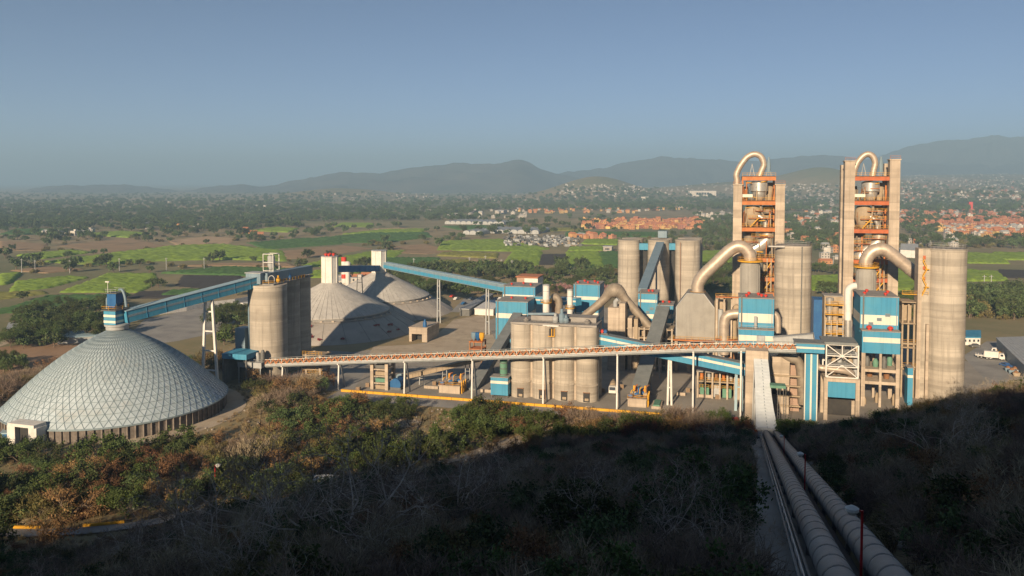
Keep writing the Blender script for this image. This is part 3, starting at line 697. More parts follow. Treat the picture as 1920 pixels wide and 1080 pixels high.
# red flowering shrubs on the skirts are built with the plants below
cb = thing('portal_box', (gd(785,640).x, gd(785,640).y, 0), 'concrete box portal with dark doorway at the foot of the cones', 'building')
q = gd(784, 641); w = 4.2
m = MB(); m.prism([(q.x-w,0),(q.x-w,6),(q.x+w,6),(q.x+w,0),(q.x+w-2.4,0),(q.x+w-2.4,3.4),(q.x-w+1.2,3.4),(q.x-w+1.2,0)], q.y, q.y+15); m.build('box_wall', M['conc'], cb)
m = MB(); m.box(q.x-w+1.25, q.x+w-2.45, q.y+5, q.y+5.2, 0, 3.35); m.build('dark_opening', M['dark'], cb)
m = MB(); m.box(q.x-w-.2, q.x+w+.2, q.y-.2, q.y+15.2, 6, 6.35); m.build('roof_slab', M['conc'], cb)
m = MB(); m.lathe(q.x+2.4, q.y+2, [(.9,6.35),(.9,8.2),(.5,8.8),(.5,9.6)], 10); m.build('pump', M['dblue'], cb, True)

# conveyor from the farther cone to the blue mill building and beyond
EA = Vector((-177.5, 397, zat(722,497,397))); EB = at(952, 541, 338); EC = at(1085, 566, 318)
g = gallery('cone_conveyor', 'pale blue enclosed conveyor descending from the farther cone to the mill building', EA, EB, 3.0, 3.2, M['bgrey'], M['pale'], M['blue'], smid=.35, sh=.5)
for px, pyb in ((834, 606), (920, 604)):
    f = (px-722)/(952-722); c = EA.lerp(EB, f); trestle(g, c.x, c.y, c.z-1.6, 1.0, 1.6, M['lgrey'], .5)
gallery('mill_link_conveyor', 'short pale blue conveyor between the two blue mill buildings', EB+Vector((12,-4,-4)), EC, 3.0, 3.0, M['blue'], M['pale'], M['cream'])

# ---------------------------------------------------------------- blue mill building A (left)
YA = 318
ma, x0, x1 = clad('mill_building', 'stepped blue mill building with cream bands left of the white stacks', 930, 989, YA, 15, zat(960,566,YA), 0, [(zat(960,597,YA),zat(960,588,YA))], [(.35,.5),(.8,.5)])
clad('', '', 943, 1003, YA+15.3, 14, zat(970,538,YA+15), 0, [(zat(970,560,YA+15),zat(970,553,YA+15))], [(.2,.3),(.5,.6),(.8,.3)], parent=ma)
pbox('door', M['dark'], ma, x0+3, x0+6, YA-.1, YA+.2, 0, 4)
# small flat-roofed house behind it
hb = thing('office_house', (at(996,530,400).x, 400, 0), 'small house with brown and white walls behind the blue mill building', 'house')
a, b = xat(969,400), xat(1008,400)
m = MB(); m.box(a, b, 400, 412, 0, zat(990,520,400)); m.build('wall', M['brick'], hb); m = MB(); m.box(b-7, b+.1, 399.9, 412.1, 2, zat(990,522,400)); m.build('gable_wall', M['white'], hb)
m = MB(); m.box(a-.5, b+.5, 399, 413, zat(990,520,400), zat(990,520,400)+.4); m.build('roof', M['tile'], hb)
for k in range(3): pbox('window', M['glass'], hb, a+1.5+k*2.2, a+2.7+k*2.2, 399.85, 400.2, 5, 6.5)

# white stacks and goose-neck
def stack(px0, px1, pyt, pyb, Y, label, band=None):
    x = (xat(px0,Y)+xat(px1,Y))/2; r = (xat(px1,Y)-xat(px0,Y))/2; z1 = zat(px0,pyt,Y)
    s = thing('stack', (x, Y, 0), label, 'chimney')
    m = MB(); m.lathe(x, Y, [(r,0),(r,z1)], 20); m.build('shaft', M['white'], s, True)
    m = MB(); m.lathe(x, Y, [(r*1.06,z1-.5),(r*1.06,z1),(r*.8,z1),(r*.8,z1-.4)], 20); m.build('rim', M['lgrey'], s, True)
    for py in (band or []):
        zb = zat(px0, py, Y); m = MB(); m.lathe(x, Y, [(r,zb-.25),(r*1.7,zb-.2),(r*1.7,zb),(r,zb)], 16); m.build('platform', M['yellow'], s, True)
        rail(s, [(x+r*1.65*math.cos(t), Y+r*1.65*math.sin(t), zb) for t in np.linspace(0,2*PI,11)], M['yellow'])
    for k in range(5):
        zb = z1*(.35+.14*k); m = MB(); m.lathe(x, Y, [(r+.02,zb),(r+.07,zb),(r+.07,zb+.2),(r+.02,zb+.2)], 20); m.build('flange', M['lgrey'], s, True)
    return s
stack(1018, 1030.5, 533, 592, 300, 'plain white stack just right of the blue mill building', [566])
stack(1063.5, 1074, 542, 597, 290, 'white stack with a yellow ring platform near its middle', [577])
gn = thing('gooseneck_duct', (xat(1042,305), 305, 0), 'dark bent duct standing between the two white stacks', 'duct')
m = MB(); m.tube(smooth_path([(xat(1048,305),305,0),(xat(1048,305),305,zat(1048,590,305)),(xat(1048,305),305,zat(1048,565,305)),(xat(1041,305),305,zat(1041,557,305)),(xat(1036,305),307,zat(1036,563,305)),(xat(1032,305),309,zat(1032,575,305))]), 1.5, 14); m.build('bent_pipe', M['rustd'], gn, True)
m = MB(); m.box(xat(1034,306),xat(1042,306),306,309,0,zat(1040,565,306)); m.build('support_frame', M['rust'], gn)
# blue building F
YF = 330
mf, x0, x1 = clad('mill_building', 'plain blue block with two cream bands and red roof vents right of the white stacks', 1076, 1124, YF, 13, zat(1100,534,YF), 0, [(zat(1100,562,YF),zat(1100,556,YF)),(zat(1100,600,YF),zat(1100,586,YF))], [(.12,.2),(.3,.6),(.5,.25),(.7,.6),(.88,.3)])
# ∩ duct
YD = 300
ad = thing('arched_duct', (xat(1152,YD), YD, 0), 'dusty brown duct arching like a hairpin over the concrete filter tower', 'duct')
pth = smooth_path([at(1082,603,YD),at(1115,577,YD),at(1134,560,YD),at(1143,549,YD),at(1153,544.5,YD),at(1163,549,YD),at(1172,560,YD),at(1192,583,YD),at(1222,618,YD)], 5)
nP = len(pth); m = MB(); m.tube(pth, [1.55+1.35*math.exp(-((i/(nP-1)-.5)/.16)**2) for i in range(nP)], 16); m.build('duct_shell', M['rustd'], ad, True)
for i in range(3, nP-3, 4):
    t = (pth[i+1]-pth[i-1]).normalized(); m = MB(); m.tube([pth[i]-t*.1,pth[i]+t*.1], 1.7+1.35*math.exp(-((i/(nP-1)-.5)/.16)**2), 16); m.build('flange', M['rustd'], ad, True)
for px, py in ((1100,590),(1205,600)): c = at(px, py, YD); trestle(ad, c.x, YD, c.z-1.2, 1.5, 3, M['sand'], .4)
# concrete filter tower under the arch
ft = thing('filter_tower', (xat(1156,295), 295, 0), 'square pale concrete tower standing under the arched duct', 'tower')
YT = 292
m = MB(); m.box(xat(1140,YT),xat(1160.5,YT),YT,YT+10,0,zat(1150,577,YT)); m.build('tower_wall', M['conc'], ft)
m = MB(); m.box(xat(1161,YT),xat(1172,YT),YT+.3,YT+10,0,zat(1160,569,YT)); m.build('stair_tower', M['conc'], ft)
m = MB(); m.box(xat(1176,YT),xat(1184,YT),YT+2,YT+8,0,zat(1180,598,YT)); m.build('side_tower', M['conc'], ft)
m = MB(); m.box(xat(1188,YT),xat(1195,YT),YT+2,YT+8,0,zat(1190,600,YT)); m.build('side_bin', M['sand'], ft)
for k in range(5): m = MB(); m.box(xat(1174,YT),xat(1262,YT),YT+3,YT+12,2+k*3.3,2.4+k*3.3); m.build('floor', M['sand'], ft)
for k in range(8): pbar('column', M['conc'], ft, (xat(1186+k*10.5,YT),YT+3.2,0), (xat(1186+k*10.5,YT),YT+3.2,16), .6)
for k in range(9):
    x = xat(1178+k*9.2,YT); m = MB(); m.lathe(x, YT+7, [(1.2,2.4+(k%4)*3.3),(1.3,4.4+(k%4)*3.3),(.6,5.2+(k%4)*3.3)], 10); m.build('mill_drum', M[('sand','steel','rust')[k%3]], ft, True)
x = xat(1152,YT); m = MB(); m.tube(smooth_path([(x,YT+3,zat(1152,577,YT)),(x,YT+3,zat(1152,568,YT)),(x+1,YT+3,zat(1152,563,YT))]), .8, 10); m.build('top_duct', M['lgrey'], ft, True)
# blue building G with lower wing
YG = 312
mg, x0, x1 = clad('mill_building', 'blue block with lower right wing under the back silo conveyor', 1197, 1232, YG, 12, zat(1215,551,YG), zat(1215,606,YG), [(zat(1215,567,YG),zat(1215,562,YG)),(zat(1215,597,YG),zat(1215,589,YG))], [(.5,.4),(.7,.4)])
clad('', '', 1232.5, 1262, YG+.2, 11, zat(1247,573,YG), zat(1247,606,YG), [(zat(1247,597,YG),zat(1247,589,YG))], [(.3,.5),(.7,.5)], parent=mg)
for k in range(5): pbar('column', M['conc'], mg, (xat(1198+k*15.5,YG),YG+.6,0), (xat(1198+k*15.5,YG),YG+.6,zat(1215,606,YG)), .7)
for k in range(3): pbox('floor', M['sand'], mg, xat(1197,YG), xat(1262,YG), YG+.4, YG+11, 2.5+k*4, 2.9+k*4)
for k in range(6):
    x = xat(1203+k*11,YG); m = MB(); m.lathe(x, YG+4, [(1.1,2.9),(1.3,6),(1.3,10),(.5,12)], 10); m.build('vessel', M[('steel','sand','rust')[k%3]], mg, True)

# ---------------------------------------------------------------- back silo group
bs = thing('back_silos', (xat(1235,400), 400, 0), 'group of six tall concrete silos behind the mill buildings', 'silo')
YB = 402
for (a, b, t) in ((1159,1200,449),(1215,1256,449),(1266,1314,449)):
    xa, xb = xat(a,YB,450), xat(b,YB,450); r = (xb-xa)/2; concrete_silo(bs, (xa+xb)/2, YB, r, 0, zat(a,t,YB), rings=4)
    concrete_silo(bs, (xa+xb)/2+.5, YB+2*r+1.5, r, 0, zat(a,t,YB), rings=2)
for a, b in ((1200,1215),(1256,1266)):
    zb = zat(a, 462, YB); m = MB(); m.box(xat(a,YB,450)-2,xat(b,YB,450)+2,YB-1.4,YB+2,zb-1.6,zb+1.6); m.build('link_bridge', M['blue'], bs)
m = MB(); x = xat(1243,YB+12,440); m.box(x-2.2,x+2.2,YB+8,YB+13,zat(1243,448,YB),zat(1243,433,YB+10)); m.build('elevator_head', M['bgrey'], bs)
for a in (1209, 1261): pbar('service_pipe', M['dark'], bs, (xat(a,YB),YB+2,0), (xat(a,YB),YB+2,zat(a,466,YB)), 1.6)
pbar('pipe_run', M['rust'], bs, (xat(1277,YB)-.2,YB-7.3,0), (xat(1277,YB)-.2,YB-7.3,zat(1277,452,YB)), .25)
EP, EQ = at(1205,548,325), at(1238,460,YB-7)
g = gallery('silo_conveyor', 'steep blue grey conveyor climbing to the top of the back silos', EP, EQ, 3.4, 3.2, M['bgrey'], M['bgrey'])
c = EP.lerp(EQ, .62); trestle(g, c.x+1, c.y, c.z-2, 2.4, 7, M['lgrey'], .5, 'y')

# ---------------------------------------------------------------- squat four-cell silo block in the centre
YC = 250.2
xa, xb = xat(953,246.6,690), xat(1118.5,246.6,690); rc = (xb-xa)/8; ZC = zat(1035,612,246.6)
sb = thing('silo_block', ((xa+xb)/2, YC+rc, 0), 'squat pale concrete block of eight joined silos behind the truss conveyor', 'silo')
for j in range(2):
    for i in range(4):
        x = xa+rc*(2*i+1); y = YC+j*2*rc
        m = MB(); m.lathe(x, y, [(rc*1.0,0),(rc*1.0,4.9),(rc*1.0+.22,5.0),(rc*1.0+.22,5.5),(rc*1.0,5.6),(rc*1.0,ZC)], 40); m.build('silo_shell', M['silo'], sb, True)
for i in range(5):
    x = xa+2*rc*i; 
    if 0 < i < 4: pbox('joint_rib', M['conc'], sb, x-.55, x+.55, YC-1.4, YC+.5, 0, ZC)
m = MB(); m.box(xa+.3, xb-.3, YC-rc*.55, YC+rc*2.6, ZC, ZC+.55); m.build('roof_slab', M['roofg'], sb)
m = MB(); m.box(xa+6, xb-1.2, YC+rc*.8, YC+rc*2.5, ZC+.55, ZC+2.1); m.build('roof_house', M['roofg'], sb)
for i in range(4):
    x = xa+rc*(2*i+1)+.4
    pbox('discharge_opening', M['dark'], sb, x-1.0, x+1.0, YC-rc-.06, YC-rc+1.2, .2, 3.1); pbox('discharge_gate', M['sand'], sb, x-.5, x+.7, YC-rc-.12, YC-rc+.2, .6, 1.4)
    pbox('opening_frame', M['rust'], sb, x-1.1, x+1.1, YC-rc-.1, YC-rc+.3, 3.1, 3.3)
x = xat(1031,246,625); zw = zat(1031,625,246)
pbox('opening', M['dark'], sb, x-1.05, x+1.05, YC-rc*.72, YC, zw-1.2, zw+1.2); pbox('opening_frame', M['yellow'], sb, x-1.2, x+1.2, YC-rc*.8, YC-rc*.55, zw-1.35, zw-1.15)
for s in (-1.1, 1.1, .3): pbox('opening_frame', M['yellow'], sb, x+s-.12, x+s+.12, YC-rc*.8, YC-rc*.55, zw-1.3, zw+1.2)
pbox('lintel_beam', M['white'], sb, x-2.6, x+2.6, YC-rc*.85, YC-rc*.5, ZC-.2, ZC+.25)
for k, (px, mt, h) in enumerate(((1052,'bgrey',4.5),(1060,'bgrey',2.5),(1040,'lgrey',3),(985,'roofg',1.2),(1100,'roofg',1.4))):
    x = xat(px,250,605); m = MB(); m.lathe(x, YC+1, [(.9,ZC+.5),(1.0,ZC+.5+h*.6),(.5,ZC+.5+h*.7),(.5,ZC+.5+h)], 10); m.build('roof_filter', M[mt], sb, True)
pbar('roof_beam', M['bgrey'], sb, (xat(990,253,592),YC+3,ZC+2.6), (xat(1040,253,592),YC+3,ZC+3.0), 1.0, .6)
rail(sb, [(xa+.5,YC-rc*.5,ZC+.55),(xb-.5,YC-rc*.5,ZC+.55)], M['steel'], 1.0, 2.5)
pbar('conduit', M['rust'], sb, (xat(1022,246),YC-rc-.1,0), (xat(1022,246),YC-rc-.1,8), .12); pbar('conduit', M['dark'], sb, (xb+.3,YC-1,0), (xb+.3,YC-1,ZC), .25)
# blue drum kiosk left of the block
dk = thing('blue_kiosk', (xat(936,246,725), 247, 0), 'small blue kiosk with cream band and green tank at the left of the silo block', 'building')
a, b = xat(920,245,725), xat(953,245,725)-.15
m = MB(); m.box(a, b, 245, 249, .9, zat(936,708,245)); m.build('clad_wall', M['blue'], dk); m = MB(); zc_ = zat(936,717,245); m.box(a-.04, b+.04, 244.95, 249.05, zc_-.45, zc_+.45); m.build('stripe', M['cream'], dk)
m = MB(); m.box(a-.2, b+.2, 244.8, 249.2, zat(936,708,245), zat(936,708,245)+.2); m.build('roof', M['roofg'], dk)
m = MB(); x = xat(945,248,690); m.lathe(x, 247.6, [(1.25,zat(936,707,245)),(1.25,zat(936,672,245)),(.6,zat(936,668,245))], 14); m.build('tank', M['green'], dk, True)
for k in range(3): zb = zat(936,705-k*11,245); m = MB(); m.lathe(x, 247.6, [(1.27,zb),(1.36,zb),(1.36,zb+.25),(1.27,zb+.25)], 14); m.build('tank_band', M['steel'], dk, True)
for q in (a+.3, b-.3):
    for y in (245.3, 248.7): pbar('leg', M['steel'], dk, (q,y,0), (q,y,.95), .25)

# ---------------------------------------------------------------- inclined conveyors of the centre
BA, BB = at(1119,634,252), at(1398,692,249.5)
g = gallery('blue_conveyor', 'bright blue conveyor with cream stripe sloping down right from the silo block', BA, BB, 3.0, 3.5, M['blue'], M['gal'], M['cream'], smid=.62, sh=.22)
c = BA.lerp(BB, .5); trestle(g, xat(1255,250,757), 250.8, at(1255,668,250).z-1, .6, 1.2, M['white'], .6)
c = BA.lerp(BB, .97); trestle(g, c.x-.5, 250, c.z-1.6, 1.6, 1.8, M['pale'], .8)
hd = thing('conveyor_drive', (BA.x+1, 252, BA.z), 'small red and blue drive motor on top of the blue conveyor head', 'machine')
m = MB(); m.box(BA.x+.2,BA.x+3.6,251,253,BA.z+1.3,BA.z+1.9); m.build('base_plate', M['steel'], hd)
for k, mt in enumerate(('dblue','red','dblue')): m = MB(); m.tube([(BA.x+.6+k*1.1,251.2,BA.z+2.4),(BA.x+.6+k*1.1,252.8,BA.z+2.4)], .55, 10); m.build('motor', M[mt], hd, True)
CA, CB = at(1196,744,252)+Vector((0,0,.4)), at(1244,580,306)
g = gallery('grey_conveyor', 'grey ribbed conveyor climbing away from the yard to the blue wing', CA, CB, 4.6, 2.4, M['gal'], M['gal'])
c = CA.lerp(CB, .3); trestle(g, c.x, c.y, c.z-1.2, 2.4, 3.6, M['lgrey'], .4); c = CA.lerp(CB, .6); trestle(g, c.x, c.y, c.z-1.2, 2.4, 4, M['lgrey'], .45)
DA, DB = at(884,735,252), at(971,592,313)
g = gallery('grey_conveyor', 'grey conveyor climbing from beside the silo block to the left mill building', DA, DB, 3.6, 2.4, M['gal'], M['gal'])
c = DA.lerp(DB, .35); trestle(g, c.x, c.y, c.z-1.2, 2.4, 3.2, M['steel'], .4); c = DA.lerp(DB, .7); trestle(g, c.x, c.y, c.z-1.2, 2.4, 3.6, M['steel'], .4)
LA, LB = at(762,706,252), at(905,672,262)
g = gallery('low_conveyor', 'low open sandy conveyor rising to the right behind the truss', LA, LB, 2.2, 1.3, M['sand'], M['sand'], rib=2.0)
for f in (.2, .5, .8): c = LA.lerp(LB, f); trestle(g, c.x, c.y, c.z-.6, 1.4, 1.8, M['lgrey'], .25)

# ---------------------------------------------------------------- big grey filter housing (gabled) and its riser duct
YH = 296
fh = thing('filter_housing', (xat(1305,YH), YH+6, 0), 'large blank grey filter housing with chamfered top and orange walkway', 'filter')
x0, x1 = xat(1268,YH,600), xat(1340,YH,600); zt, zs, zb = zat(1305,551,YH), zat(1305,577,YH), zat(1305,637,YH); wx = (x1-x0)
m = MB(); m.prism([(x0,zb),(x0,zs),(x0+wx*.27,zt),(x0+wx*.72,zt),(x1,zs),(x1,zb)], YH, YH+13); m.build('housing', M['bag'], fh)
for a, b in (((x0,zb),(x0,zs)),((x0,zs),(x0+wx*.27,zt)),((x0+wx*.27,zt),(x0+wx*.72,zt)),((x0+wx*.72,zt),(x1,zs)),((x1,zs),(x1,zb))):
    pbar('edge_trim', M['lgrey'], fh, (a[0],YH-.06,a[1]), (b[0],YH-.06,b[1]), .3, .25)
for k in range(1, 6): pbox('seam', M['bag'], fh, x0+wx*k/6-.05, x0+wx*k/6+.05, YH-.05, YH+.1, zb, zs if k in (1,5) else zt-.2)
m = MB(); m.box(x0-1, x1+1, YH-1.4, YH-.05, zb-.4, zb); m.build('walkway', M['orange'], fh)
rail(fh, [(x0-1,YH-1.3,zb),(x1+1,YH-1.3,zb)], M['yellow'], 1.2)
for k in range(4): pbar('leg', M['conc'], fh, (x0+wx*k/3,YH+1,0), (x0+wx*k/3,YH+1,zb), 1.1)
for k in range(3): m = MB(); m.lathe(x0+wx*(k+.5)/3, YH+5, [(.4,zb-6),(wx/6.5,zb-.2)], 4, a0=PI/4); m.build('hopper', M['bag'], fh)
for k in range(2): pbox('beam', M['orange'], fh, x0, x1, YH+.5, YH+1.5, 4+k*5, 4.7+k*5)
pbox('side_pipe', M['sand'], fh, x1+.6, x1+1.6, YH+.4, YH+1.4, 0, zs+.5)
# riser duct to the spray tower
def spray(name, label, px0, px1, pyt, pyb, Y):
    x = (xat(px0,Y,500)+xat(px1,Y,500))/2; r = (xat(px1,Y,500)-xat(px0,Y,500))/2; z1 = zat(px0,pyt,Y); z0 = zat(px0,pyb,Y)
    s = thing(name, (x, Y, 0), label, 'tower')
    m = MB(); m.lathe(x, Y, [(r,0),(r,z1-1.2),(r*.88,z1)], 28); m.build('shell', M['bag'], s, True)
    m = MB(); m.lathe(x, Y, [(r*.9,z1),(r*1.3,z1+.05),(r*1.3,z1+.5),(r*.9,z1+.5)], 24); m.build('ring_platform', M['yellow'], s, True)
    rail(s, [(x+r*1.28*math.cos(t), Y+r*1.28*math.sin(t), z1+.5) for t in np.linspace(0,2*PI,13)], M['yellow'])
    for k in range(10):
        t = PI+PI*k/9; pbar('shell_rib', M['bag'], s, (x+(r+.03)*math.cos(t),Y+(r+.03)*math.sin(t),0), (x+(r+.03)*math.cos(t),Y+(r+.03)*math.sin(t),z1-1.3), .14)
    return s, x, r, z1
YS = 302
s1, sx1, sr1, sz1 = spray('spray_tower', 'grey cylindrical cooling tower under the left riser duct', 1388, 1425, 490, 556, YS)
rd = thing('riser_duct', (xat(1308,YS), YS, zt), 'shiny metal duct rising from the grey filter housing over to the left cooling tower', 'duct')
pth = smooth_path([at(1308,547,YS),at(1309,532,YS),at(1320,515,YS),at(1345,491,YS),at(1366,471,YS),at(1382,462,YS),at(1396,465,YS),at(1405,476,YS),at(1407,490,YS)], 6)
m = MB(); m.tube(pth, 2.25, 20); m.build('duct_shell', M['duct'], rd, True)
for i in range(4, len(pth)-3, 5): t = (pth[i+1]-pth[i-1]).normalized(); m = MB(); m.tube([pth[i]-t*.12,pth[i]+t*.12], 2.38, 20); m.build('flange', M['duct'], rd, True)
c = at(1308,548,YS); m = MB(); m.lathe(c.x, c.y, [(2.2,c.z-1.2),(3.0,c.z-1.1),(3.0,c.z-.7),(2.2,c.z-.7)], 20); m.build('base_platform', M['yellow'], rd, True)
rail(rd, [(c.x+2.9*math.cos(t), c.y+2.9*math.sin(t), c.z-.7) for t in np.linspace(0,2*PI,11)], M['yellow'])
# piping between the housing and the blue block
pg = thing('pipe_cluster', (xat(1360,285), 285, 0), 'tangle of metal pipes, tanks and orange walkways right of the grey filter housing', 'pipework')
YP = 284
c = at(1352,566,YP+8); m = MB(); m.lathe(c.x, c.y, [(2.2,0),(2.2,c.z-3),(2.3,c.z),(1.9,c.z+1.6),(.6,c.z+2.4)], 18); m.build('domed_tank', M['sand'], pg, True)
m = MB(); m.tube(smooth_path([at(1358,664,YP),at(1358,640,YP),at(1358,606,YP),at(1362,594,YP),at(1372,589,YP),at(1392,588,YP)], 5), 1.7, 16); m.build('bent_pipe', M['duct'], pg, True)
m = MB(); m.tube([at(1351,690,YP+3),at(1351,580,YP+3)], .95, 12); m.build('straight_pipe', M['lgrey'], pg, True)
m = MB(); m.tube(smooth_path([at(1385,575,YP+4),at(1378,580,YP+4),at(1376,600,YP+4),at(1376,650,YP+4)], 5), 1.1, 12); m.build('bent_pipe', M['sand'], pg, True)
for py in (556, 636, 655): z = zat(1370,py,YP); m = MB(); m.box(xat(1342,YP),xat(1388,YP),YP-1.5,YP+.3,z-.3,z); m.build('walkway', M['orange'], pg); rail(pg, [(xat(1342,YP),YP-1.4,z),(xat(1388,YP),YP-1.4,z)], M['yellow'], 1.1)
for k in range(4): pbar('column', M['conc'], pg, (xat(1344+k*14,YP),YP+1,0), (xat(1344+k*14,YP),YP+1,zat(1370,556,YP)), .5)
for k in range(5): x = xat(1345+k*9.5,YP); m = MB(); m.lathe(x, YP+5, [(1.1,1+k%2*3),(1.2,5+k%2*3),(.5,7+k%2*3)], 10); m.build('vessel', M[('rust','sand','steel')[k%3]], pg, True)
for k in range(3): pbar('brace', M['orange'], pg, (xat(1344+k*14,YP),YP+.6,2), (xat(1358+k*14,YP),YP+.6,9), .3)

# ---------------------------------------------------------------- the two preheater towers
def preheater(label, pxa, pxb, pxc, pxd, Y, pyt1, pyt2, beams, neck, full):
    xa, xb, xc, xd = (xat(p, Y, 450) for p in (pxa, pxb, pxc, pxd)); D = 17.0
    g = thing('preheater_tower', ((xa+xd)/2, Y+D/2, 0), label, 'tower')
    z1, z2 = zat(pxa, pyt1, Y), zat(pxd, pyt2, Y)
    for (a, b, zt) in ((xa, xb, z1), (xc, xd, z2)):
        m = MB(); m.box(a, b, Y, Y+4.4, 0, zt); m.build('concrete_pier', M['conc'], g)
        m = MB(); m.box(a+.4, b-.4, Y+D-4, Y+D, 0, zt-1); m.build('concrete_pier', M['conc'], g)
        m = MB(); m.box(a-.25, b+.25, Y-.25, Y+4.65, zt, zt+.4); m.build('pier_cap', M['conc'], g)
        rail(g, [(a,Y,zt+.4),(b,Y,zt+.4)], M['orange'], 1.2)
    zs = []
    for py in beams:
        z = zat((pxb+pxc)/2, py, Y); zs.append(z)
        m = MB(); m.box(xb-.1, xc+.1, Y+.5, Y+1.1, z-1.5, z); m.build('floor_beam', M['rred' if full else 'orange'], g)
        m = MB(); m.box(xb-.1, xc+.1, Y+D-1.4, Y+D-.6, z-1.5, z); m.build('floor_beam', M['rred' if full else 'orange'], g)
        m = MB(); m.box(xb, xc, Y+.2, Y+D-.4, z, z+.18); dk_ = m.build('floor_deck', M['rust'], g)
        rail(dk_, [(xb,Y+.3,z+.18),(xc,Y+.3,z+.18)], M['yellow'], 1.25, 1.6)
        for k in range(3): pbar('knee_brace', M['orange'], g, (xb+(xc-xb)*(k+.5)/3, Y+.8, z-1.5), (xb+(xc-xb)*(k+.5)/3, Y+4, z-.3), .3)
    zs.sort(reverse=True)
    W = xc-xb; X = lambda f: xb+W*f
    # top drum
    z = zs[0]-2.3; b = zs[1]+.2
    m = MB(); m.lathe(X(.52), Y+5, [(1.4,b),(W*.2,b+1.5),(W*.2,b+(z-b)*.45),(W*.27,b+(z-b)*.52),(W*.27,z),(W*.2,z+.4)], 28); m.build('top_cyclone', M['alum'], g, True)
    m = MB(); m.lathe(X(.82), Y+9, [(1.2,b),(W*.17,b+3),(W*.17,z)], 20); m.build('rear_cyclone', M['sand'], g, True)
    m = MB(); m.box(X(-.02), X(.32), Y+1.0, Y+2.0, b+1.2, b+2.4); m.build('cable_tray', M['cream'], g)
    # second stage barrel
    z = zs[1]-2; b = zs[2]+.2
    m = MB(); m.lathe(X(.33), Y+5, [(1.2,b),(W*.22,b+(z-b)*.25),(W*.27,b+(z-b)*.5),(W*.25,b+(z-b)*.82),(W*.18,z)], 24); m.build('stage_cyclone', M['sand'], g, True)
    m = MB(); m.tube(smooth_path([(X(.45),Y+3.5,b+(z-b)*.55),(X(.6),Y+3.2,b+(z-b)*.45),(X(.72),Y+3.2,b+(z-b)*.2),(X(.72),Y+3.2,b)]), W*.07, 12); m.build('feed_pipe', M['alum'], g, True)
    m = MB(); m.lathe(X(.8), Y+8, [(1.0,b),(W*.15,b+2),(W*.15,z)], 18); m.build('rear_cyclone', M['rustd'], g, True)
    m = MB(); m.tube(smooth_path([(X(.58),Y+2.6,z+1.6),(X(.58),Y+2.6,z-1),(X(.66),Y+2.8,b+(z-b)*.55),(X(.76),Y+3,b+(z-b)*.35)]), .45, 10); m.build('meal_pipe', M['rustd'], g, True)
    zm = b+(z-b)*.42
    m = MB(); m.box(X(.2), X(.95), Y+.9, Y+2.6, zm-.15, zm); m.build('mid_deck', M['orange'], g); rail(g, [(X(.2),Y+1,zm),(X(.95),Y+1,zm)], M['yellow'], 1.1, 1.5)
    pbar('stair_flight', M['yellow'], g, (X(.25),Y+1.2,b), (X(.5),Y+1.2,zm), .7, .3)
    zm = b+(z-b)*.78; m = MB(); m.box(X(.4), X(.95), Y+.9, Y+2.6, zm-.15, zm); m.build('mid_deck', M['orange'], g); rail(g, [(X(.4),Y+1,zm),(X(.95),Y+1,zm)], M['yellow'], 1.1, 1.5)
    # third stage: big elbow
    z = zs[2]-1.7; b = zs[3]
    el = smooth_path([(X(.78),Y+5,z+.6),(X(.78),Y+5,b+(z-b)*.72),(X(.62),Y+4.6,b+(z-b)*.5),(X(.4),Y+4.3,b+(z-b)*.32),(X(.25),Y+4.2,b+(z-b)*.1),(X(.22),Y+4.2,b-2)], 5)
    m = MB(); m.tube(el, [W*.2]*6+[W*.21]*(len(el)-6), 20); m.build('kiln_duct', M['alum'], g, True)
    for i in range(3, len(el)-2, 3):
        t = (el[i+1]-el[i-1]).normalized(); m = MB(); m.tube([el[i]-t*.07,el[i]+t*.07], W*.222, 20); m.build('flange', M['duct'], g, True)
    m = MB(); m.lathe(X(.25), Y+9, [(1.4,b),(W*.2,b+3),(W*.2,z)], 18); m.build('rear_cyclone', M['rustd'], g, True)
    for f_, w0, w1 in ((.35,.0,.3),(.62,.02,.5),(.82,.3,.95)):
        zm = b+(z-b)*f_; m = MB(); m.box(X(w0), X(w1), Y+.8, Y+2.2, zm-.18, zm); dk_ = m.build('mid_deck', M['orange'], g); rail(dk_, [(X(w0),Y+.9,zm),(X(w1),Y+.9,zm)], M['yellow'], 1.1, 1.4)
    r_ = random.Random(int(Y+xa*10))
    for zi in range(len(zs)-1):
        for k in range(7):
            f_ = r_.uniform(.03,.97); z_a = zs[zi+1]+.2; z_b = z_a+(zs[zi]-1.6-z_a)*r_.uniform(.5,1)
            pbar('service_pipe', M[r_.choice(('rust','sand','orange','steel','rustd'))], g, (X(f_),Y+r_.uniform(1,4),z_a), (X(min(.97,max(.03,f_+r_.uniform(-.06,.06)))),Y+r_.uniform(1,4),z_b), r_.uniform(.18,.5))
        for k in range(4):
            f_ = r_.uniform(.05,.7); z_a = zs[zi+1]+(zs[zi]-zs[zi+1])*r_.uniform(.15,.8); pbar('cross_pipe', M[r_.choice(('rust','sand','orange','yellow','steel'))], g, (X(f_),Y+r_.uniform(.9,3),z_a), (X(f_+r_.uniform(.12,.28)),Y+r_.uniform(.9,3),z_a+r_.uniform(-.6,.6)), r_.uniform(.15,.35))
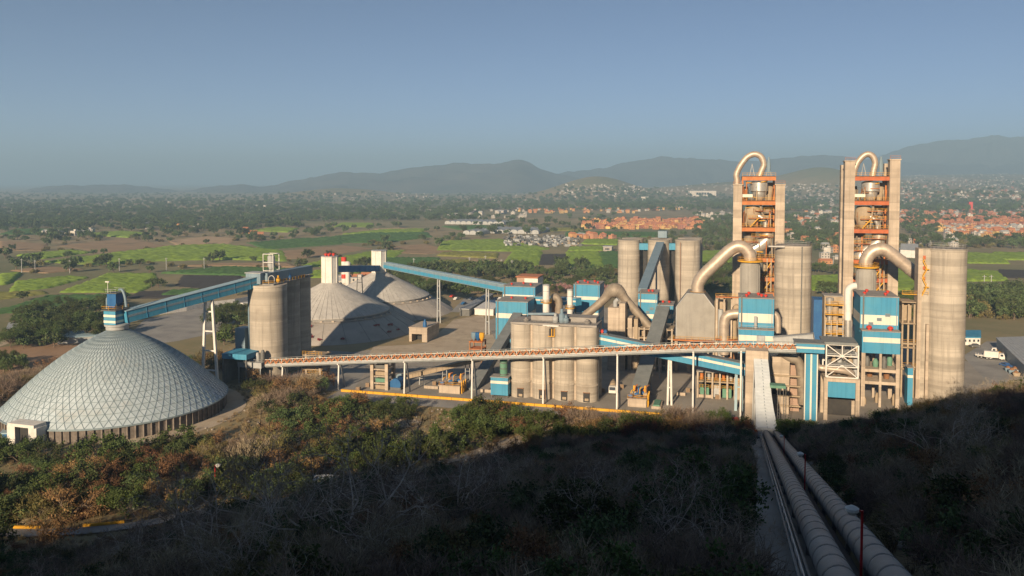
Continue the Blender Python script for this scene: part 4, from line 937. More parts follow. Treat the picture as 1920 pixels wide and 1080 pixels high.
    # lower storeys
    for i in range(3, len(zs)-1):
        for k in range(4):
            m = MB(); m.lathe(X(.6+.1*k), Y+2.5+k*1.6, [(.8,zs[i+1]+.2),(.9,zs[i]-2.2),(.5,zs[i]-1.7)], 10); m.build('meal_bin', M[('sand','rust','orange','steel')[(k+i)%4]], g, True)
        pbar('stair_flight', M['yellow'], g, (X(.62),Y+.9,zs[i+1]), (X(.95),Y+.9,zs[i]-.5), .7, .3)
        for k in range(2): pbar('pipe_run', M['sand'], g, (X(.78+.12*k),Y+.7,zs[i+1]), (X(.78+.12*k),Y+.7,zs[i]), .45)
    for f in (.02, .98):
        for y in (Y+6, Y+11): pbar('steel_column', M['orange'], g, (X(f),y,0), (X(f),y,zs[0]), .5)
    for z_ in zs[1:4]:
        for k in range(3): m = MB(); m.lathe(X(.12+.38*k), Y+11.5, [(1.0,z_+.2),(1.3,z_+3),(1.0,z_+5.5)], 10); m.build('meal_bin', M[('rustd','sand','steel')[k]], g, True)
    # goose-neck on top
    np_ = smooth_path([at(px, py, Y+5) for px, py in neck], 6)
    m = MB(); m.tube(np_, W*.095, 18); m.build('top_duct', M['duct'], g, True)
    for i in range(3, len(np_)-2, 5):
        t = (np_[i+1]-np_[i-1]).normalized(); m = MB(); m.tube([np_[i]-t*.1,np_[i]+t*.1], W*.103, 18); m.build('flange', M['duct'], g, True)
    zt = zs[0]
    for a, b_ in ((.22,.3),(.38,.3)): pbar('duct_prop', M['lgrey'], g, (X(a),Y+4,zt), (X(b_),Y+4.5,zt+5), .2)
    for a in (.72, .8, .88): pbar('mast', M['bgrey'], g, (X(a),Y+4,zt), (X(.8),Y+4,zt+6.5), .22)
    m = MB(); m.lathe(X(.8), Y+4, [(.7,zt+1.5),(.8,zt+4.5),(.3,zt+7.5)], 8); m.build('top_filter', M['bgrey'], g, True)
    return g
preheater('left preheater tower with two concrete piers, orange floors and metal cyclones', 1374, 1390.5, 1453, 1470.5, 320, 347, 347, [331,377,427,484,520,548], [(1382,350),(1382,338),(1381,326),(1390,308),(1402,294),(1415,289),(1427,294),(1432,308),(1428,320),(1424,331)], False)
preheater('right preheater tower with taller piers rising beside its bent top duct', 1582, 1601, 1666, 1685.5, 320, 303, 300, [331,377,430,488,522,550], [(1600,333),(1602,320),(1608,305),(1618,293),(1628,289),(1637,294),(1641,306),(1638,320),(1636,332)], True)
s2, sx2, sr2, sz2 = spray('spray_tower', 'grey cylindrical cooling tower in front of the right preheater tower', 1605.5, 1643, 501, 552, 302)
rd = thing('riser_duct', (xat(1660,302), 302, sz2), 'metal duct arching from the right cooling tower down behind the big round silo', 'duct')
pth = smooth_path([at(1623,502,302),at(1624,488,302),at(1631,476,302),at(1645,468,302),at(1660,469,302),at(1676,480,302),at(1696,496,302),at(1718,514,302),at(1745,536,302)], 6)
m = MB(); m.tube(pth, 2.2, 20); m.build('duct_shell', M['duct'], rd, True)
for i in range(4, len(pth)-3, 5): t = (pth[i+1]-pth[i-1]).normalized(); m = MB(); m.tube([pth[i]-t*.12,pth[i]+t*.12], 2.33, 20); m.build('flange', M['duct'], rd, True)

# ---------------------------------------------------------------- big silos J and K
YJ = 306
xa, xb = xat(1452,YJ,540), xat(1521,YJ,540); r = (xb-xa)/2
sj = thing('round_silo', ((xa+xb)/2, YJ, 0), 'smooth round concrete silo beside the left preheater tower', 'silo')
concrete_silo(sj, (xa+xb)/2, YJ, r, 0, zat(1487,460,YJ), rings=5)
m = MB(); m.lathe((xa+xb)/2, YJ, [(r-.4,zat(1487,460,YJ)),(r-.4,zat(1487,460,YJ)+.3)], 32); m.build('roof_slab', M['roofg'], sj, True)
rail(sj, [((xa+xb)/2+(r-.2)*math.cos(t), YJ+(r-.2)*math.sin(t), zat(1487,460,YJ)+.3) for t in np.linspace(0,2*PI,25)], M['lgrey'], 1.1, 1.5)
pbar('ladder', M['steel'], sj, ((xa+xb)/2+2.5,YJ-r+.3,0), ((xa+xb)/2+2.5,YJ-r+.3,zat(1487,460,YJ)), .4, .3)
z = zat(1460,463,YJ-r); m = MB(); m.tube([(xa-2.5,YJ-r*.8,z),(xa+3,YJ-r*.98,z)], .35, 8); m.build('inlet_pipe', M['alum'], sj, True)
YK = 283
xa, xb = xat(1735,YK,590), xat(1810,YK,590); r = (xb-xa)/2; ZK = zat(1770,466,YK)
sk = thing('round_silo', ((xa+xb)/2, YK, 0), 'biggest round concrete silo at the far right with a stair shaft', 'silo')
concrete_silo(sk, (xa+xb)/2, YK, r, -1, ZK, rings=6)
m = MB(); m.lathe((xa+xb)/2, YK, [(r-.4,ZK),(r-.4,ZK+.3)], 32); m.build('roof_slab', M['roofg'], sk, True)
rail(sk, [((xa+xb)/2+(r-.2)*math.cos(t), YK+(r-.2)*math.sin(t), ZK+.3) for t in np.linspace(0,2*PI,25)], M['lgrey'], 1.1, 1.5)
sxa, sxb = xat(1718.5,YK-3,590), xat(1738,YK-3,590)
m = MB(); m.box(sxa, sxa+1.2, YK-4, YK+1, -1, ZK+.1); m.build('shaft_wall', M['conc'], sk); m = MB(); m.box(sxa+1.2, sxb+1, YK-2.6, YK+1, -1, ZK+.1); m.build('shaft_back', M['silo'], sk)
m = MB(); m.box(sxb-.3, sxb+.5, YK-4, YK-2.6, -1, ZK*.5); m.build('shaft_wall', M['conc'], sk)
zigstair(sk, sxa+1.3, sxb-.4, YK-3.4, zat(1728,552,YK), zat(1728,486,YK), M['yellow'], 2.4)
for k in range(3): pbox('landing_door', M['rred'], sk, sxa+1.6, sxa+2.4, YK-2.7, YK-2.5, ZK-3.4-k*3.4, ZK-2.2-k*3.4)
zz = zat(1700,549,YK); m = MB(); m.box(xat(1688,YK), sxa, YK-3, YK-1.4, zz-.2, zz); m.build('link_walkway', M['yellow'], sk); rail(sk, [(xat(1688,YK),YK-2.9,zz),(sxb,YK-4.1,zz)], M['yellow'])
for py in (640, 683): zz = zat(1700,py,YK); m = MB(); m.box(xat(1688,YK), sxa, YK-3, YK-.4, zz-.5, zz); m.build('link_walkway', M['sand'], sk); rail(sk, [(xat(1688,YK),YK-2.9,zz),(sxa,YK-2.9,zz)], M['yellow'])

# ---------------------------------------------------------------- blue blocks L and N, transfer tower T, white frame M
YL = 266
ml, x0, x1 = clad('mill_building', 'blue block with wide cream bands in front of the left preheater tower', 1386, 1451, YL, 11, zat(1418,560,YL), 0, [(zat(1418,605,YL),zat(1418,588,YL))], [(.22,.2),(.3,.7),(.58,.6),(.66,.3),(.78,.25)])
zs_ = zat(1418,612,YL)
m = MB(); m.box(x0, x1, YL-3.2, YL-.02, zat(1418,660,YL), zs_-.6); m.build('front_bay', M['blue'], ml)
m = MB(); m.box(x0-.04, x1+.04, YL-3.26, YL-.06, zat(1418,640,YL-3), zat(1418,629,YL-3)); m.build('stripe', M['cream'], ml)
m = MB(); m.box(x0-.1, x1+.1, YL-3.4, YL-.02, zs_-.6, zs_-.4); m.build('bay_roof', M['roofg'], ml); rail(ml, [(x0,YL-3.3,zs_-.4),(x1,YL-3.3,zs_-.4)], M['lgrey'], 1.2)
x = xat(1417,YL-2,605); m = MB(); m.tube([(x,YL-1.4,zs_-.4),(x,YL-1.4,zs_+3.4)], .5, 12); m.build('small_stack', M['lgrey'], ml, True)
m = MB(); xx = xat(1426,YL-3,630); m.box(xx-1.2, xx+1.2, YL-4.4, YL-3.3, 10, zs_-2.2); m.build('chute', M['lgrey'], ml)
m = MB(); m.tube(smooth_path([(x1-.3,YL+4,zat(1455,592,YL)),(x1+.9,YL+4,zat(1455,594,YL)),(x1+1.6,YL+4,zat(1455,604,YL)),(x1+1.6,YL+4,zat(1455,628,YL))]), 1.0, 12); m.build('side_pipe', M['duct'], ml, True)
for k in range(4): pbar('column', M['conc'], ml, (x0+(x1-x0)*k/3,YL-3,0), (x0+(x1-x0)*k/3,YL-3,zat(1418,660,YL)), .8)
g = gallery('link_gallery', 'pale inclined gallery from the blue block to the transfer tower', at(1452,640,258), at(1526,634,256), 3, 2.6, M['lgrey'], M['lgrey'])
# transfer tower T
YT2 = 245.5
tt = thing('transfer_tower', (xat(1520,YT2,700), YT2+2, 0), 'blue T shaped transfer tower with cream stripe at the right end of the truss', 'tower')
x0, x1 = xat(1491,YT2-3,652), xat(1546,YT2-3,652); za, zb_ = zat(1520,645,YT2-3), zat(1520,662,YT2-3)
m = MB(); m.box(x0, x1, YT2-3, YT2+3, zb_, za); m.build('cross_head', M['blue'], tt); m = MB(); m.box(x0-.2, x1+.2, YT2-3.2, YT2+3.2, za, za+.25); m.build('roof', M['gal'], tt)
m = MB(); m.box(x0-.04, x1+.04, YT2-3.06, YT2+3.04, zb_+(za-zb_)*.45, zb_+(za-zb_)*.66); m.build('stripe', M['cream'], tt)
a, b = xat(1509,YT2,700), xat(1532,YT2,700)
m = MB(); m.box(a, b, YT2-.5, YT2+2.6, -.5, zb_); m.build('leg', M['blue'], tt)
for q, w_ in ((a,.16),(b,.16),((a+b)/2,.24)): pbox('leg_stripe', M['cream'], tt, q-w_, q+w_, YT2-.58, YT2-.3, -.4, zb_)
# white lattice frame M
YM = 247
x0, x1 = xat(1549,YM,680), xat(1609,YM,680); z0, z1, z2 = 0, zat(1580,708,YM), zat(1580,647,YM)
wf = thing('braced_tower', ((x0+x1)/2, YM+4, 0), 'white cross braced steel frame on a concrete portal with blue infill', 'structure')
for x in (x0, x1):
    for y in (YM, YM+8):
        pbar('post', M['white'], wf, (x,y,z1), (x,y,z2), .38); pbar('portal_leg', M['conc'], wf, (x,y+.2,-.5), (x,y+.2,z1-.6), 1.1)
for y in (YM, YM+8):
    for f in (0, .33, .66, 1): pbar('beam', M['white'], wf, (x0,y,z1+(z2-z1)*f), (x1,y,z1+(z2-z1)*f), .3)
    for a, b in (((x0,z1),((x0+x1)/2,z1+(z2-z1)*.38)),((x1,z1),((x0+x1)/2,z1+(z2-z1)*.38)),((x0,z2),((x0+x1)/2,z1+(z2-z1)*.66)),((x1,z2),((x0+x1)/2,z1+(z2-z1)*.66)),((x0,z1+(z2-z1)*.33),((x0+x1)/2,z1+(z2-z1)*.66)),((x1,z1+(z2-z1)*.33),((x0+x1)/2,z1+(z2-z1)*.66))):
        pbar('brace', M['white'], wf, (a[0],y,a[1]), (b[0],y,b[1]), .26)
pbar('centre_post', M['white'], wf, ((x0+x1)/2,YM,z1+(z2-z1)*.6), ((x0+x1)/2,YM,z2), .26)
m = MB(); m.box(x0-1.0, x1-.2, YM-.6, YM+9, z2+.15, z2+.8); m.build('roof', M['gal'], wf)
m = MB(); m.box(x0-.6, x1+.6, YM-.4, YM+8.8, z1-1.3, z1-.15); m.build('portal_beam', M['conc'], wf)
m = MB(); m.box(x0+.6, x1-.6, YM+.1, YM+.6, z1-6.0, z1-1.4); m.build('infill_panel', M['blue'], wf)
m = MB(); m.box(x0+.7, x1-.7, YM+6, YM+8, 0, z1-6); m.build('dark_bay', M['dark'], wf)
zp = zat(1560,693,YM); m = MB(); m.tube(smooth_path([(x0-2,YM+6,zp+1),(x0-2,YM+1.2,zp+.3),(x0+1,YM+.8,zp),(x0+5,YM+.8,zp-.3),(x0+7.2,YM+1.6,zp-1.1),(x0+7.2,YM+3,z1)]), .95, 14); m.build('bent_duct', M['duct'], wf, True)
for k in range(6): m = MB(); m.lathe(x0+1.2+k*1.5, YM+4.5, [(.7,z1-.1),(.8,z1+2.4+(k%3)*1.4),(.4,z1+4+(k%3)*1.4)], 10); m.build('vessel', M[('steel','sand','lgrey')[k%3]], wf, True)
for k in range(2): pbox('platform', M['lgrey'], wf, x0+.4, x1-.4, YM+.6, YM+7.6, z1+3.4+k*3.2, z1+3.6+k*3.2)
# pipework behind the white frame
pw = thing('pipe_cluster', (xat(1570,262), 262, 0), 'vertical white and metal pipes with yellow platforms behind the white frame', 'pipework')
YW = 266
m = MB(); m.tube(smooth_path([at(1590,650,YW),at(1590,600,YW),at(1590,552,YW),at(1592,542,YW),at(1598,537,YW),at(1606,536,YW)], 5), 1.05, 14); m.build('white_pipe', M['white'], pw, True)
m = MB(); m.tube([at(1590,655,YW-.2),at(1590,600,YW-.2)], 1.0, 14); m.build('metal_sleeve', M['alum'], pw, True)
x0_, x1_ = xat(1546,YW+4), xat(1580,YW+4)
m = MB(); m.box(x0_, x1_, YW+4, YW+10, zat(1560,640,YW), zat(1560,556,YW+4)); m.build('duct_box', M['sand'], pw); m = MB(); m.box(x0_-.2, x1_+.2, YW+3.8, YW+10.2, zat(1560,556,YW+4), zat(1560,556,YW+4)+.3); m.build('box_roof', M['roofg'], pw)
m = MB(); x = xat(1556,YW+2); m.lathe(x, YW+2, [(.8,0),(.8,zat(1556,590,YW)),(1.1,zat(1556,575,YW)),(1.2,zat(1556,560,YW))], 14); m.build('metal_stack', M['alum'], pw, True)
m = MB(); x = xat(1567,YW+2); m.lathe(x, YW+2, [(.9,0),(.9,zat(1567,568,YW))], 14); m.build('brown_stack', M['sand'], pw, True)
for py in (571, 589, 607, 625, 641):
    z = zat(1565,py,YW); m = MB(); m.box(xat(1548,YW),xat(1582,YW),YW-.8,YW+1,z-.2,z); m.build('platform', M['yellow'], pw); rail(pw, [(xat(1548,YW),YW-.7,z),(xat(1582,YW),YW-.7,z)], M['yellow'], 1.1, 1.6)
for k in range(4): pbar('column', M['lgrey'], pw, (xat(1548+k*11,YW),YW-.5,0), (xat(1548+k*11,YW),YW-.5,zat(1565,600,YW)), .3)
m = MB(); m.box(xat(1526,YW+20),xat(1546,YW+20),YW+20,YW+28,12,zat(1530,562,YW+20)); m.build('blue_hood', M['dblue'], pw)
# blue block N on a concrete frame
YN = 268
mn, x0, x1 = clad('mill_building', 'two part blue block on an open concrete frame left of the biggest silo', 1614, 1685, YN+1, 14, zat(1650,558,YN), zat(1650,625,YN), [(zat(1650,610,YN),zat(1650,592,YN))], [(.15,.25),(.3,.7),(.7,.2),(.85,.6)])
nx0, nx1 = xat(1618,YN-3), xat(1690,YN-3); zt_, zb_ = zat(1650,622,YN-3), zat(1650,663,YN-3)
m = MB(); m.box(nx0, nx1, YN-3, YN+12, zb_, zt_); m.build('lower_block', M['blue'], mn); m = MB(); m.box(nx0-.2, nx1+.2, YN-3.2, YN+.8, zt_, zt_+.25); m.build('lower_roof', M['roofg'], mn)
m = MB(); m.box(nx0+.3, nx1-.05, YN-3.06, YN+12.05, zb_+(zt_-zb_)*.5, zb_+(zt_-zb_)*.73); m.build('stripe', M['cream'], mn)
for f in (.2, .76): vent(mn, nx0+(nx1-nx0)*f, YN-1.6, zt_+.25, 1.2)
for f in (0, .5, 1):
    for y in (YN-2.4, YN+9): pbar('frame_column', M['conc'], mn, (nx0+.5+(nx1-nx0-1)*f,y,-.5), (nx0+.5+(nx1-nx0-1)*f,y,zb_), 1.1 if f != .5 else .7)
for py in (695, 718): z = zat(1650,py,YN-3); pbox('frame_beam', M['conc'], mn, nx0+.5, nx1-.5, YN-2.8, YN-2, z-.6, z+.3); pbox('frame_floor', M['conc'], mn, nx0+.5, nx1-.5, YN-2, YN+9, z, z+.25)
for k in range(10):
    fl = (k % 2); z = 0 if fl == 0 and k % 4 == 0 else zat(1650,(718,695)[fl],YN-3)+.3
    m = MB(); m.lathe(nx0+1.2+k*1.15, YN+(k*7%5), [(.8,z),(.9,z+1.6+(k%3)*.5),(.4,z+2.6+(k%3)*.5)], 10); m.build('machine', M[('sand','steel','rust','green')[k%4]], mn, True)
bx = thing('control_cabin', (xat(1703,270), 270, 0), 'small blue cabin with cream stripe between the blue block and the silo', 'cabin')
m = MB(); a, b = xat(1702,270,700), xat(1712,270,700); m.box(a, b, 270, 274, 0, zat(1707,690,270)); m.build('clad_wall', M['blue'], bx); z = zat(1707,706,270); m = MB(); m.box(a-.03, b+.03, 269.96, 274.03, z-.4, z+.4); m.build('stripe', M['cream'], bx); m = MB(); m.box(a-.2, b+.2, 269.8, 274.2, zat(1707,690,270), zat(1707,690,270)+.2); m.build('roof', M['roofg'], bx)
# open steel racks between block and silo
rk = thing('pipe_rack', (xat(1705,278), 278, 0), 'sandy steel rack of platforms between the blue block and the big silo', 'structure')
for k in range(3): pbar('post', M['sand'], rk, (xat(1693+k*11,280),280,0), (xat(1693+k*11,280),280,zat(1700,570,280)), .5)
for py in (565, 605, 650, 690): z = zat(1700,py,280); pbox('platform', M['sand'], rk, xat(1690,280), xat(1717,280), 279, 284, z-.3, z)
m = MB(); m.box(xat(1690,284),xat(1708,284),283,288,zat(1700,600,284),zat(1700,562,284)); m.build('clad_box', M['sand'], rk)

# ---------------------------------------------------------------- concrete portal and the white ribbed conveyor cover
YO = 236
x0, x1 = xat(1398,YO,700), xat(1440,YO,700); zt = zat(1418,658,YO)
po = thing('concrete_portal', ((x0+x1)/2, YO+2, 0), 'beige concrete portal that the white tube cover runs into', 'structure')
m = MB(); m.prism([(x0,-.3),(x0,zt),(x1,zt),(x1,-.3),(x1-1.0,-.3),(x1-1.0,zt-2.2),(x0+2.4,zt-2.2),(x0+2.4,-.3)], YO, YO+7); m.build('portal_wall', M['conc'], po)
m = MB(); m.box(x0+2.4, x1-1.0, YO+5, YO+6.8, 0, zt-2.2); m.build('portal_dark', M['dark'], po)
cv = thing('tube_cover', (13, 218, 0), 'white ribbed cover sloping from the portal down over the tube ends', 'conveyor')
path = [(at(1426,668,YO+1), 1.95), (at(1429,700,231), 2.0), (at(1431,735,225.5), 2.1), (at(1434,770,220), 2.35), (at(1438,803,215.5), 2.75)]
sp = smooth_path([p for p, _ in path], 6); ws = np.interp(np.linspace(0, 4, len(sp)), range(5), [w for _, w in path])
for i in range(len(sp)-1):
    m = MB(); p, q = sp[i], sp[i+1]-(sp[i+1]-sp[i])*.06; w0, w1 = ws[i], ws[i+1]
    m.add([(p.x-w0,p.y,p.z),(p.x+w0,p.y,p.z),(q.x+w1,q.y,q.z),(q.x-w1,q.y,q.z),(p.x-w0,p.y,p.z-2.6),(p.x+w0,p.y,p.z-2.6),(q.x+w1,q.y,q.z-2.6),(q.x-w1,q.y,q.z-2.6)],
          [(0,3,2,1),(0,1,5,4),(1,2,6,5),(2,3,7,6),(3,0,4,7)]); m.build('cover_panel', M['cover'], cv)
    pbar('centre_strap', M['bgrey'], cv, (p.x+.1,p.y,p.z+.05), (p.x+.1,p.y-1.0,p.z+.0), .12, .06)
e = sp[-1]; w = ws[-1]
m = MB(); m.box(e.x-w-.1, e.x+w+.1, e.y-.35, e.y, e.z-.5, e.z+.15); m.build('hood_lip', M['cover'], cv)
m = MB(); m.box(e.x-w+.3, e.x+w-.3, e.y+.6, e.y+.8, e.z-2.9, e.z-.3); m.build('dark_mouth', M['dark'], cv)
for s in (-1, 1): pbox('footing', M['conc'], cv, e.x+s*w-.45, e.x+s*w+.45, e.y-.5, e.y+.5, H1(e.x,e.y)-1.0, e.z-.9); pbox('red_bracket', M['rred'], cv, e.x+s*w-.35, e.x+s*w+.35, e.y-.62, e.y-.5, e.z-.95, e.z-.4)
for k in range(4):
    i = 3+k*5
    for s in (-1, 1): pbar('cover_leg', M['lgrey'], cv, (sp[i].x+s*(ws[i]+.3),sp[i].y,H1(sp[i].x+s*ws[i],sp[i].y)-.5), (sp[i].x+s*ws[i],sp[i].y,sp[i].z-2.5), .25)
# stair mast beside the cover
lm = thing('ladder_mast', (xat(1466,226,760), 226, 0), 'green steel ladder masts beside the white tube cover', 'mast')
for px in (1460, 1471):
    x = xat(px,226,760); z1 = zat(px,722,226)
    for s in (-.3, .3): pbar('rail', M['steel'], lm, (x+s,226,H1(x,226)-.5), (x+s,226,z1), .14)
    for k in range(9): pbar('rung', M['steel'], lm, (x-.3,226,1+k*.85), (x+.3,226,1+k*.85), .1)
pbox('platform', M['green'], lm, xat(1444,226,722), xat(1473,226,722), 225, 228, zat(1466,727,226), zat(1466,722,226))
# ---------------------------------------------------------------- the two tubes and their service walkway
def tube_line(name, label, pts, r):
    g = thing(name, pts[-1], label, 'pipeline'); p = smooth_path(pts, 1)
    a, b = Vector(pts[0]), Vector(pts[-1]); L_ = (b-a).length; t = (b-a).normalized()
    n = int(L_/3.0)
    for i in range(n):
        p0 = a+t*(L_*i/n); p1 = a+t*(L_*(i+1)/n-.02); m = MB()
        m.tube([p0, p0+t*.14, p0+t*.141, p1-t*.141, p1-t*.14, p1], [r+.03,r+.03,r,r,r+.015,r+.015], 22, caps=False); m.build('tube_section', M['pipe'], g, True)
    for i in range(0, n, 3):
        c = a+t*(L_*i/n); zg = H1(c.x, c.y)
        for s in (-.6, .6): pbar('saddle_leg', M['greyc'], g, (c.x+s,c.y,zg-.8), (c.x+s*.8,c.y,c.z-r*.7), .3)
    return g
t0 = at(1568,1080,43); t1 = at(1667,1080,43); e0 = at(1437,813,213); e1 = at(1456,813,213)
d0 = (t0-e0).normalized(); d1 = (t1-e1).normalized()
tube_line('tube_conveyor', 'left grey jointed tube running down the dark slope beside the service path', [t0+d0*32, e0-d0*3], .86)
tube_line('tube_conveyor', 'right grey jointed tube running down the dark slope beside the lamp posts', [t1+d1*32, e1-d1*3], .86)
wk = thing('tube_walkway', e0, 'dark cable tray and handrail along the left side of the left tube', 'walkway')
a = t0+d0*32+Vector((-1.55,0,-.5)); b = e0+Vector((-1.3,0,-.6)); n = 46
for k, off in enumerate((0, .28, -.3)): pbar('cable_pipe', M[('lgrey','steel','gal')[k]], wk, a+Vector((off,0,.1*k)), b+Vector((off,0,.1*k)), .14, .14)
for i in range(n): c = a+(b-a)*i/(n-1); pbar('stanchion', M['lgrey'], wk, (c.x-.1,c.y,H1(c.x,c.y)-.3), (c.x-.1,c.y,c.z+.5), .09)
pbar('handrail', M['lgrey'], wk, a+Vector((-.1,0,.5)), b+Vector((-.1,0,.5)), .08)
md = thing('catwalk', (t0+e0)/2, 'dark grated catwalk between the two tubes', 'walkway')
a = (t0+t1)/2+d0*32-Vector((0,0,.75)); b = (e0+e1)/2-Vector((0,0,.75))
pbar('grating', M['dark'], md, a, b, .95, .1)
for i in range(30): c = a+(b-a)*i/29; pbar('joist', M['dark'], md, (c.x,c.y,H1(c.x,c.y)-.4), (c.x,c.y,c.z), .12)

# ---------------------------------------------------------------- street lamps
def lamp_post(px, pyb, pyt, Y, label, s=1.0, side=1, grp='red lamp posts on the slope'):
    if Y is None:          # posts that stand on the catwalk between the two tubes
        Y = min(range(40, 210), key=lambda y: abs(proj(((t0.x+t1.x)/2+((e0.x+e1.x)/2-(t0.x+t1.x)/2)*(y-43)/170, y, t0.z+(e0.z-t0.z)*(y-43)/170))[0]-px))
    b = at(px, pyb, Y); z1 = zat(px, pyt, Y); zb = H1(b.x, Y)-.3
    g = thing('lamp_post', (b.x, Y, zb), label, 'lamp post', grp)
    pbar('pole', M['lampred'], g, (b.x,Y,zb), (b.x,Y,z1), .13*s, None, 'cyl'); pbar('arm', M['lampred'], g, (b.x,Y,z1-.05), (b.x+side*.35*s,Y-.1,z1+.08), .07*s)
    m = MB(); m.lathe(b.x+side*.5*s, Y-.1, [(.16*s,z1-.22*s),(.34*s,z1-.02*s),(.34*s,z1+.12*s),(.12*s,z1+.24*s)], 10); m.build('lamp_head', M['white'], g, True)
    return g
M['lampred'] = mk('red_pole_paint', (.42,.02,.02), (.34,.02,.02), 1, .5)
lamp_post(1615, 1045, 957, None, 'red lamp post nearest the camera between the two tubes', 1.0, -1)
lamp_post(1509, 905, 852, None, 'middle red lamp post standing beside the right tube', 1.0, -1)
lamp_post(1470, 850, 818, None, 'farthest red lamp post on the slope near the tube ends', .9, -1)
lamp_post(404, 936, 872, 148, 'tall red lamp post among the sunlit bushes by the lower road', 1.7, 1)
lamp_post(748, 850, 828, 182, 'short red lamp post half hidden in the orange bushes', .9, 1)

# ---------------------------------------------------------------- small things in the plant yard
def machine_plinth(px0, px1, py, Y, label):
    x0, x1 = xat(px0,Y,py), xat(px1,Y,py); z = 2.4
    g = thing('pump_station', ((x0+x1)/2, Y, 0), label, 'machine')
    m = MB(); m.box(x0, x1, Y, Y+7, 0, z); m.build('plinth', M['conc'], g)
    pbox('plinth_edge', M['conc'], g, x0-.2, x1+.2, Y-.2, Y+7.2, z, z+.25)
    W = x1-x0
    for k in range(6):
        x = x0+W*(.12+.155*k); y = Y+.8+(k*37 % 10)/2.0; h = .7+(k*53 % 7)/6
        m = MB(); m.tube([(x-.7,y,z+.9),(x-.2,y,z+.9),(x-.19,y,z+.9),(x+.5,y,z+.9),(x+.8,y,z+.9)], [.42,.5,.62,.62,.3], 12); m.build('motor', M[('dblue','sand','dblue','steel','dblue','sand')[k]], g, True)
        pbox('motor_base', M['rust'], g, x-.8, x+.8, y-.5, y+.5, z+.25, z+.45)
        m = MB(); m.tube(smooth_path([(x+.2,y+.3,z+.9),(x+.2,y+.3,z+1.2+h),(x+.5,y+.5,z+1.8+h),(x+.9,y+1.2,z+1.9+h)]), .13+.05*(k%3), 8); m.build('pipe', M[('yellow','orange','rust')[k%3]], g, True)
        if k % 2: m = MB(); m.lathe(x-.2, y+.9, [(.15,z+.25),(.3,z+.8),(.3,z+1.5+h),(.1,z+1.8+h)], 10); m.build('accumulator', M['dblue' if k == 3 else 'yellow'], g, True)
    rail(g, [(x0,Y+.1,z+.25),(x1,Y+.1,z+.25),(x1,Y+6.8,z+.25)], M['yellow'], 1.1)
    for k in range(3): pbar('yellow_post', M['yellow'], g, (x1+.4,Y+1+k*2,0), (x1+.4,Y+1+k*2,z+1.6), .3)
machine_plinth(823, 862, 738, 245.8, 'concrete plinth with blue pumps and yellow pipes behind the kerb on the left')
machine_plinth(1177, 1212, 745, 245.8, 'pump plinth with blue motors and yellow posts at the foot of the grey conveyor')
cf_ = thing('hoist_frame', (xat(711,244), 246, 0), 'pale concrete frame with machines on three floors below the truss', 'structure')
x0, x1 = xat(694,244,710), xat(727,244,710); zt = zat(711,680,244)
for x in (x0+.55, x1-.55):
    for y in (244.6, 250): pbar('column', M['conc'], cf_, (x,y,0), (x,y,zt), 1.1)
for k in range(4): pbox('floor', M['conc'], cf_, x0+.2, x1-.2, 244.4, 250.6, zt*(k+1)/4-.35, zt*(k+1)/4)
for k in range(4): m = MB(); m.box(x0+1.5, x1-1.5, 245, 247, zt*k/4+.1, zt*k/4+1.3); m.build('machine', M[('sand','green','sand','steel')[k]], cf_); m = MB(); m.cyl(x1-2, 247.5, zt*k/4+.1, zt*k/4+1.7, .5, 10); m.build('motor', M[('dblue','rust')[k%2]], cf_, True)
yf = thing('loading_platform', (xat(592,250), 250, 0), 'yellow railed loading platform under the left part of the truss', 'structure')
x0, x1 = xat(572,249,690), xat(603,249,690)
for x in (x0+.5, x1-.5):
    for y in (249, 255): pbar('column', M['conc'], yf, (x,y,0), (x,y,zat(590,665,249)), .7)
for py in (712, 702, 692, 666): z = zat(590,py,249); pbox('deck', M['sand'], yf, x0-.8, x1+.3, 248.6, 255.4, z-.3, z); rail(yf, [(x0-.8,248.7,z),(x1+.3,248.7,z)], M['yellow'], 1.3, 1.2)
m = MB(); m.box(x0+.8, x1-.8, 250, 254, 0, zat(590,715,249)); m.build('hopper', M['rust'], yf)
bt = thing('blue_tank', (xat(742,248), 248, 0), 'rounded dark blue machine hood beside the concrete frame', 'machine')
x = xat(742,246,715); m = MB(); m.tube([(x,245.5,1.8),(x,249.5,1.8)], 2.0, 18); m.build('hood', M['dblue'], bt, True); pbox('base', M['steel'], bt, x-2, x+2, 245.4, 249.6, 0, .8)
m = MB(); m.tube(smooth_path([(x,247,3.6),(x+.4,247,4.6),(x+1.8,247,5)]), .4, 10); m.build('outlet', M['bgrey'], bt, True)
sc = thing('yard_hoist', (xat(900,300), 300, 0), 'rusty yellow and blue hoist tower beside the dirt apron', 'machine')
x0, x1 = xat(884,292,640), xat(906,292,640)
for x in (x0, x1):
    for y in (290, 295): pbar('leg', M['rust'], sc, (x,y,0), (x,y,8.5), .5)
for k in range(3): pbox('deck', M['orange'], sc, x0-.3, x1+.3, 289.7, 295.3, 2.5+2.8*k, 2.8+2.8*k)
for k, mt in enumerate(('bgrey','dblue','yellow')): m = MB(); m.lathe(x0+1+k*1.6, 292, [(.3,8.4),(1.1,9.8),(1.1,11.4),(.9,11.6)], 8); m.build('hopper', M[mt], sc, True)
pn = thing('planter', (xat(1226,247), 247, 0), 'low sloping planter with green strip beside the pump plinth', 'planter')
a, b = xat(1222,246,750), xat(1240,246,750)
m = MB(); m.prism([(a,0),(a,.9),(b,.9),(b,0)], 245, 252); m.build('planter_wall', M['conc'], pn); m = MB(); m.prism([(a+.4,.9),(a+.5,1.3),(b-.5,1.3),(b-.4,.9)], 245.3, 251.7); m.build('planting', M['green'], pn)
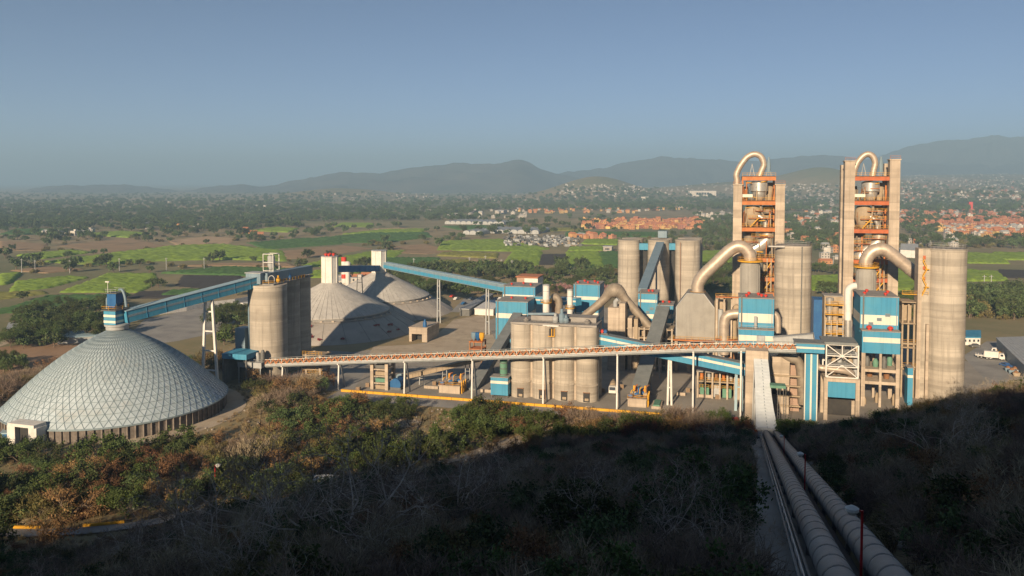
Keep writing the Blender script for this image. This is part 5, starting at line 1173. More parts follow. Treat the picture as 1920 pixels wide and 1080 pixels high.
for k, (px_, py_, w_, l_) in enumerate(((1275,748,3.0,'low concrete wall behind the middle truss posts'),(1320,752,4.5,'low concrete wall near the compressor shed'),(1100,775,2.0,'short concrete block beside the kerb end'),(905,742,4.0,'low concrete wall beside the blue kiosk'),(800,735,5.0,'low concrete wall behind the left plinth'))):
    q_ = gd(px_, py_); g = thing('low_wall', (q_.x,q_.y,0), l_, 'wall')
    for j in range(4): pbox('wall_block', M['conc'], g, q_.x-w_/2+w_*j/4, q_.x-w_/2+w_*(j+.96)/4, q_.y+4, q_.y+4.4, 0, 1.0)
for k in range(9):
    px_ = (672,690,1130,1166,1216,1290,1345,960,815)[k]; py_ = (733,725,735,728,716,735,748,770-35,722)[k]; q_ = gd(px_, py_)
    g = thing('pallet_stack', (q_.x,q_.y,0), ('small stack of timber pallets in the yard left of the concrete frame','low stack of pallets beside the side road','stack of pallets right of the silo block','pallet stack behind the white truck','pallets beside the grey conveyor','pallets behind the middle posts','pallets in front of the compressor shed','pallets behind the blue kiosk','pallets near the blue machine hood')[k], 'pallets')
    for j in range(5):
        pbox('pallet_deck', M['sand'], g, q_.x-.7, q_.x+.7, q_.y-.6, q_.y+.6, .12+.28*j, .22+.28*j); pbox('pallet_block', M['rust'], g, q_.x-.6, q_.x+.6, q_.y-.5, q_.y+.5, .28*j, .12+.28*j)
# green compressor house with yellow rails under the blue conveyor
gm = thing('compressor_shed', (xat(1350,262), 264, 0), 'low open shed of green machines and yellow rails under the blue conveyor', 'building')
x0, x1 = xat(1308,262,720), xat(1392,262,720)
for k in range(7): pbar('column', M['conc'], gm, (x0+(x1-x0)*k/6,262,0), (x0+(x1-x0)*k/6,262,8.5), .55)
pbox('roof', M['roofg'], gm, x0-.4, x1+.4, 261.5, 274, 8.5, 8.9); pbox('back_wall', M['dark'], gm, x0, x1, 273.4, 273.8, 0, 8.5)
for k in range(4): m = MB(); m.box(x0+.8+k*3.5, x0+3.6+k*3.5, 263, 267, .3, 3.2+(k%2)); m.build('machine', M[('green','lgrey','green','sand')[k]], gm); rail(gm, [(x0+.6+k*3.5,262.5,3.2),(x0+3.6+k*3.5,262.5,3.2)], M['yellow'], 1.1, .9)
pbox('upper_deck', M['sand'], gm, x0, x1, 262.2, 268, 5.2, 5.5); rail(gm, [(x0,262.3,5.5),(x1,262.3,5.5)], M['yellow'], 1.2, 1.0)
for k in range(6): m = MB(); m.cyl(x0+1.2+k*2.3, 265, 5.5, 7.6, .6, 10); m.build('filter_can', M[('orange','lgrey','rust')[k%3]], gm, True)
# blue-grey machine block and dark duct right of the portal
dz = thing('crusher_house', (xat(1470,250), 252, 0), 'brown concrete crusher house with slanting dark duct behind the portal', 'building')
x0, x1 = xat(1441,250,700), xat(1508,250,700)
m = MB(); m.box(x0+.4, x0+6, 250, 258, 0, zat(1455,668,250)); m.build('wall', M['conc'], dz); m = MB(); m.box(x0+6, x1-1, 254, 262, 0, zat(1480,690,250)); m.build('wall', M['brick'], dz)
m = MB(); m.tube(smooth_path([(x0+3,251,zat(1455,660,250)),(x0+6,251,zat(1470,672,250)),(x0+9,251.5,zat(1480,685,250)),(x0+10,252,3)]), 1.4, 12); m.build('dark_duct', M['rustd'], dz, True)
for k in range(3): pbox('window', M['dark'], dz, x0+1.2+k*1.6, x0+2.2+k*1.6, 249.85, 250.1, 6, 8.5)
for k in range(4): pbox('floor_beam', M['sand'], dz, x0+.2, x1-1, 249.4, 249.95, 2.5+k*3, 2.9+k*3)

# ---------------------------------------------------------------- trucks, vans, cars
def make_truck(name, label, kind, loc, rz, cabc, boxc, L_=7.5, grp=None):
    g = thing(name, loc, label, 'car' if kind == 'car' else 'truck', grp, rz)
    base = Vector(loc)
    def B(nm, mt, *b):
        m = MB(); m.box(*b); me = bpy.data.meshes.new(nm); me.from_pydata(m.v, [], m.f); me.materials.append(mt); o = bpy.data.objects.new(nm, me); col.objects.link(o); o.parent = g; return o
    def Pm(nm, mt, pts, y0, y1):
        m = MB(); m.prism(pts, y0, y1); me = bpy.data.meshes.new(nm); me.from_pydata(m.v, [], m.f); me.materials.append(mt); o = bpy.data.objects.new(nm, me); col.objects.link(o); o.parent = g; return o
    def wheel(x, y, r):
        m = MB(); m.tube([(x,y-.14,r),(x,y+.14,r)], r, 14); me = bpy.data.meshes.new('wheel'); me.from_pydata([tuple(p) for p in m.v], [], m.f); me.materials.append(M['tyre']); o = bpy.data.objects.new('wheel', me); col.objects.link(o); o.parent = g
        m = MB(); m.tube([(x,y-.16,r),(x,y+.16,r)], r*.55, 10); me = bpy.data.meshes.new('rim'); me.from_pydata([tuple(p) for p in m.v], [], m.f); me.materials.append(M['lgrey']); h_ = bpy.data.objects.new('rim', me); col.objects.link(h_); h_.parent = o
    if kind == 'car':
        Pm('body', cabc, [(0,.35),(0,.85),(1.0,.95),(1.6,1.45),(3.2,1.45),(3.8,.95),(4.3,.9),(4.3,.35)], -.85, .85)
        for s in (-.87, .85): Pm('side_window', M['glass'], [(1.2,.98),(1.68,1.38),(3.12,1.38),(3.55,.98)], s, s+.02)
        for x in (.8, 3.4):
            for y in (-.75, .75): wheel(x, y, .34)
    else:
        Pm('cab', cabc, [(0,.6),(0,1.5),(.35,2.7),(1.9,2.7),(1.9,.6)], -1.15, 1.15); Pm('windscreen', M['glass'], [(-.02,1.55),(.3,2.55),(.36,2.55),(.05,1.55)], -1.0, 1.0)
        for s in (-1.17, 1.15): B('side_window', M['glass'], .6, 1.5, s, s+.02, 1.6, 2.4)
        B('chassis', M['dark'], .3, L_, -.8, .8, .55, .85)
        if kind == 'box': B('cargo_box', boxc, 2.1, L_, -1.22, 1.22, .9, 3.2)
        elif kind == 'flat': B('flat_bed', boxc, 2.1, L_, -1.2, 1.2, .9, 1.25); [B('stake', boxc, 2.1+k*(L_-2.4)/4, 2.2+k*(L_-2.4)/4, 1.1, 1.2, 1.25, 2.0) for k in range(5)]
        elif kind == 'mixer':
            m = MB(); m.tube([(2.4,0,1.9),(3.4,0,2.1),(5.2,0,2.4),(L_,0,2.9)], [.7,1.15,1.15,.5], 14); me = bpy.data.meshes.new('mixer_drum'); me.from_pydata([tuple(p) for p in m.v], [], m.f); me.materials.append(boxc); o = bpy.data.objects.new('mixer_drum', me); col.objects.link(o); o.parent = g
        for x in (1.0, L_-2.2, L_-1.0):
            for y in (-1.0, 1.0): wheel(x, y, .5)
    return g
def veh(px, py, rz, label, kind, cab, box=None, L_=7.5, name=None, grp=None):
    q = gd(px, py); make_truck(name or ('car' if kind == 'car' else 'truck'), label, kind, (q.x, q.y, .05), rz, M[cab], M[box or cab], L_, grp)
M['carblue'] = mk('blue_car_paint', (.05,.12,.3), (.05,.12,.3), 1, .3)
veh(1148, 741, R(95), 'white truck parked in shade beside the squat silo block', 'mixer', 'white', 'sand', 8)
veh(1858, 664, R(-15), 'yellow flatbed truck with white cab nearest the blue roofed hut', 'flat', 'white', 'yellow', 9)
veh(1862, 674, R(150), 'white pickup parked below the yellow flatbed', 'flat', 'white', 'white', 6)
veh(1884, 676, R(165), 'white box truck beside the grey warehouse', 'box', 'white', 'white', 7)
veh(1895, 690, R(120), 'small blue car beside the grey warehouse wall', 'car', 'carblue')
veh(1878, 662, R(40), 'white cab truck at the far corner of the truck yard', 'box', 'white', 'lgrey', 6)
veh(1818, 651, R(10), 'grey car in front of the blue roofed hut', 'car', 'steel')
veh(432, 590, R(65), 'red and white truck on the road left of the triple silo', 'flat', 'white', 'red', 10)
veh(447, 580, R(65), 'white box truck farther up the road left of the triple silo', 'box', 'white', 'white', 8)
veh(70, 612, R(25), 'white flatbed truck in the dusty street at the far left', 'flat', 'white', 'lgrey', 12)
for k, (px, py, c_) in enumerate(((852,563,'white'),(866,572,'dblue'),(880,563,'lgrey'),(893,571,'white'),(915,565,'steel'),(935,563,'white'),(845,558,'red'),(905,580,'white'))):
    veh(px, py, R(80), 'small parked car in the car park behind the mill', 'car', c_, grp='cars in the back car park')
# ---------------------------------------------------------------- right yard: hut and warehouse
def shed(name, label, quad, h, wallm, roofm, over=.6, cat='building', gable=0.0, seams=0, windows=0):
    q = [Vector((p.x, p.y)) for p in quad]; c = sum(q, Vector((0,0)))/4; g = thing(name, (c.x, c.y, 0), label, cat)
    m = MB(); m.slab([(p.x,p.y) for p in q], 0, h); m.build('wall', wallm, g)
    o = [c+(p-c)*(1+over/(p-c).length) for p in q]
    m = MB()
    if gable:
        r0 = (o[0]+o[3])/2; r1 = (o[1]+o[2])/2
        v = [(p.x,p.y,h) for p in o]+[(r0.x,r0.y,h+gable),(r1.x,r1.y,h+gable)]; m.add(v, [(0,1,5,4),(2,3,4,5),(0,4,3),(1,2,5),(3,2,1,0)])
    else: m.slab([(p.x,p.y) for p in o], h, h+.35)
    m.build('roof', roofm, g)
    for k in range(1, seams):
        a = o[0].lerp(o[1], k/seams); b = o[3].lerp(o[2], k/seams); pbar('roof_seam', roofm, g, (a.x,a.y,h+.38), (b.x,b.y,h+.38), .15, .12)
    for k in range(windows):
        a = q[0].lerp(q[1], (k+.3)/windows); b = q[0].lerp(q[1], (k+.7)/windows); n_ = Vector((q[1].y-q[0].y, q[0].x-q[1].x)).normalized()*.06
        pbar('window', M['glass'], g, (a.x+n_.x,a.y+n_.y,h*.6), (b.x+n_.x,b.y+n_.y,h*.6), .12, h*.3)
    return g
shed('blue_hut', 'white hut with bright blue roof right of the big silo', [gd(1806,647),gd(1838,647),gd(1838,634),gd(1806,634)], 3.2, M['white'], M['blue'], windows=4, seams=6)
shed('warehouse', 'long warehouse with pale ribbed metal roof at the right edge', [gd(1920,712),gd(1985,690),gd(1920,655),gd(1868,657)], 5, M['bgrey'], M['lgrey'], seams=12)
for k, (px, py) in enumerate(((1897,700),(1905,705),(1912,700),(1890,696),(1903,697))):
    q = gd(px, py); g = thing('scrap_bin', (q.x,q.y,0), 'small scrap bin heaped beside the warehouse wall', 'bin', 'scrap bins by the warehouse'); m = MB(); m.prism([(q.x-.9,0),(q.x-1.2,1.3),(q.x+1.2,1.3),(q.x+.9,0)], q.y-.8, q.y+.8); m.build('bin', M[('bgrey','sand','lgrey')[k%3]], g)
    m = MB(); m.lathe(q.x, q.y, [(.9,1.25),(.6,1.7),(.2,2.0)], 7); m.build('scrap', M['rust'], g)
# walls and sheds behind the dome, on the left
shed('low_shed', 'low pale open shed behind the dome roof on the left', [gd(108,646),gd(190,640),gd(190,628),gd(118,633)], 2.5, M['lgrey'], M['pale'])
shed('street_shed', 'grey flat roofed shed by the dusty street', [gd(12,630),gd(60,622),gd(56,614),gd(18,618)], 3, M['white'], M['lgrey'], windows=4)
shed('gate_kiosk', 'tiny blue roofed kiosk at the foot of the dome wall', [gd(4,824),gd(30,824),gd(34,816),gd(10,816)], 1.6, M['dblue'], M['pale'])
bw = thing('boundary_wall', (gd(350,595).x, gd(350,595).y, 0), 'long white block wall behind the dome conveyor', 'wall')
wp = [gd(300,590),gd(350,583),gd(400,574),gd(440,569),(gd(470,563))]
for a, b in zip(wp[:-1], wp[1:]):
    for k in range(5): p, q = a.lerp(b, k/5), a.lerp(b, (k+.96)/5); pbar('wall_panel', M['white'], bw, (p.x,p.y,1.3), (q.x,q.y,1.3), .3, 2.6)
ww = thing('retaining_wall', (gd(1018,780).x, 228.4, 0), 'pink block retaining wall below the front road', 'wall')
for k in range(10): pbox('wall_block', M['brick'], ww, xat(978,229,780)+k*1.75, xat(978,229,780)+k*1.75+1.7, 228, 228.9, -.3, 1.1)
shed('shaded_hut', 'small pale hut roof in the shade of the hill', [Vector((-84,151,0)),Vector((-80,152.6,0)),Vector((-81,155,0)),Vector((-85,153.4,0))], H1(-82,153)+1.7, M['white'], M['lgrey'])
# long sheds left of the cone conveyor
shed('parking_canopy', 'pale flat parking canopy left of the blue mill building', [gd(862,592),gd(880,593),gd(925,563),gd(912,562)], 3.5, M['steel'], M['lgrey'], seams=8)
shed('gate_shed', 'white roofed shed beyond the parking canopy', [gd(890,590),gd(925,592),gd(940,575),gd(915,573)], 3, M['white'], M['white'])
shed('sports_hall', 'arched pale hall between the right tower and the big silo', [gd(1688,482),gd(1720,484),gd(1722,475),gd(1690,474)], 7, M['white'], M['lgrey'], gable=4)

# ---------------------------------------------------------------- plants
M['bark']  = mk('bark', (.19,.14,.10), (.13,.10,.075), 3, 1, obj=True)
M['pbark'] = mk('pale_bark', (.56,.48,.41), (.38,.32,.27), 2, 1, obj=True)
M['twig']  = mk('grey_twigs', (.33,.26,.185), (.21,.165,.12), 2, 1, island=.3, objrand=.4, obj=True)
M['lgreen']= mk('green_leaves', (.08,.105,.03), (.05,.075,.022), 1.2, .8, island=.35, objrand=.35, obj=True, spec=.2)
M['ldark'] = mk('dark_leaves', (.09,.12,.045), (.06,.088,.033), 1.2, .8, island=.35, objrand=.3, obj=True, spec=.2)
M['lbrown']= mk('dry_brown_leaves', (.25,.145,.065), (.19,.115,.055), 1.2, .9, island=.35, objrand=.3, obj=True)
M['lolive']= mk('olive_leaves', (.18,.155,.055), (.13,.115,.042), 1.2, .9, island=.35, objrand=.3, obj=True)
M['lred']  = mk('red_flowers', (.38,.04,.06), (.25,.05,.05), 1.2, .8, island=.3, obj=True)
M['lpink'] = mk('pink_flowers', (.36,.20,.20), (.30,.16,.15), 1.2, .8, island=.3, obj=True)
def rvec(r):
    v = r.normal(size=3); return Vector(v/np.linalg.norm(v))
def grow(seed, h, spread, stems, lv, r0, kids=3, bend=.35, trunk=0.0, sides=3, decay=.68):
    r = np.random.default_rng(seed); m = MB(); tips = []
    def br(p, d, L_, rad, l):
        mid = p+d*L_*.5+rvec(r)*L_*.10; e = mid+(d+rvec(r)*bend*.5).normalized()*L_*.5
        m.tube([p, mid, e], [rad, rad*.82, rad*.6], sides, caps=False)
        tips.append((e, l, (e-mid).normalized()))
        if l == 0: return
        for k in range(kids):
            dd = (d+rvec(r)*(.75+bend*.5)+Vector((0,0,.12))).normalized()
            br(p+(e-p)*(1.0 if k == 0 else r.uniform(.5,1)), dd, L_*decay*r.uniform(.8,1.2), rad*.58, l-1)
    base = Vector((0,0,-.3))
    if trunk:
        top = Vector((r.uniform(-.2,.2),r.uniform(-.2,.2),trunk)); m.tube([base, base.lerp(top,.5)+rvec(r)*.12, top], [r0*1.5,r0*1.15,r0], max(sides,6), caps=False); base = top
    for s in range(stems):
        a = 2*PI*(s+r.uniform(-.3,.3))/stems; d = Vector((math.cos(a)*spread, math.sin(a)*spread, r.uniform(.6,1.1))).normalized()
        br(base+Vector((math.cos(a),math.sin(a),0))*.12, d, h*.42, r0, lv)
    return m, tips, r
def blades(tips, r, n, rad, size, lv=0, thin=False, m=None):
    m = m or MB()
    for e, l, d in tips:
        if l > lv: continue
        for k in range(n):
            c = e+rvec(r)*rad*r.uniform(.1,1)
            if thin:
                t = (d+rvec(r)*.9+Vector((0,0,.25))).normalized(); s = t.cross(rvec(r)).normalized()*size*.028; q = c+t*size*r.uniform(.6,1.5); m.add([c-s, c+s, q], [(0,1,2)])
            else:
                a = rvec(r); b = a.cross(rvec(r)).normalized(); s = size*r.uniform(.6,1.3); m.add([c-a*s-b*s*.5, c+a*s*.1-b*s*.6, c+a*s, c-a*s*.1+b*s*.6], [(0,1,2,3)])
    return m
PROTO = {}
def proto(key, trunk_mb, crown_mb, tm, cm):
    ts_ = bpy.data.meshes.new(key+'_trunk'); ts_.from_pydata([tuple(v) for v in trunk_mb.v], [], trunk_mb.f); ts_.materials.append(tm)
    cs_ = bpy.data.meshes.new(key+'_crown'); cs_.from_pydata([tuple(v) for v in crown_mb.v], [], crown_mb.f); cs_.materials.append(cm)
    j = MB(); j.add(trunk_mb.v, trunk_mb.f, 0); j.add(crown_mb.v, crown_mb.f, 1)
    js = bpy.data.meshes.new(key+'_whole'); js.from_pydata([tuple(v) for v in j.v], [], j.f); js.materials.append(tm); js.materials.append(cm); js.polygons.foreach_set('material_index', j.m)
    PROTO.setdefault(key, []).append((ts_, cs_, js))
for s in range(3):
    m, t, r = grow(100+s, 3.6, .75, 6, 3, .05); proto('twig', m, blades(t, r, 9, .45, .75, 1, True), M['twig'], M['twig'])
for s in range(3):
    tr = (0, .5, .9)[s]; sp_ = (.85, .65, 1.0)[s]; ns_ = (6, 4, 5)[s]
    m, t, r = grow(200+s, 3.4-.3*tr, sp_, ns_, 2, .06, trunk=tr, bend=.5); proto('green', m, blades(t, r, 40, .6, .11, 0), M['bark'], M['lgreen'])
    m, t, r = grow(300+s, 3.2-.3*tr, sp_, ns_, 2, .06, trunk=tr, bend=.5); proto('dark', m, blades(t, r, 40, .6, .11, 0), M['bark'], M['ldark'])
    m, t, r = grow(400+s, 3.0-.3*tr, sp_, ns_, 2, .05, trunk=tr, bend=.5); c = blades(t, r, 24, .6, .09); blades(t, r, 6, .4, .7, 1, True, c); proto('brown', m, c, M['bark'], M['lbrown'])
    m, t, r = grow(500+s, 3.0-.3*tr, sp_, ns_, 2, .05, trunk=tr, bend=.5); c = blades(t, r, 24, .6, .09); blades(t, r, 6, .4, .7, 1, True, c); proto('olive', m, c, M['bark'], M['lolive'])
for s in range(2):
    m, t, r = grow(600+s, 6.0, .8, 5, 3, .14, trunk=1.8, sides=5); proto('tree', m, blades(t, r, 34, .95, .16), M['bark'], M['lgreen'])
for s in range(3):
    m, t, r = grow(700+s, 8.0, 1.0, 5, 4, .085, bend=.6, trunk=.6, sides=5, decay=.72); proto('bare', m, blades(t, r, 5, .3, .7, 0, True), M['pbark'], M['twig'])
for s in range(2):
    m, t, r = grow(800+s, 5.0, .8, 4, 2, .2, trunk=1.5, sides=4); proto('fartree', m, blades(t, r, 16, 1.3, .5), M['bark'], M['ldark'])
m, t, r = grow(820, 5.0, .8, 4, 2, .2, trunk=1.2, sides=4); proto('fargreen', m, blades(t, r, 16, 1.3, .5), M['bark'], M['lgreen'])
m, t, r = grow(830, 2.6, .9, 4, 2, .1, trunk=.2, sides=3); proto('farbrown', m, blades(t, r, 12, .9, .35), M['bark'], M['lolive'])
m, t, r = grow(840, 2.0, .9, 5, 1, .06); proto('redbush', m, blades(t, r, 30, .5, .16), M['bark'], M['lred'])
m, t, r = grow(850, 5.0, .8, 4, 2, .2, trunk=1.5, sides=4); proto('pinktree', m, blades(t, r, 16, 1.2, .45), M['bark'], M['lpink'])
def plant(key, var, loc, rz, s, name, label, cat, group):
    ts_, cs_, _ = PROTO[key][var % len(PROTO[key])]
    o = bpy.data.objects.new(name, None); col.objects.link(o); o.location = loc; o.rotation_euler = (0,0,rz); o.scale = (s,s,s*.95); o.empty_display_size = .3
    for n_, me in (('trunk', ts_), ('crown', cs_)):
        c = bpy.data.objects.new(n_, me); col.objects.link(c); c.parent = o
    return tag(o, label, cat, group)
pcol = bpy.data.collections.new('plant_kinds')
PIDX = {}
for key in sorted(PROTO):
    for i, (_, _, js) in enumerate(PROTO[key]):
        o = bpy.data.objects.new('%03d_%s' % (len(PIDX), key), js); pcol.objects.link(o); PIDX[(key, i)] = len(PIDX)
def scatter(name, pts, rot, scl, idx, collection, label):
    me = bpy.data.meshes.new(name); me.vertices.add(len(pts)); me.vertices.foreach_set('co', np.asarray(pts, np.float32).ravel())
    a = me.attributes.new('rot', 'FLOAT_VECTOR', 'POINT'); rr = np.zeros((len(pts),3), np.float32); rr[:,2] = rot; a.data.foreach_set('vector', rr.ravel())
    a = me.attributes.new('scl', 'FLOAT', 'POINT'); a.data.foreach_set('value', np.asarray(scl, np.float32))
    a = me.attributes.new('idx', 'INT', 'POINT'); a.data.foreach_set('value', np.asarray(idx, np.int32))
    o = bpy.data.objects.new(name, me); col.objects.link(o); tag(o, label, None, kind='stuff')
    ng = bpy.data.node_groups.new(name+'_nodes', 'GeometryNodeTree')
    ng.interface.new_socket('Geometry', in_out='INPUT', socket_type='NodeSocketGeometry'); ng.interface.new_socket('Geometry', in_out='OUTPUT', socket_type='NodeSocketGeometry')
    N = ng.nodes; L = ng.links; gi = N.new('NodeGroupInput'); go = N.new('NodeGroupOutput')
    ip = N.new('GeometryNodeInstanceOnPoints'); ci = N.new('GeometryNodeCollectionInfo'); ci.inputs['Collection'].default_value = collection; ci.inputs['Separate Children'].default_value = True; ci.inputs['Reset Children'].default_value = True
    def na(nm, ty):
        n = N.new('GeometryNodeInputNamedAttribute'); n.data_type = ty; n.inputs['Name'].default_value = nm; return n.outputs['Attribute']
    L.new(gi.outputs[0], ip.inputs['Points']); L.new(ci.outputs[0], ip.inputs['Instance']); ip.inputs['Pick Instance'].default_value = True
    L.new(na('idx','INT'), ip.inputs['Instance Index']); L.new(na('rot','FLOAT_VECTOR'), ip.inputs['Rotation']); L.new(na('scl','FLOAT'), ip.inputs['Scale']); L.new(ip.outputs[0], go.inputs[0])
    md = o.modifiers.new('scatter', 'NODES'); md.node_group = ng
    return o
def np_proj(p):
    q = p-np.array(EYE[:]); w = q@np.array(cf[:]); w_ = np.maximum(w, .1)
    return 960+FPX*(q@np.array(cr[:]))/w_, PPY-FPX*(q@np.array(cu[:]))/w_, w
# hillside and valley scrub
st = 2.7
xs, ys = np.meshgrid(np.arange(-235, 175, st), np.arange(22, 262, st)); xs = xs.ravel(); ys = ys.ravel()
xs = xs+rng.uniform(-1.2,1.2,len(xs)); ys = ys+rng.uniform(-1.2,1.2,len(ys))
zs = height(xs, ys); P = np.stack([xs,ys,zs],-1); px, py, w = np_proj(P+np.array([0,0,1.5]))
keep = (w > 20) & (px > -120) & (px < 2040) & (py < 1240)
tx = np.interp(ys, [43, 213], [(t0.x+t1.x)/2, (e0.x+e1.x)/2])
keep &= ~((xs > tx-6.4) & (xs < tx+4.4) & (ys < 232))                      # tubes and path
keep &= ~((np.hypot(xs-DX, ys-DY) < 42.5)) & ~((np.hypot(xs-DX, ys-DY) < 47) & (xs > DX+14) & (ys < DY+6))
keep &= ~((ys > 223.5) & (xs > -128) & (xs < 62)) & ~((ys > 240) & (xs < 84) & (xs > -170))
keep &= ~((xs > 66) & (ys > 252)) 
lrA = np.array(lr)
for sh_ in (3.5, 7.0, 10.5, 13.5): keep &= ~((np.min(np.hypot(xs[:,None]-lrA[None,:,0]-sh_*.55, ys[:,None]-lrA[None,:,1]+sh_*.8), 1) < 3.0) & (xs < -78))
keep &= np.min(np.hypot(xs[:,None]-lrA[None,:,0], ys[:,None]-lrA[None,:,1]), 1) > 3.6
def near_path(path, d):
    A = np.array(dense(path, 6)); return np.min(np.hypot(xs[:,None]-A[None,:,0], ys[:,None]-A[None,:,1]), 1) < d
keep &= ~((np.hypot(xs-hit(404,936).x, ys-hit(404,936).y) < 4) | (np.hypot(xs-hit(404,936).x-3, ys-hit(404,936).y+4) < 4.5))
keep &= ~near_path([(-64,172),(-56,186),(-50,200),(-44,212)], 5.2) & ~near_path([(-104,198),(-96,208),(-84,212)], 5.5) & ~near_path([(-120,190),(-108,186),(-100,184)], 3.6)
dens = vnoise(xs, ys, 16, 4)
sunny = zs < 8.5
hx_, hy_ = hit(237, 972).x, hit(237, 972).y
keep &= ~(sunny & ((dens < .34) | (rng.random(len(xs)) < .36))) & ~(np.hypot(xs-hx_, ys-hy_) < 6) & (ys < 262)
keep &= ~((np.abs(xs+82) < 6) & (np.abs(ys-153) < 6))
xs, ys, zs, sunny, px, py, w = xs[keep], ys[keep], zs[keep], sunny[keep], px[keep], py[keep], w[keep]
n = len(xs); u = rng.random(n); v = vnoise(xs, ys, 22, 8)*.6+rng.random(n)*.4
kinds = np.where(sunny, np.where(v < .34, 'green', np.where(v < .50, 'dark', np.where(v < .63, 'brown', np.where(v < .76, 'olive', 'twig')))),
                 np.where(u < .34, 'twig', np.where(u < .58, 'dark', np.where(u < .70, 'green', np.where(u < .83, 'brown', 'olive')))))
kinds = np.where((~sunny) & (u > .985), 'bare', kinds)
scl = rng.uniform(.75, 1.35, n)*np.where(sunny, rng.uniform(.8,1.9,n), .95)*np.where(kinds == 'bare', .62, 1)
rot = rng.uniform(0, 2*PI, n); var = rng.integers(0, 3, n)
score = scl/w*np.where(sunny, 1.9, 1)*((px > -10) & (px < 1930) & (py < 1085))
order = np.argsort(-score); pick = set(order[:280].tolist())
LAB = {('green',True):'green leafy bush in the sunlit scrub', ('dark',True):'dark green bush in the sunlit scrub', ('brown',True):'dry rust brown bush in the sunlit scrub', ('olive',True):'yellowish olive bush in the sunlit scrub', ('twig',True):'grey leafless bush in the sunlit scrub',
       ('green',False):'green leafy bush on the shaded slope', ('twig',False):'grey leafless bush on the shaded slope', ('dark',False):'dark leafy bush on the shaded slope', ('brown',False):'dry brown bush on the shaded slope', ('olive',False):'dull olive bush on the shaded slope', ('bare',False):'pale branching bare tree on the shaded slope', ('bare',True):'pale bare tree in the sunlit scrub'}
for i in range(n):
    if i in pick:
        k = str(kinds[i]); lab = LAB[(k, bool(sunny[i]))]; X_ = px[i]; Y_ = py[i]
        big = 'large ' if scl[i] > 1.5 else 'small ' if scl[i] < .9 else ''
        where = (', near the dome wall' if Y_ < 850 and X_ < 450 else ', at the far left' if X_ < 250 else ', left of the tall lamp post' if X_ < 400 else ', right of the tall lamp post' if X_ < 620 else ', near the short lamp post' if X_ < 860 else ', near the gravel clearing' if X_ < 1080 else ', below the silo block') if sunny[i] else \
                (', right of the tubes high up' if X_ > 1480 and Y_ < 900 else ', right of the tubes at the bottom' if X_ > 1480 else ', beside the service path' if X_ > 1250 else ', right of the bottom centre' if X_ > 1020 and Y_ > 960 else ', just below the sunlight' if Y_ < 930 else ', at the bottom centre' if X_ > 760 else ', at the bottom left of centre' if X_ > 420 else ', at the bottom left corner')
        lab = big+lab+where
        plant(k, int(var[i]), (xs[i],ys[i],zs[i]), rot[i], float(scl[i]), 'bush' if k != 'bare' else 'bare_tree', lab, 'bush' if k != 'bare' else 'tree', lab.replace('bush', 'bushes').replace('tree ', 'trees '))
r_ = np.array([i for i in range(n) if i not in pick])
wx, wy = rng.uniform(-210, 150, 420), rng.uniform(-118, -86, 420); wz = height(wx, wy)      # unseen bushes added on the crest behind to roughen its cast shadow edge
scatter('scrub', np.concatenate([np.stack([xs,ys,zs],-1)[r_], np.stack([wx,wy,wz],-1)]), np.concatenate([rot[r_], rng.uniform(0,6,420)]), np.concatenate([scl[r_], rng.uniform(.5,1.2,420)]), [PIDX[(str(kinds[i]), int(var[i]) % len(PROTO[str(kinds[i])]))] for i in r_]+[PIDX[(('green','dark')[i % 2], i % 3)] for i in range(420)], pcol, 'dense leafless scrub covering the shaded hillside')
M['grass'] = mk('dry_grass', (.29,.22,.12), (.21,.16,.09), 1, 1, island=.25, objrand=.3, obj=True)
M['stone'] = mk('pale_stone', (.40,.36,.31), (.28,.25,.22), 1.5, 1, bump=.4, objrand=.2, obj=True)
gcol = bpy.data.collections.new('ground_cover_kinds')
for s in range(3):
    r = np.random.default_rng(900+s); m = MB()
    for k in range(60):
        a = r.uniform(0, 2*PI); d = r.uniform(0, .55); c = Vector((d*math.cos(a), d*math.sin(a), -.05)); t = Vector((r.normal()*.4, r.normal()*.4, 1)).normalized()*r.uniform(.35,.95); sd = t.cross(rvec(r)).normalized()*.025; m.add([c-sd, c+sd, c+t], [(0,1,2)])
    me = bpy.data.meshes.new('grass_tuft'); me.from_pydata([tuple(v_) for v_ in m.v], [], m.f); me.materials.append(M['grass']); gcol.objects.link(bpy.data.objects.new('%03d_tuft' % s, me))
for s in range(2):
    r = np.random.default_rng(950+s); m = MB(); m.lathe(0, 0, [(.30,-.1),(.42,.12),(.34,.34),(.12,.46)], 7); me = bpy.data.meshes.new('stone'); me.from_pydata([tuple(Vector(v_)+rvec(r)*.09) for v_ in m.v], [], m.f); me.materials.append(M['stone']); gcol.objects.link(bpy.data.objects.new('%03d_stone' % (s+3), me))
gx_, gy_ = rng.uniform(-215, 110, 16000), rng.uniform(35, 236, 16000); gz_ = height(gx_, gy_); gp = np.stack([gx_,gy_,gz_],-1); qx, qy, qw = np_proj(gp)
ok_ = (qw > 25) & (qx > -40) & (qx < 1960) & (qy < 1120) & (np.hypot(gx_-DX, gy_-DY) > 36) & ~((gy_ > 228) & (gx_ > -126)) & (np.min(np.hypot(gx_[:,None]-lrA[None,:,0], gy_[:,None]-lrA[None,:,1]), 1) > 2.6)
tx_ = np.interp(gy_, [43, 213], [(t0.x+t1.x)/2, (e0.x+e1.x)/2]); ok_ &= ~((gx_ > tx_-4.6) & (gx_ < tx_+2.6))
gp = gp[ok_]; nn = len(gp); gi_ = np.where(rng.random(nn) < .88, rng.integers(0,3,nn), rng.integers(3,5,nn))
scatter('dry_grass', gp, rng.uniform(0,6.28,nn), rng.uniform(.6,1.6,nn)*np.where(gi_ > 2, .8, 1), gi_, gcol, 'dry tan grass and loose stones between the bushes')
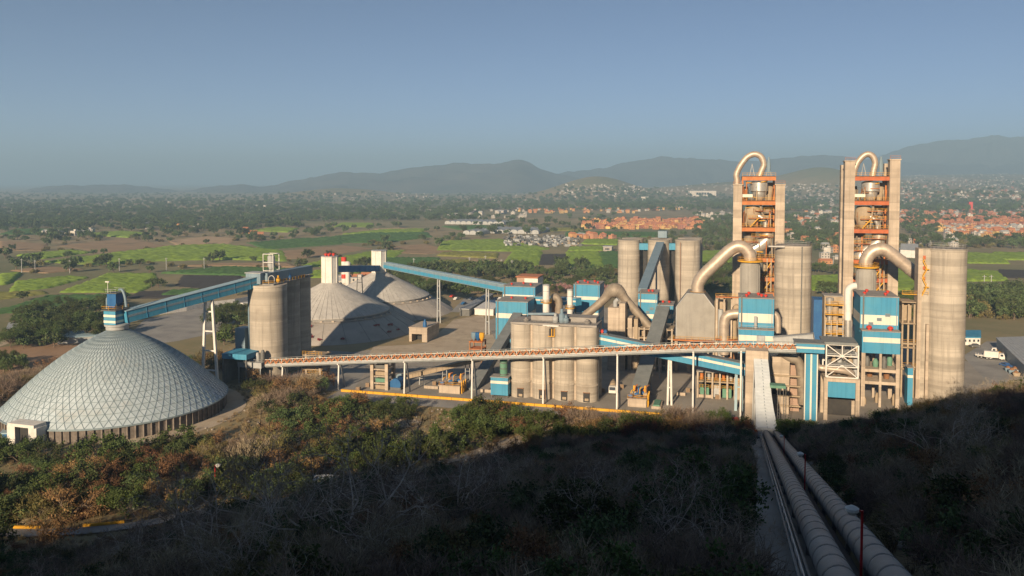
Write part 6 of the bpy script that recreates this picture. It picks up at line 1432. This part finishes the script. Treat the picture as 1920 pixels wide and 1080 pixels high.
# singled-out plants
def pl(px_, py_, key, var, s, name, label, cat='tree', rz=None, z=None):
    q = hit(px_, py_); plant(key, var, q, rng.uniform(0, 6) if rz is None else rz, s, name, label, cat, None)
pl(237, 975, 'tree', 0, 1.0, 'tree', 'round green tree with visible trunk beside the lower road')
for k, (a, b, s, l) in enumerate(((640,1050,1.1,'bare pale branched tree at the bottom edge, left of centre'),(450,1068,1.2,'wide bare tree with silvery branches at the bottom left'),(820,1010,.9,'upright bare tree with forked silver trunk in the dark scrub'),(1190,1060,.8,'bare tree with one long pale limb in the dark hollow'),(300,1075,1.0,'low silvery bare tree at the lower left edge'),(560,1020,1.0,'spreading bare tree above the shaded road bend'),(1360,850,.7,'pale forked bare tree left of the tube ends'),(1800,900,.8,'pale forked bare tree on the right slope'),(940,930,.8,'thin bare tree in the middle of the dark slope'),(700,960,.9,'pale bare tree at the edge of the sunlight'))):
    pl(a, b, 'bare', k, s*1.3, 'bare_tree', l)
for k, (a, b, s, l) in enumerate(((1020,815,1.0,'bushy green tree just right of the gravel clearing'),(990,835,.8,'smaller green tree beside the gravel clearing'),(730,905,.9,'bright green bushy tree at the edge of the shade'),(1345,800,.75,'round green tree by the portal foot'),(480,745,.9,'green tree at the foot of the triple silo'),(640,780,.9,'green tree below the left end of the kerb'),(880,800,.9,'green bushy tree below the pump plinth'),(1275,800,.7,'flowering bush in front of the portal'),(1085,1060,.8,'dark green bushy tree near the bottom centre'),(1310,1030,1.0,'broad dark green tree left of the service path'),(700,885,.8,'green bushy tree beside the short lamp post'))):
    pl(a, b, 'tree', k, s, 'tree', l)
for k in range(6):
    q = hit(1230+k*28+rng.uniform(-8,8), 792+rng.uniform(-6,6)); plant('redbush', 0, q, k, .9, 'bush', 'orange red flowering bush at the top of the shaded slope', 'bush', 'red bushes at the slope top')
# red shrubs on the skirts
for k in range(26):
    cxx, cyy, ra, rb, zr_ = ((-181.5,342.3,29.5,41.5,7.4),(-181,397,28.4,40,6.9))[k % 3 == 2]
    t = rng.uniform(-2.1, -.15); f = rng.uniform(.15, .9); rad = ra+(rb-ra)*f
    plant('redbush', 0, (cxx+rad*math.cos(t), cyy+rad*math.sin(t), zr_*(1-f)), k, rng.uniform(.7,1.25), 'bush', 'red flowering bush growing on the skirt of a storage cone', 'bush', 'red bushes on the cone skirts')

# ---------------------------------------------------------------- fields
FM = {'g1': mk('cane_green', (.24,.35,.045), (.18,.28,.036), .06, 1, bump=.4, stain=(.02,(.20,.24,.06),.5)), 'g2': mk('deep_green_crop', (.06,.14,.035), (.08,.16,.04), .05, 1, bump=.4),
      'g3': mk('yellow_green_crop', (.26,.25,.06), (.20,.21,.05), .08, 1, bump=.4), 'so': mk('dark_soil', (.045,.038,.035), (.06,.05,.045), .08, 1), 'br': mk('dry_field', (.36,.24,.14), (.27,.19,.11), .05, 1, bump=.3, stain=(.03,(.12,.11,.06),.6)), 'ta': mk('tan_field', (.48,.34,.21), (.38,.28,.17), .05, 1)}
FIELDS = [('g1',[(112,549),(262,549),(296,530),(290,514),(205,513)]),('g1',[(20,548),(30,528),(135,518),(165,521),(90,541)]),('g3',[(-30,566),(-30,550),(75,547),(92,551)]),('g2',[(-30,590),(95,554),(250,553),(205,569),(60,585)]),
 ('so',[(328,537),(343,516),(450,517),(470,530),(430,546)]),('g1',[(83,492),(215,475),(330,461),(420,459),(530,471),(535,490),(430,487),(300,490),(180,497)]),('br',[(108,461),(240,446),(310,461),(200,474)]),('ta',[(315,452),(390,443),(447,447),(430,457),(330,459)]),
 ('g2',[(465,456),(570,447),(640,445),(640,458),(500,468)]),('br',[(520,472),(640,460),(700,466),(600,482),(540,486)]),('g1',[(625,426),(640,418),(700,419),(700,426)]),('g2',[(600,456),(600,446),(700,437),(800,436),(810,445),(720,455)]),('g1',[(560,500),(600,490),(700,472),(760,470),(740,482),(640,500)]),
 ('br',[(735,462),(800,458),(850,470),(800,477),(740,474)]),('g1',[(819,470),(830,453),(935,449),(1031,467),(1000,472)]),('g2',[(719,500),(722,484),(825,484),(815,500),(760,505)]),('g3',[(812,507),(820,489),(880,487),(868,505)]),('ta',[(882,500),(886,488),(944,488),(925,505)]),
 ('g1',[(937,503),(962,473),(1016,472),(1009,498)]),('so',[(1010,497),(1016,477),(1061,477),(1062,497)]),('g1',[(1063,499),(1063,474),(1122,472),(1132,503)]),('g2',[(1134,505),(1124,473),(1162,472),(1162,505)]),('g1',[(1066,471),(1069,464),(1130,462),(1130,470)]),
 ('g2',[(1060,444),(1062,435),(1240,436),(1240,445)]),('g1',[(1314,500),(1316,472),(1372,470),(1372,492)]),('g1',[(1522,545),(1522,518),(1574,517),(1574,545)]),('g1',[(1680,545),(1680,505),(1722,505),(1722,545)]),('g1',[(1812,494),(1812,474),(1872,478),(1892,495)]),('g1',[(1812,528),(1812,507),(1870,510),(1890,527)]),('so',[(1880,522),(1872,506),(1960,508),(1960,522)]),
 ('g1',[(1880,488),(1860,474),(1960,476),(1960,488)]),('br',[(1812,548),(1812,533),(1960,535),(1960,548)]),('br',[(0,470),(0,452),(90,458),(80,470)]),('g2',[(0,440),(30,430),(130,430),(110,440)]),('g1',[(150,440),(230,434),(280,438),(240,446)]),('g1',[(470,433),(520,426),(560,429),(540,436)]),('br',[(20,508),(90,500),(160,505),(90,513)]),('so',[(235,560),(260,548),(330,545),(340,560)]),('g2',[(300,556),(320,546),(370,543),(400,552)]),('ta',[(700,430),(750,427),(790,431),(740,434)]),('g2',[(830,425),(900,423),(960,428),(860,431)]),('g2',[(300,513),(420,501),(560,506),(560,521),(470,518)]),('g1',[(545,521),(600,507),(690,507),(680,521)]),('g1',[(0,536),(0,516),(40,513),(18,532)]),('g1',[(30,480),(130,470),(170,474),(80,486)]),('br',[(330,500),(420,494),(540,494),(560,502),(430,499)]),('g1',[(640,440),(720,431),(800,430),(790,436),(700,437)]),('g3',[(820,480),(830,474),(935,476),(930,485)]),('g1',[(1090,458),(1100,450),(1160,450),(1160,460)]),('g3',[(985,432),(1060,428),(1110,431),(1010,435)])]
FL = {'g1':'bright green cane field','g2':'deep green crop field','g3':'yellow green crop field','so':'dark ploughed field','br':'dry brown field','ta':'pale tan stubble field'}
for i, (k, pts) in enumerate(FIELDS):
    h = {'g1':.75,'g2':.6,'g3':.55}.get(k, .25)+.012*i
    q, ok = hits([p[0] for p in pts], [p[1] for p in pts]); P2 = q[:,:2]; rr = np.random.default_rng(i)
    lo, hi_ = P2.min(0), P2.max(0); stp = max(1.6, (hi_-lo).max()/80)
    ax, ay = np.arange(lo[0]-stp, hi_[0]+2*stp, stp), np.arange(lo[1]-stp, hi_[1]+2*stp, stp); FX, FY = np.meshgrid(ax, ay); FX = FX+rr.uniform(-.3,.3,FX.shape)*stp; FY = FY+rr.uniform(-.3,.3,FX.shape)*stp
    ins = np.zeros(FX.shape, bool); j = len(P2)-1
    for t in range(len(P2)):
        (xi, yi), (xj, yj) = P2[t], P2[j]; ins ^= ((yi > FY) != (yj > FY)) & (FX < (xj-xi)*(FY-yi)/((yj-yi) or 1e-9)+xi); j = t
    rough_ = (1.0 if k[0] == 'g' else .16)*min(stp, 4)*.85
    FZ = height(FX, FY)+np.where(ins, h+rr.uniform(-.5,.5,FX.shape)*rough_, -.4)
    nyy, nxx = FX.shape; id2 = np.arange(nxx*nyy).reshape(nyy, nxx); f4 = np.stack([id2[:-1,:-1],id2[:-1,1:],id2[1:,1:],id2[1:,:-1]], -1).reshape(-1,4); inf = ins.ravel()
    f4 = f4[inf[f4].any(1)]; us = np.unique(f4); rm = np.full(nxx*nyy, -1); rm[us] = np.arange(len(us))
    o = bpy.data.objects.new('field', np_mesh('field', np.stack([FX,FY,FZ],-1).reshape(-1,3)[us], rm[f4], FM[k])); col.objects.link(o); tag(o, FL[k], None, kind='structure')
# ---------------------------------------------------------------- tree belts of the valley
def sample(polys, n, seed):
    r = np.random.default_rng(seed); out = []
    for (x0, x1, y0, y1, cnt) in polys:
        out.append(np.stack([r.uniform(x0,x1,cnt), r.uniform(y0,y1,cnt)], -1))
    a = np.concatenate(out); q, ok = hits(a[:,0], a[:,1]); return q[ok], a[ok]
def in_field(a):
    res = np.zeros(len(a), bool)
    for k, pts in FIELDS:
        inside = np.zeros(len(a), bool); j = len(pts)-1
        for i in range(len(pts)):
            xi, yi = pts[i]; xj, yj = pts[j]
            c = ((yi > a[:,1]) != (yj > a[:,1])) & (a[:,0] < (xj-xi)*(a[:,1]-yi)/((yj-yi) or 1e-9)+xi); inside ^= c; j = i
        res |= inside
    return res
belts = [(-40,620,396,416,1050),(-40,560,416,430,420),(0,480,430,452,150),(620,900,396,414,330),(-40,1960,378,396,1900),(-40,1500,362,380,900),(900,1400,372,392,250),(1300,1580,405,440,330),(1470,1580,440,470,130),(1690,1760,400,440,60),(1690,1960,446,466,120),(0,740,440,512,230),(740,1160,504,522,150),(1160,1400,440,470,120),(560,900,425,470,110),(880,1160,405,440,120),(1690,1960,340,420,420),(1400,1600,350,400,160),(1812,1960,545,600,110),(1040,1240,352,378,110),(0,560,360,384,120)]
q, a = sample(belts, 0, 5); ok = ~in_field(a); q = q[ok]; a = a[ok]
r = np.random.default_rng(9); n = len(q); kk = r.random(n); far_k = np.where(a[:,1] < 440, np.where(kk < .72, 'fartree', np.where(kk < .92, 'fargreen', 'farbrown')), np.where(kk < .35, 'fartree', np.where(kk < .5, 'fargreen', 'farbrown')))
sc_ = r.uniform(.8, 1.7, n)*np.where(a[:,1] < 400, 1.25, 1)
scatter('tree_belt', q-np.array([0,0,.2]), r.uniform(0,6.28,n), sc_, [PIDX[(str(k), 0)] for k in far_k], pcol, 'dark belts of far trees and scrub across the valley')
near_t = [(30,232,560,640,85),(30,110,585,655,30),(740,1160,518,556,120),(1290,1380,500,556,50),(1320,1400,470,500,14),(1812,1960,552,592,26),(280,470,520,556,14),(390,470,590,650,20),(640,760,505,545,16),(1695,1722,555,600,8),(1525,1580,505,520,10),(1525,1580,545,556,10),(0,40,640,720,10)]
q, a = sample(near_t, 0, 6); ok = ~in_field(a)
ok &= ~((q[:,0] > -152) & (q[:,0] < 84) & (q[:,1] > 239) & (q[:,1] < 352)) & (np.hypot(q[:,0]+181, q[:,1]-342) > 44) & (np.hypot(q[:,0]+181, q[:,1]-397) > 43)& (np.hypot(q[:,0]+180, q[:,1]-200) > 34)
ok &= ~((q[:,0] > -72) & (q[:,0] < -5) & (q[:,1] > 390) & (q[:,1] < 425))
q = q[ok]; a = a[ok]; r = np.random.default_rng(12)
for i in range(len(q)):
    k = r.random(); key = 'tree' if k < .5 else ('fartree' if k < .85 else 'fargreen'); side = a[i][0]
    lab = 'green tree at the back of the grove left of the dome' if side < 240 and a[i][1] < 585 else 'green tree amid the grove left of the dome' if side < 240 and a[i][1] < 612 else 'green tree at the front of the grove left of the dome' if side < 240 else 'tree in the row behind the cone conveyor' if 700 < side < 930 else 'tree beyond the car park left of the plain blue block' if 930 <= side < 1040 else 'tree in the row behind the mill buildings' if 700 < side < 1165 else 'tree behind the grey filter housing and back silos' if 1165 <= side < 1420 else 'tree on the far side right of the towers' if side > 1500 else 'tree beside the depot behind the dome conveyor'
    if side < 240: lab += ', nearest the frame edge' if side < 75 else ', midway along it' if side < 150 else ', by the head house'
    elif 700 < side < 1165: lab += ', left part' if side < 800 or 930 <= side < 970 else ', middle part' if side < 870 or 970 <= side < 1005 else ', right part'
    plant(key, i, (q[i][0],q[i][1],q[i][2]), r.uniform(0,6), r.uniform(.7,1.25), 'tree', lab, 'tree', lab.replace('tree', 'trees', 1))
for i, (pxx, pyy) in enumerate(((1048,548),(1056,546),(1040,549),(1065,549),(1128,548),(1136,550))):
    p = hit(pxx, pyy); plant('pinktree', 0, p, i, .9, 'tree', 'pink flowering tree behind the white stacks', 'tree', 'pink trees behind the stacks')
# grass verges of the plant
# ---------------------------------------------------------------- town
WM = {'w': mk('white_render', (.56,.52,.47), (.42,.39,.35), .2, .9, objrand=.3), 'o': mk('orange_render', (.54,.28,.13), (.44,.22,.10), .2, .9, objrand=.2), 't': mk('terracotta_render', (.42,.20,.13), (.36,.17,.11), .2, .9, objrand=.2), 'y': mk('yellow_render', (.62,.43,.17), (.55,.38,.15), .2, .9, objrand=.15), 'g': mk('grey_render', (.36,.33,.30), (.30,.28,.26), .2, .9, objrand=.15)}
HP = {}
def house_mesh(key, w, d, h, wall, roof, gable):
    m = MB(); m.box(-w/2, w/2, -d/2, d/2, -2, h, 0)
    if gable: m.add([(-w/2-.3,-d/2-.3,h),(w/2+.3,-d/2-.3,h),(w/2+.3,d/2+.3,h),(-w/2-.3,d/2+.3,h),(-w/2-.3,0,h+1.8),(w/2+.3,0,h+1.8)], [(0,1,5,4),(2,3,4,5),(0,4,3),(1,2,5),(3,2,1,0)], 1)
    else: m.box(-w/2-.2, w/2+.2, -d/2-.2, d/2+.2, h, h+.4, 1); m.box(-w/6, w/6, -d/5, d/5, h+.4, h+2.0, 0)
    for k in range(3):
        x = -w/2+w*(k+.5)/3; m.box(x-.6, x+.6, -d/2-.05, -d/2+.2, 1.1, 2.4, 2)
        if h > 5: m.box(x-.6, x+.6, -d/2-.05, -d/2+.2, 4.0, 5.3, 2)
    me = bpy.data.meshes.new('house_'+key); me.from_pydata(m.v, [], m.f); me.materials.append(wall); me.materials.append(roof); me.materials.append(M['glass']); me.polygons.foreach_set('material_index', m.m); HP.setdefault(key[0], []).append(me)
for k, (key, rm) in enumerate((('w','lgrey'),('o','tile'),('t','tile'),('y','tile'),('g','roofg'))):
    house_mesh(key+'a', 9, 8, 5.8, WM[key], M[rm], False); house_mesh(key+'b', 12, 8, 3.4, WM[key], M[rm], True); house_mesh(key+'c', 8, 7, 6.5, WM[key], M[rm], True)
hcol = bpy.data.collections.new('house_kinds'); HI = {}
for key in sorted(HP):
    for i, me in enumerate(HP[key]): o = bpy.data.objects.new('%03d_%s' % (len(HI), key), me); hcol.objects.link(o); HI[(key, i)] = len(HI)
TOWN = [(1690,1960,398,412,170,'tttow'),(1690,1960,411,424,190,'ttto'),(1760,1960,426,434,110,'wwgy'),(1770,1960,433,447,130,'oywo'),(1690,1960,340,398,520,'wwgtw'),(1700,1960,325,342,160,'wg'),(1470,1580,388,425,60,'wwto'),(1470,1580,345,390,150,'wg'),(1470,1575,430,455,10,'wo'),(1090,1320,414,430,230,'ooty'),(970,1200,391,400,70,'yow'),(1210,1300,387,395,35,'oyw'),(1300,1400,400,415,22,'w'),(1050,1220,346,370,150,'wwg'),(600,1050,366,378,70,'wgg'),(600,830,362,372,25,'wg'),(800,1000,395,410,40,'wgw'),(70,170,434,442,9,'w'),(200,330,376,380,16,'w'),(430,500,384,390,14,'w'),(440,500,435,447,3,'yo'),(230,440,421,431,7,'wy'),(1070,1150,443,449,14,'tow'),(0,560,370,384,18,'wg'),(1230,1400,340,366,90,'wg'),(1690,1790,455,464,12,'tww'),(640,700,520,545,14,'wtw'),(1480,1580,460,500,8,'wo')]
r = np.random.default_rng(21); hp = []; hk = []
for (x0, x1, y0, y1, cnt, ks) in TOWN:
    p = np.stack([r.uniform(x0,x1,cnt), r.uniform(y0,y1,cnt)], -1); hp.append(p); hk += [ks[i] for i in r.integers(0, len(ks), cnt)]
a = np.concatenate(hp); q, ok = hits(a[:,0], a[:,1]); hk = np.array(hk)[ok]; q = q[ok]; a = a[ok]
dist = np.hypot(q[:,0], q[:,1]); order = np.argsort(dist); rz = np.where(r.random(len(q)) < .7, R(15)+r.normal(0,.12,len(q)), r.uniform(0,3.1,len(q))); vv = r.integers(0, 3, len(q)); ss = r.uniform(.6,1.05,len(q))*np.where(a[:,1] < 398, .72, 1.0)
CN = {'w':'white','o':'orange','t':'terracotta','y':'yellow','g':'grey'}
for i in order[:290]:
    o = bpy.data.objects.new('house', HP[hk[i]][vv[i]]); col.objects.link(o); o.location = q[i]; o.rotation_euler = (0,0,rz[i]); o.scale = (ss[i],)*3
    where = 'just right of the big silo top' if a[i][0] > 1690 and a[i][0] < 1800 else 'at the far right edge beyond the big silo' if a[i][0] > 1690 else 'between the two towers' if a[i][0] > 1420 else 'in the estate behind the back silos' if a[i][0] > 1200 else 'at the left end of the far estate' if a[i][0] > 1060 else 'in the fields beyond the plant' if a[i][0] > 560 else 'in the valley on the left'
    sz = 'long low gabled' if vv[i] == 1 else 'flat roofed' if vv[i] == 0 else 'tall gabled'
    tag(o, 'small far %s %s house %s' % (sz, CN[hk[i]], where), 'house', '%s %s houses %s' % (sz, CN[hk[i]], where))
rest_ = order[290:]
scatter('far_town', q[rest_], rz[rest_], ss[rest_], [HI[(str(hk[i]), int(vv[i]))] for i in rest_], hcol, 'far town of small white and terracotta houses')
# singled-out far buildings
def farbox(px0, px1, pyb, pyt, depth, name, label, wall, roof, cat='building', wins=0, arch=False):
    p = hit((px0+px1)/2, pyb); Y = p.y; x0, x1 = at(px0, pyb, Y).x, at(px1, pyb, Y).x; z0 = p.z; z1 = at((px0+px1)/2, pyt, Y).z
    g = thing(name, ((x0+x1)/2, Y, z0), label, cat)
    m = MB(); m.box(x0, x1, Y, Y+depth, z0-3, z1); m.build('wall', wall, g)
    m = MB(); m.box(x0-.5, x1+.5, Y-.5, Y+depth+.5, z1, z1+.6); m.build('roof', roof, g)
    for k in range(wins): pbox('window', M['glass'], g, x0+(x1-x0)*(.25+.5*k/wins), x0+(x1-x0)*(.25+.5*(k+.8)/wins), Y-.2, Y+.3, z0+(z1-z0)*.3, z0+(z1-z0)*.7)
    return g
farbox(1293,1343,368,358,60,'large_hall','wide pale hall with glazed middle on the far rise between silos and left tower',WM['w'],M['lgrey'],wins=5)
farbox(1202,1216,376,369,20,'water_tank','pale round-looking tank house among far trees',WM['w'],M['lgrey'])
farbox(928,944,401,395,30,'white_block','white flat block beyond the green fields',WM['w'],M['lgrey'],wins=3)
farbox(1817,1824,392,379,12,'red_tower','narrow bright red tower above the terracotta houses',M['red'],M['red'],'tower')
farbox(1131,1147,471,463,10,'white_villa','white villa at the edge of the fields left of the back silos',WM['w'],M['lgrey'],'house',wins=3)
farbox(1690,1722,482,470,25,'field_hall','white hall with dark blue doors between tower and big silo',WM['w'],M['lgrey'],wins=2)
for k, (a0, a1, b0, b1) in enumerate(((834,945,421,416),(868,905,440,434),(905,1010,438,433))):
    gh = None; p = hit((a0+a1)/2, b0); Y = p.y; x0, x1 = at(a0,b0,Y).x, at(a1,b0,Y).x
    gh = thing('greenhouse', ((x0+x1)/2, Y, p.z), ('long silver greenhouse row farthest across the fields','short silver greenhouse at the left of the field rows','long silver greenhouse row nearest the vehicle yard')[k], 'greenhouse')
    n_ = max(3, int((x1-x0)/9)); me = None
    for j in range(n_):
        if me is None:
            m = MB(); w_ = (x1-x0)/n_; m.prism([(-w_/2*.97,-1),(-w_/2*.97,3)]+[(w_/2*.97*math.cos(PI-PI*t/6), 3+2.4*math.sin(PI*t/6)) for t in range(1,6)]+[(w_/2*.97,3),(w_/2*.97,-1)], 0, 70)
            me = bpy.data.meshes.new('greenhouse_bay'); me.from_pydata(m.v, [], m.f); me.materials.append(M['lgrey'])
        o = bpy.data.objects.new('bay', me); col.objects.link(o); o.parent = gh; o.location = (x0+w_*(j+.5)-(x0+x1)/2, 0, 0)
# vehicle scrapyard: a mass of small pale vehicles
r = np.random.default_rng(33); aa = np.stack([r.uniform(945,1088,330), r.uniform(444,463,330)], -1); q, ok = hits(aa[:,0], aa[:,1]); q = q[ok]
vcol = bpy.data.collections.new('vehicle_kinds')
for k, mt in enumerate(('lgrey','greyc','steel','sand')):
    m = MB(); m.box(-2.2,2.2,-.9,.9,.3,1.0); m.box(-1.2,1.3,-.8,.8,1.0,1.6) if k % 2 else m.box(-1.2,3.5,-1.1,1.1,1.0,3.2); me = bpy.data.meshes.new('vehicle'); me.from_pydata(m.v, [], m.f); me.materials.append(M[mt]); o = bpy.data.objects.new('%03d_vehicle' % k, me); vcol.objects.link(o)
scatter('vehicle_yard', q, r.uniform(0,6,len(q)), r.uniform(.7,1.1,len(q)), r.integers(0,4,len(q)), vcol, 'crowded yard of pale vehicles among the fields')
# power poles in the fields
for k, (pxx, pyy, hh) in enumerate(((41,512,11),(66,512,10),(131,512,10),(224,508,10),(312,507,10),(383,507,10),(776,508,10),(880,508,11),(910,500,9),(940,510,10),(960,512,10),(1562,505,11),(1845,545,10),(1858,545,10))):
    p = hit(pxx, pyy); g = thing('power_pole', p, 'slim grey power pole standing in the fields', 'pole', 'power poles in the fields')
    pbar('pole', M['lgrey'], g, p-Vector((0,0,.5)), p+Vector((0,0,hh)), .35); pbar('cross_arm', M['lgrey'], g, p+Vector((-1.2,0,hh-.8)), p+Vector((1.2,0,hh-.8)), .2)
# red and white mast with tank beyond the cones
mm = thing('lattice_mast', (xat(646,440), 440, 0), 'red and white mast with tank beyond the nearer cone head', 'mast')
x = xat(645,440,500)
for k in range(6): z0 = zat(645,530-k*8,440); z1 = zat(645,522-k*8,440); m = MB(); m.lathe(x, 440, [(1.6,z0),(1.6,z1)], 10); m.build('mast_section', M['red' if k % 2 else 'white'], mm, True)
m = MB(); x = xat(652,440,500); m.lathe(x, 440, [(1.4,0),(1.4,zat(652,503,440)),(1.9,zat(652,500,440)),(1.9,zat(652,493,440)),(.8,zat(652,490,440))], 12); m.build('tank', M['white'], mm, True)
# ---------------------------------------------------------------- haze
M['haze'] = bpy.data.materials.new('haze'); M['haze'].use_nodes = True
hn = M['haze'].node_tree.nodes; hn.remove(hn['Principled BSDF']); pv = hn.new('ShaderNodeVolumePrincipled')
pv.inputs['Color'].default_value = (.455,.72,1.0,1); pv.inputs['Density'].default_value = 2.4e-4; pv.inputs['Anisotropy'].default_value = 0.0
M['haze'].node_tree.links.new(pv.outputs[0], hn['Material Output'].inputs['Volume'])
m = MB(); m.box(-14500, 14500, -3200, 15500, -120, 545); tag(m.build('haze', M['haze']), 'thin pale haze over the valley', None, kind='stuff')
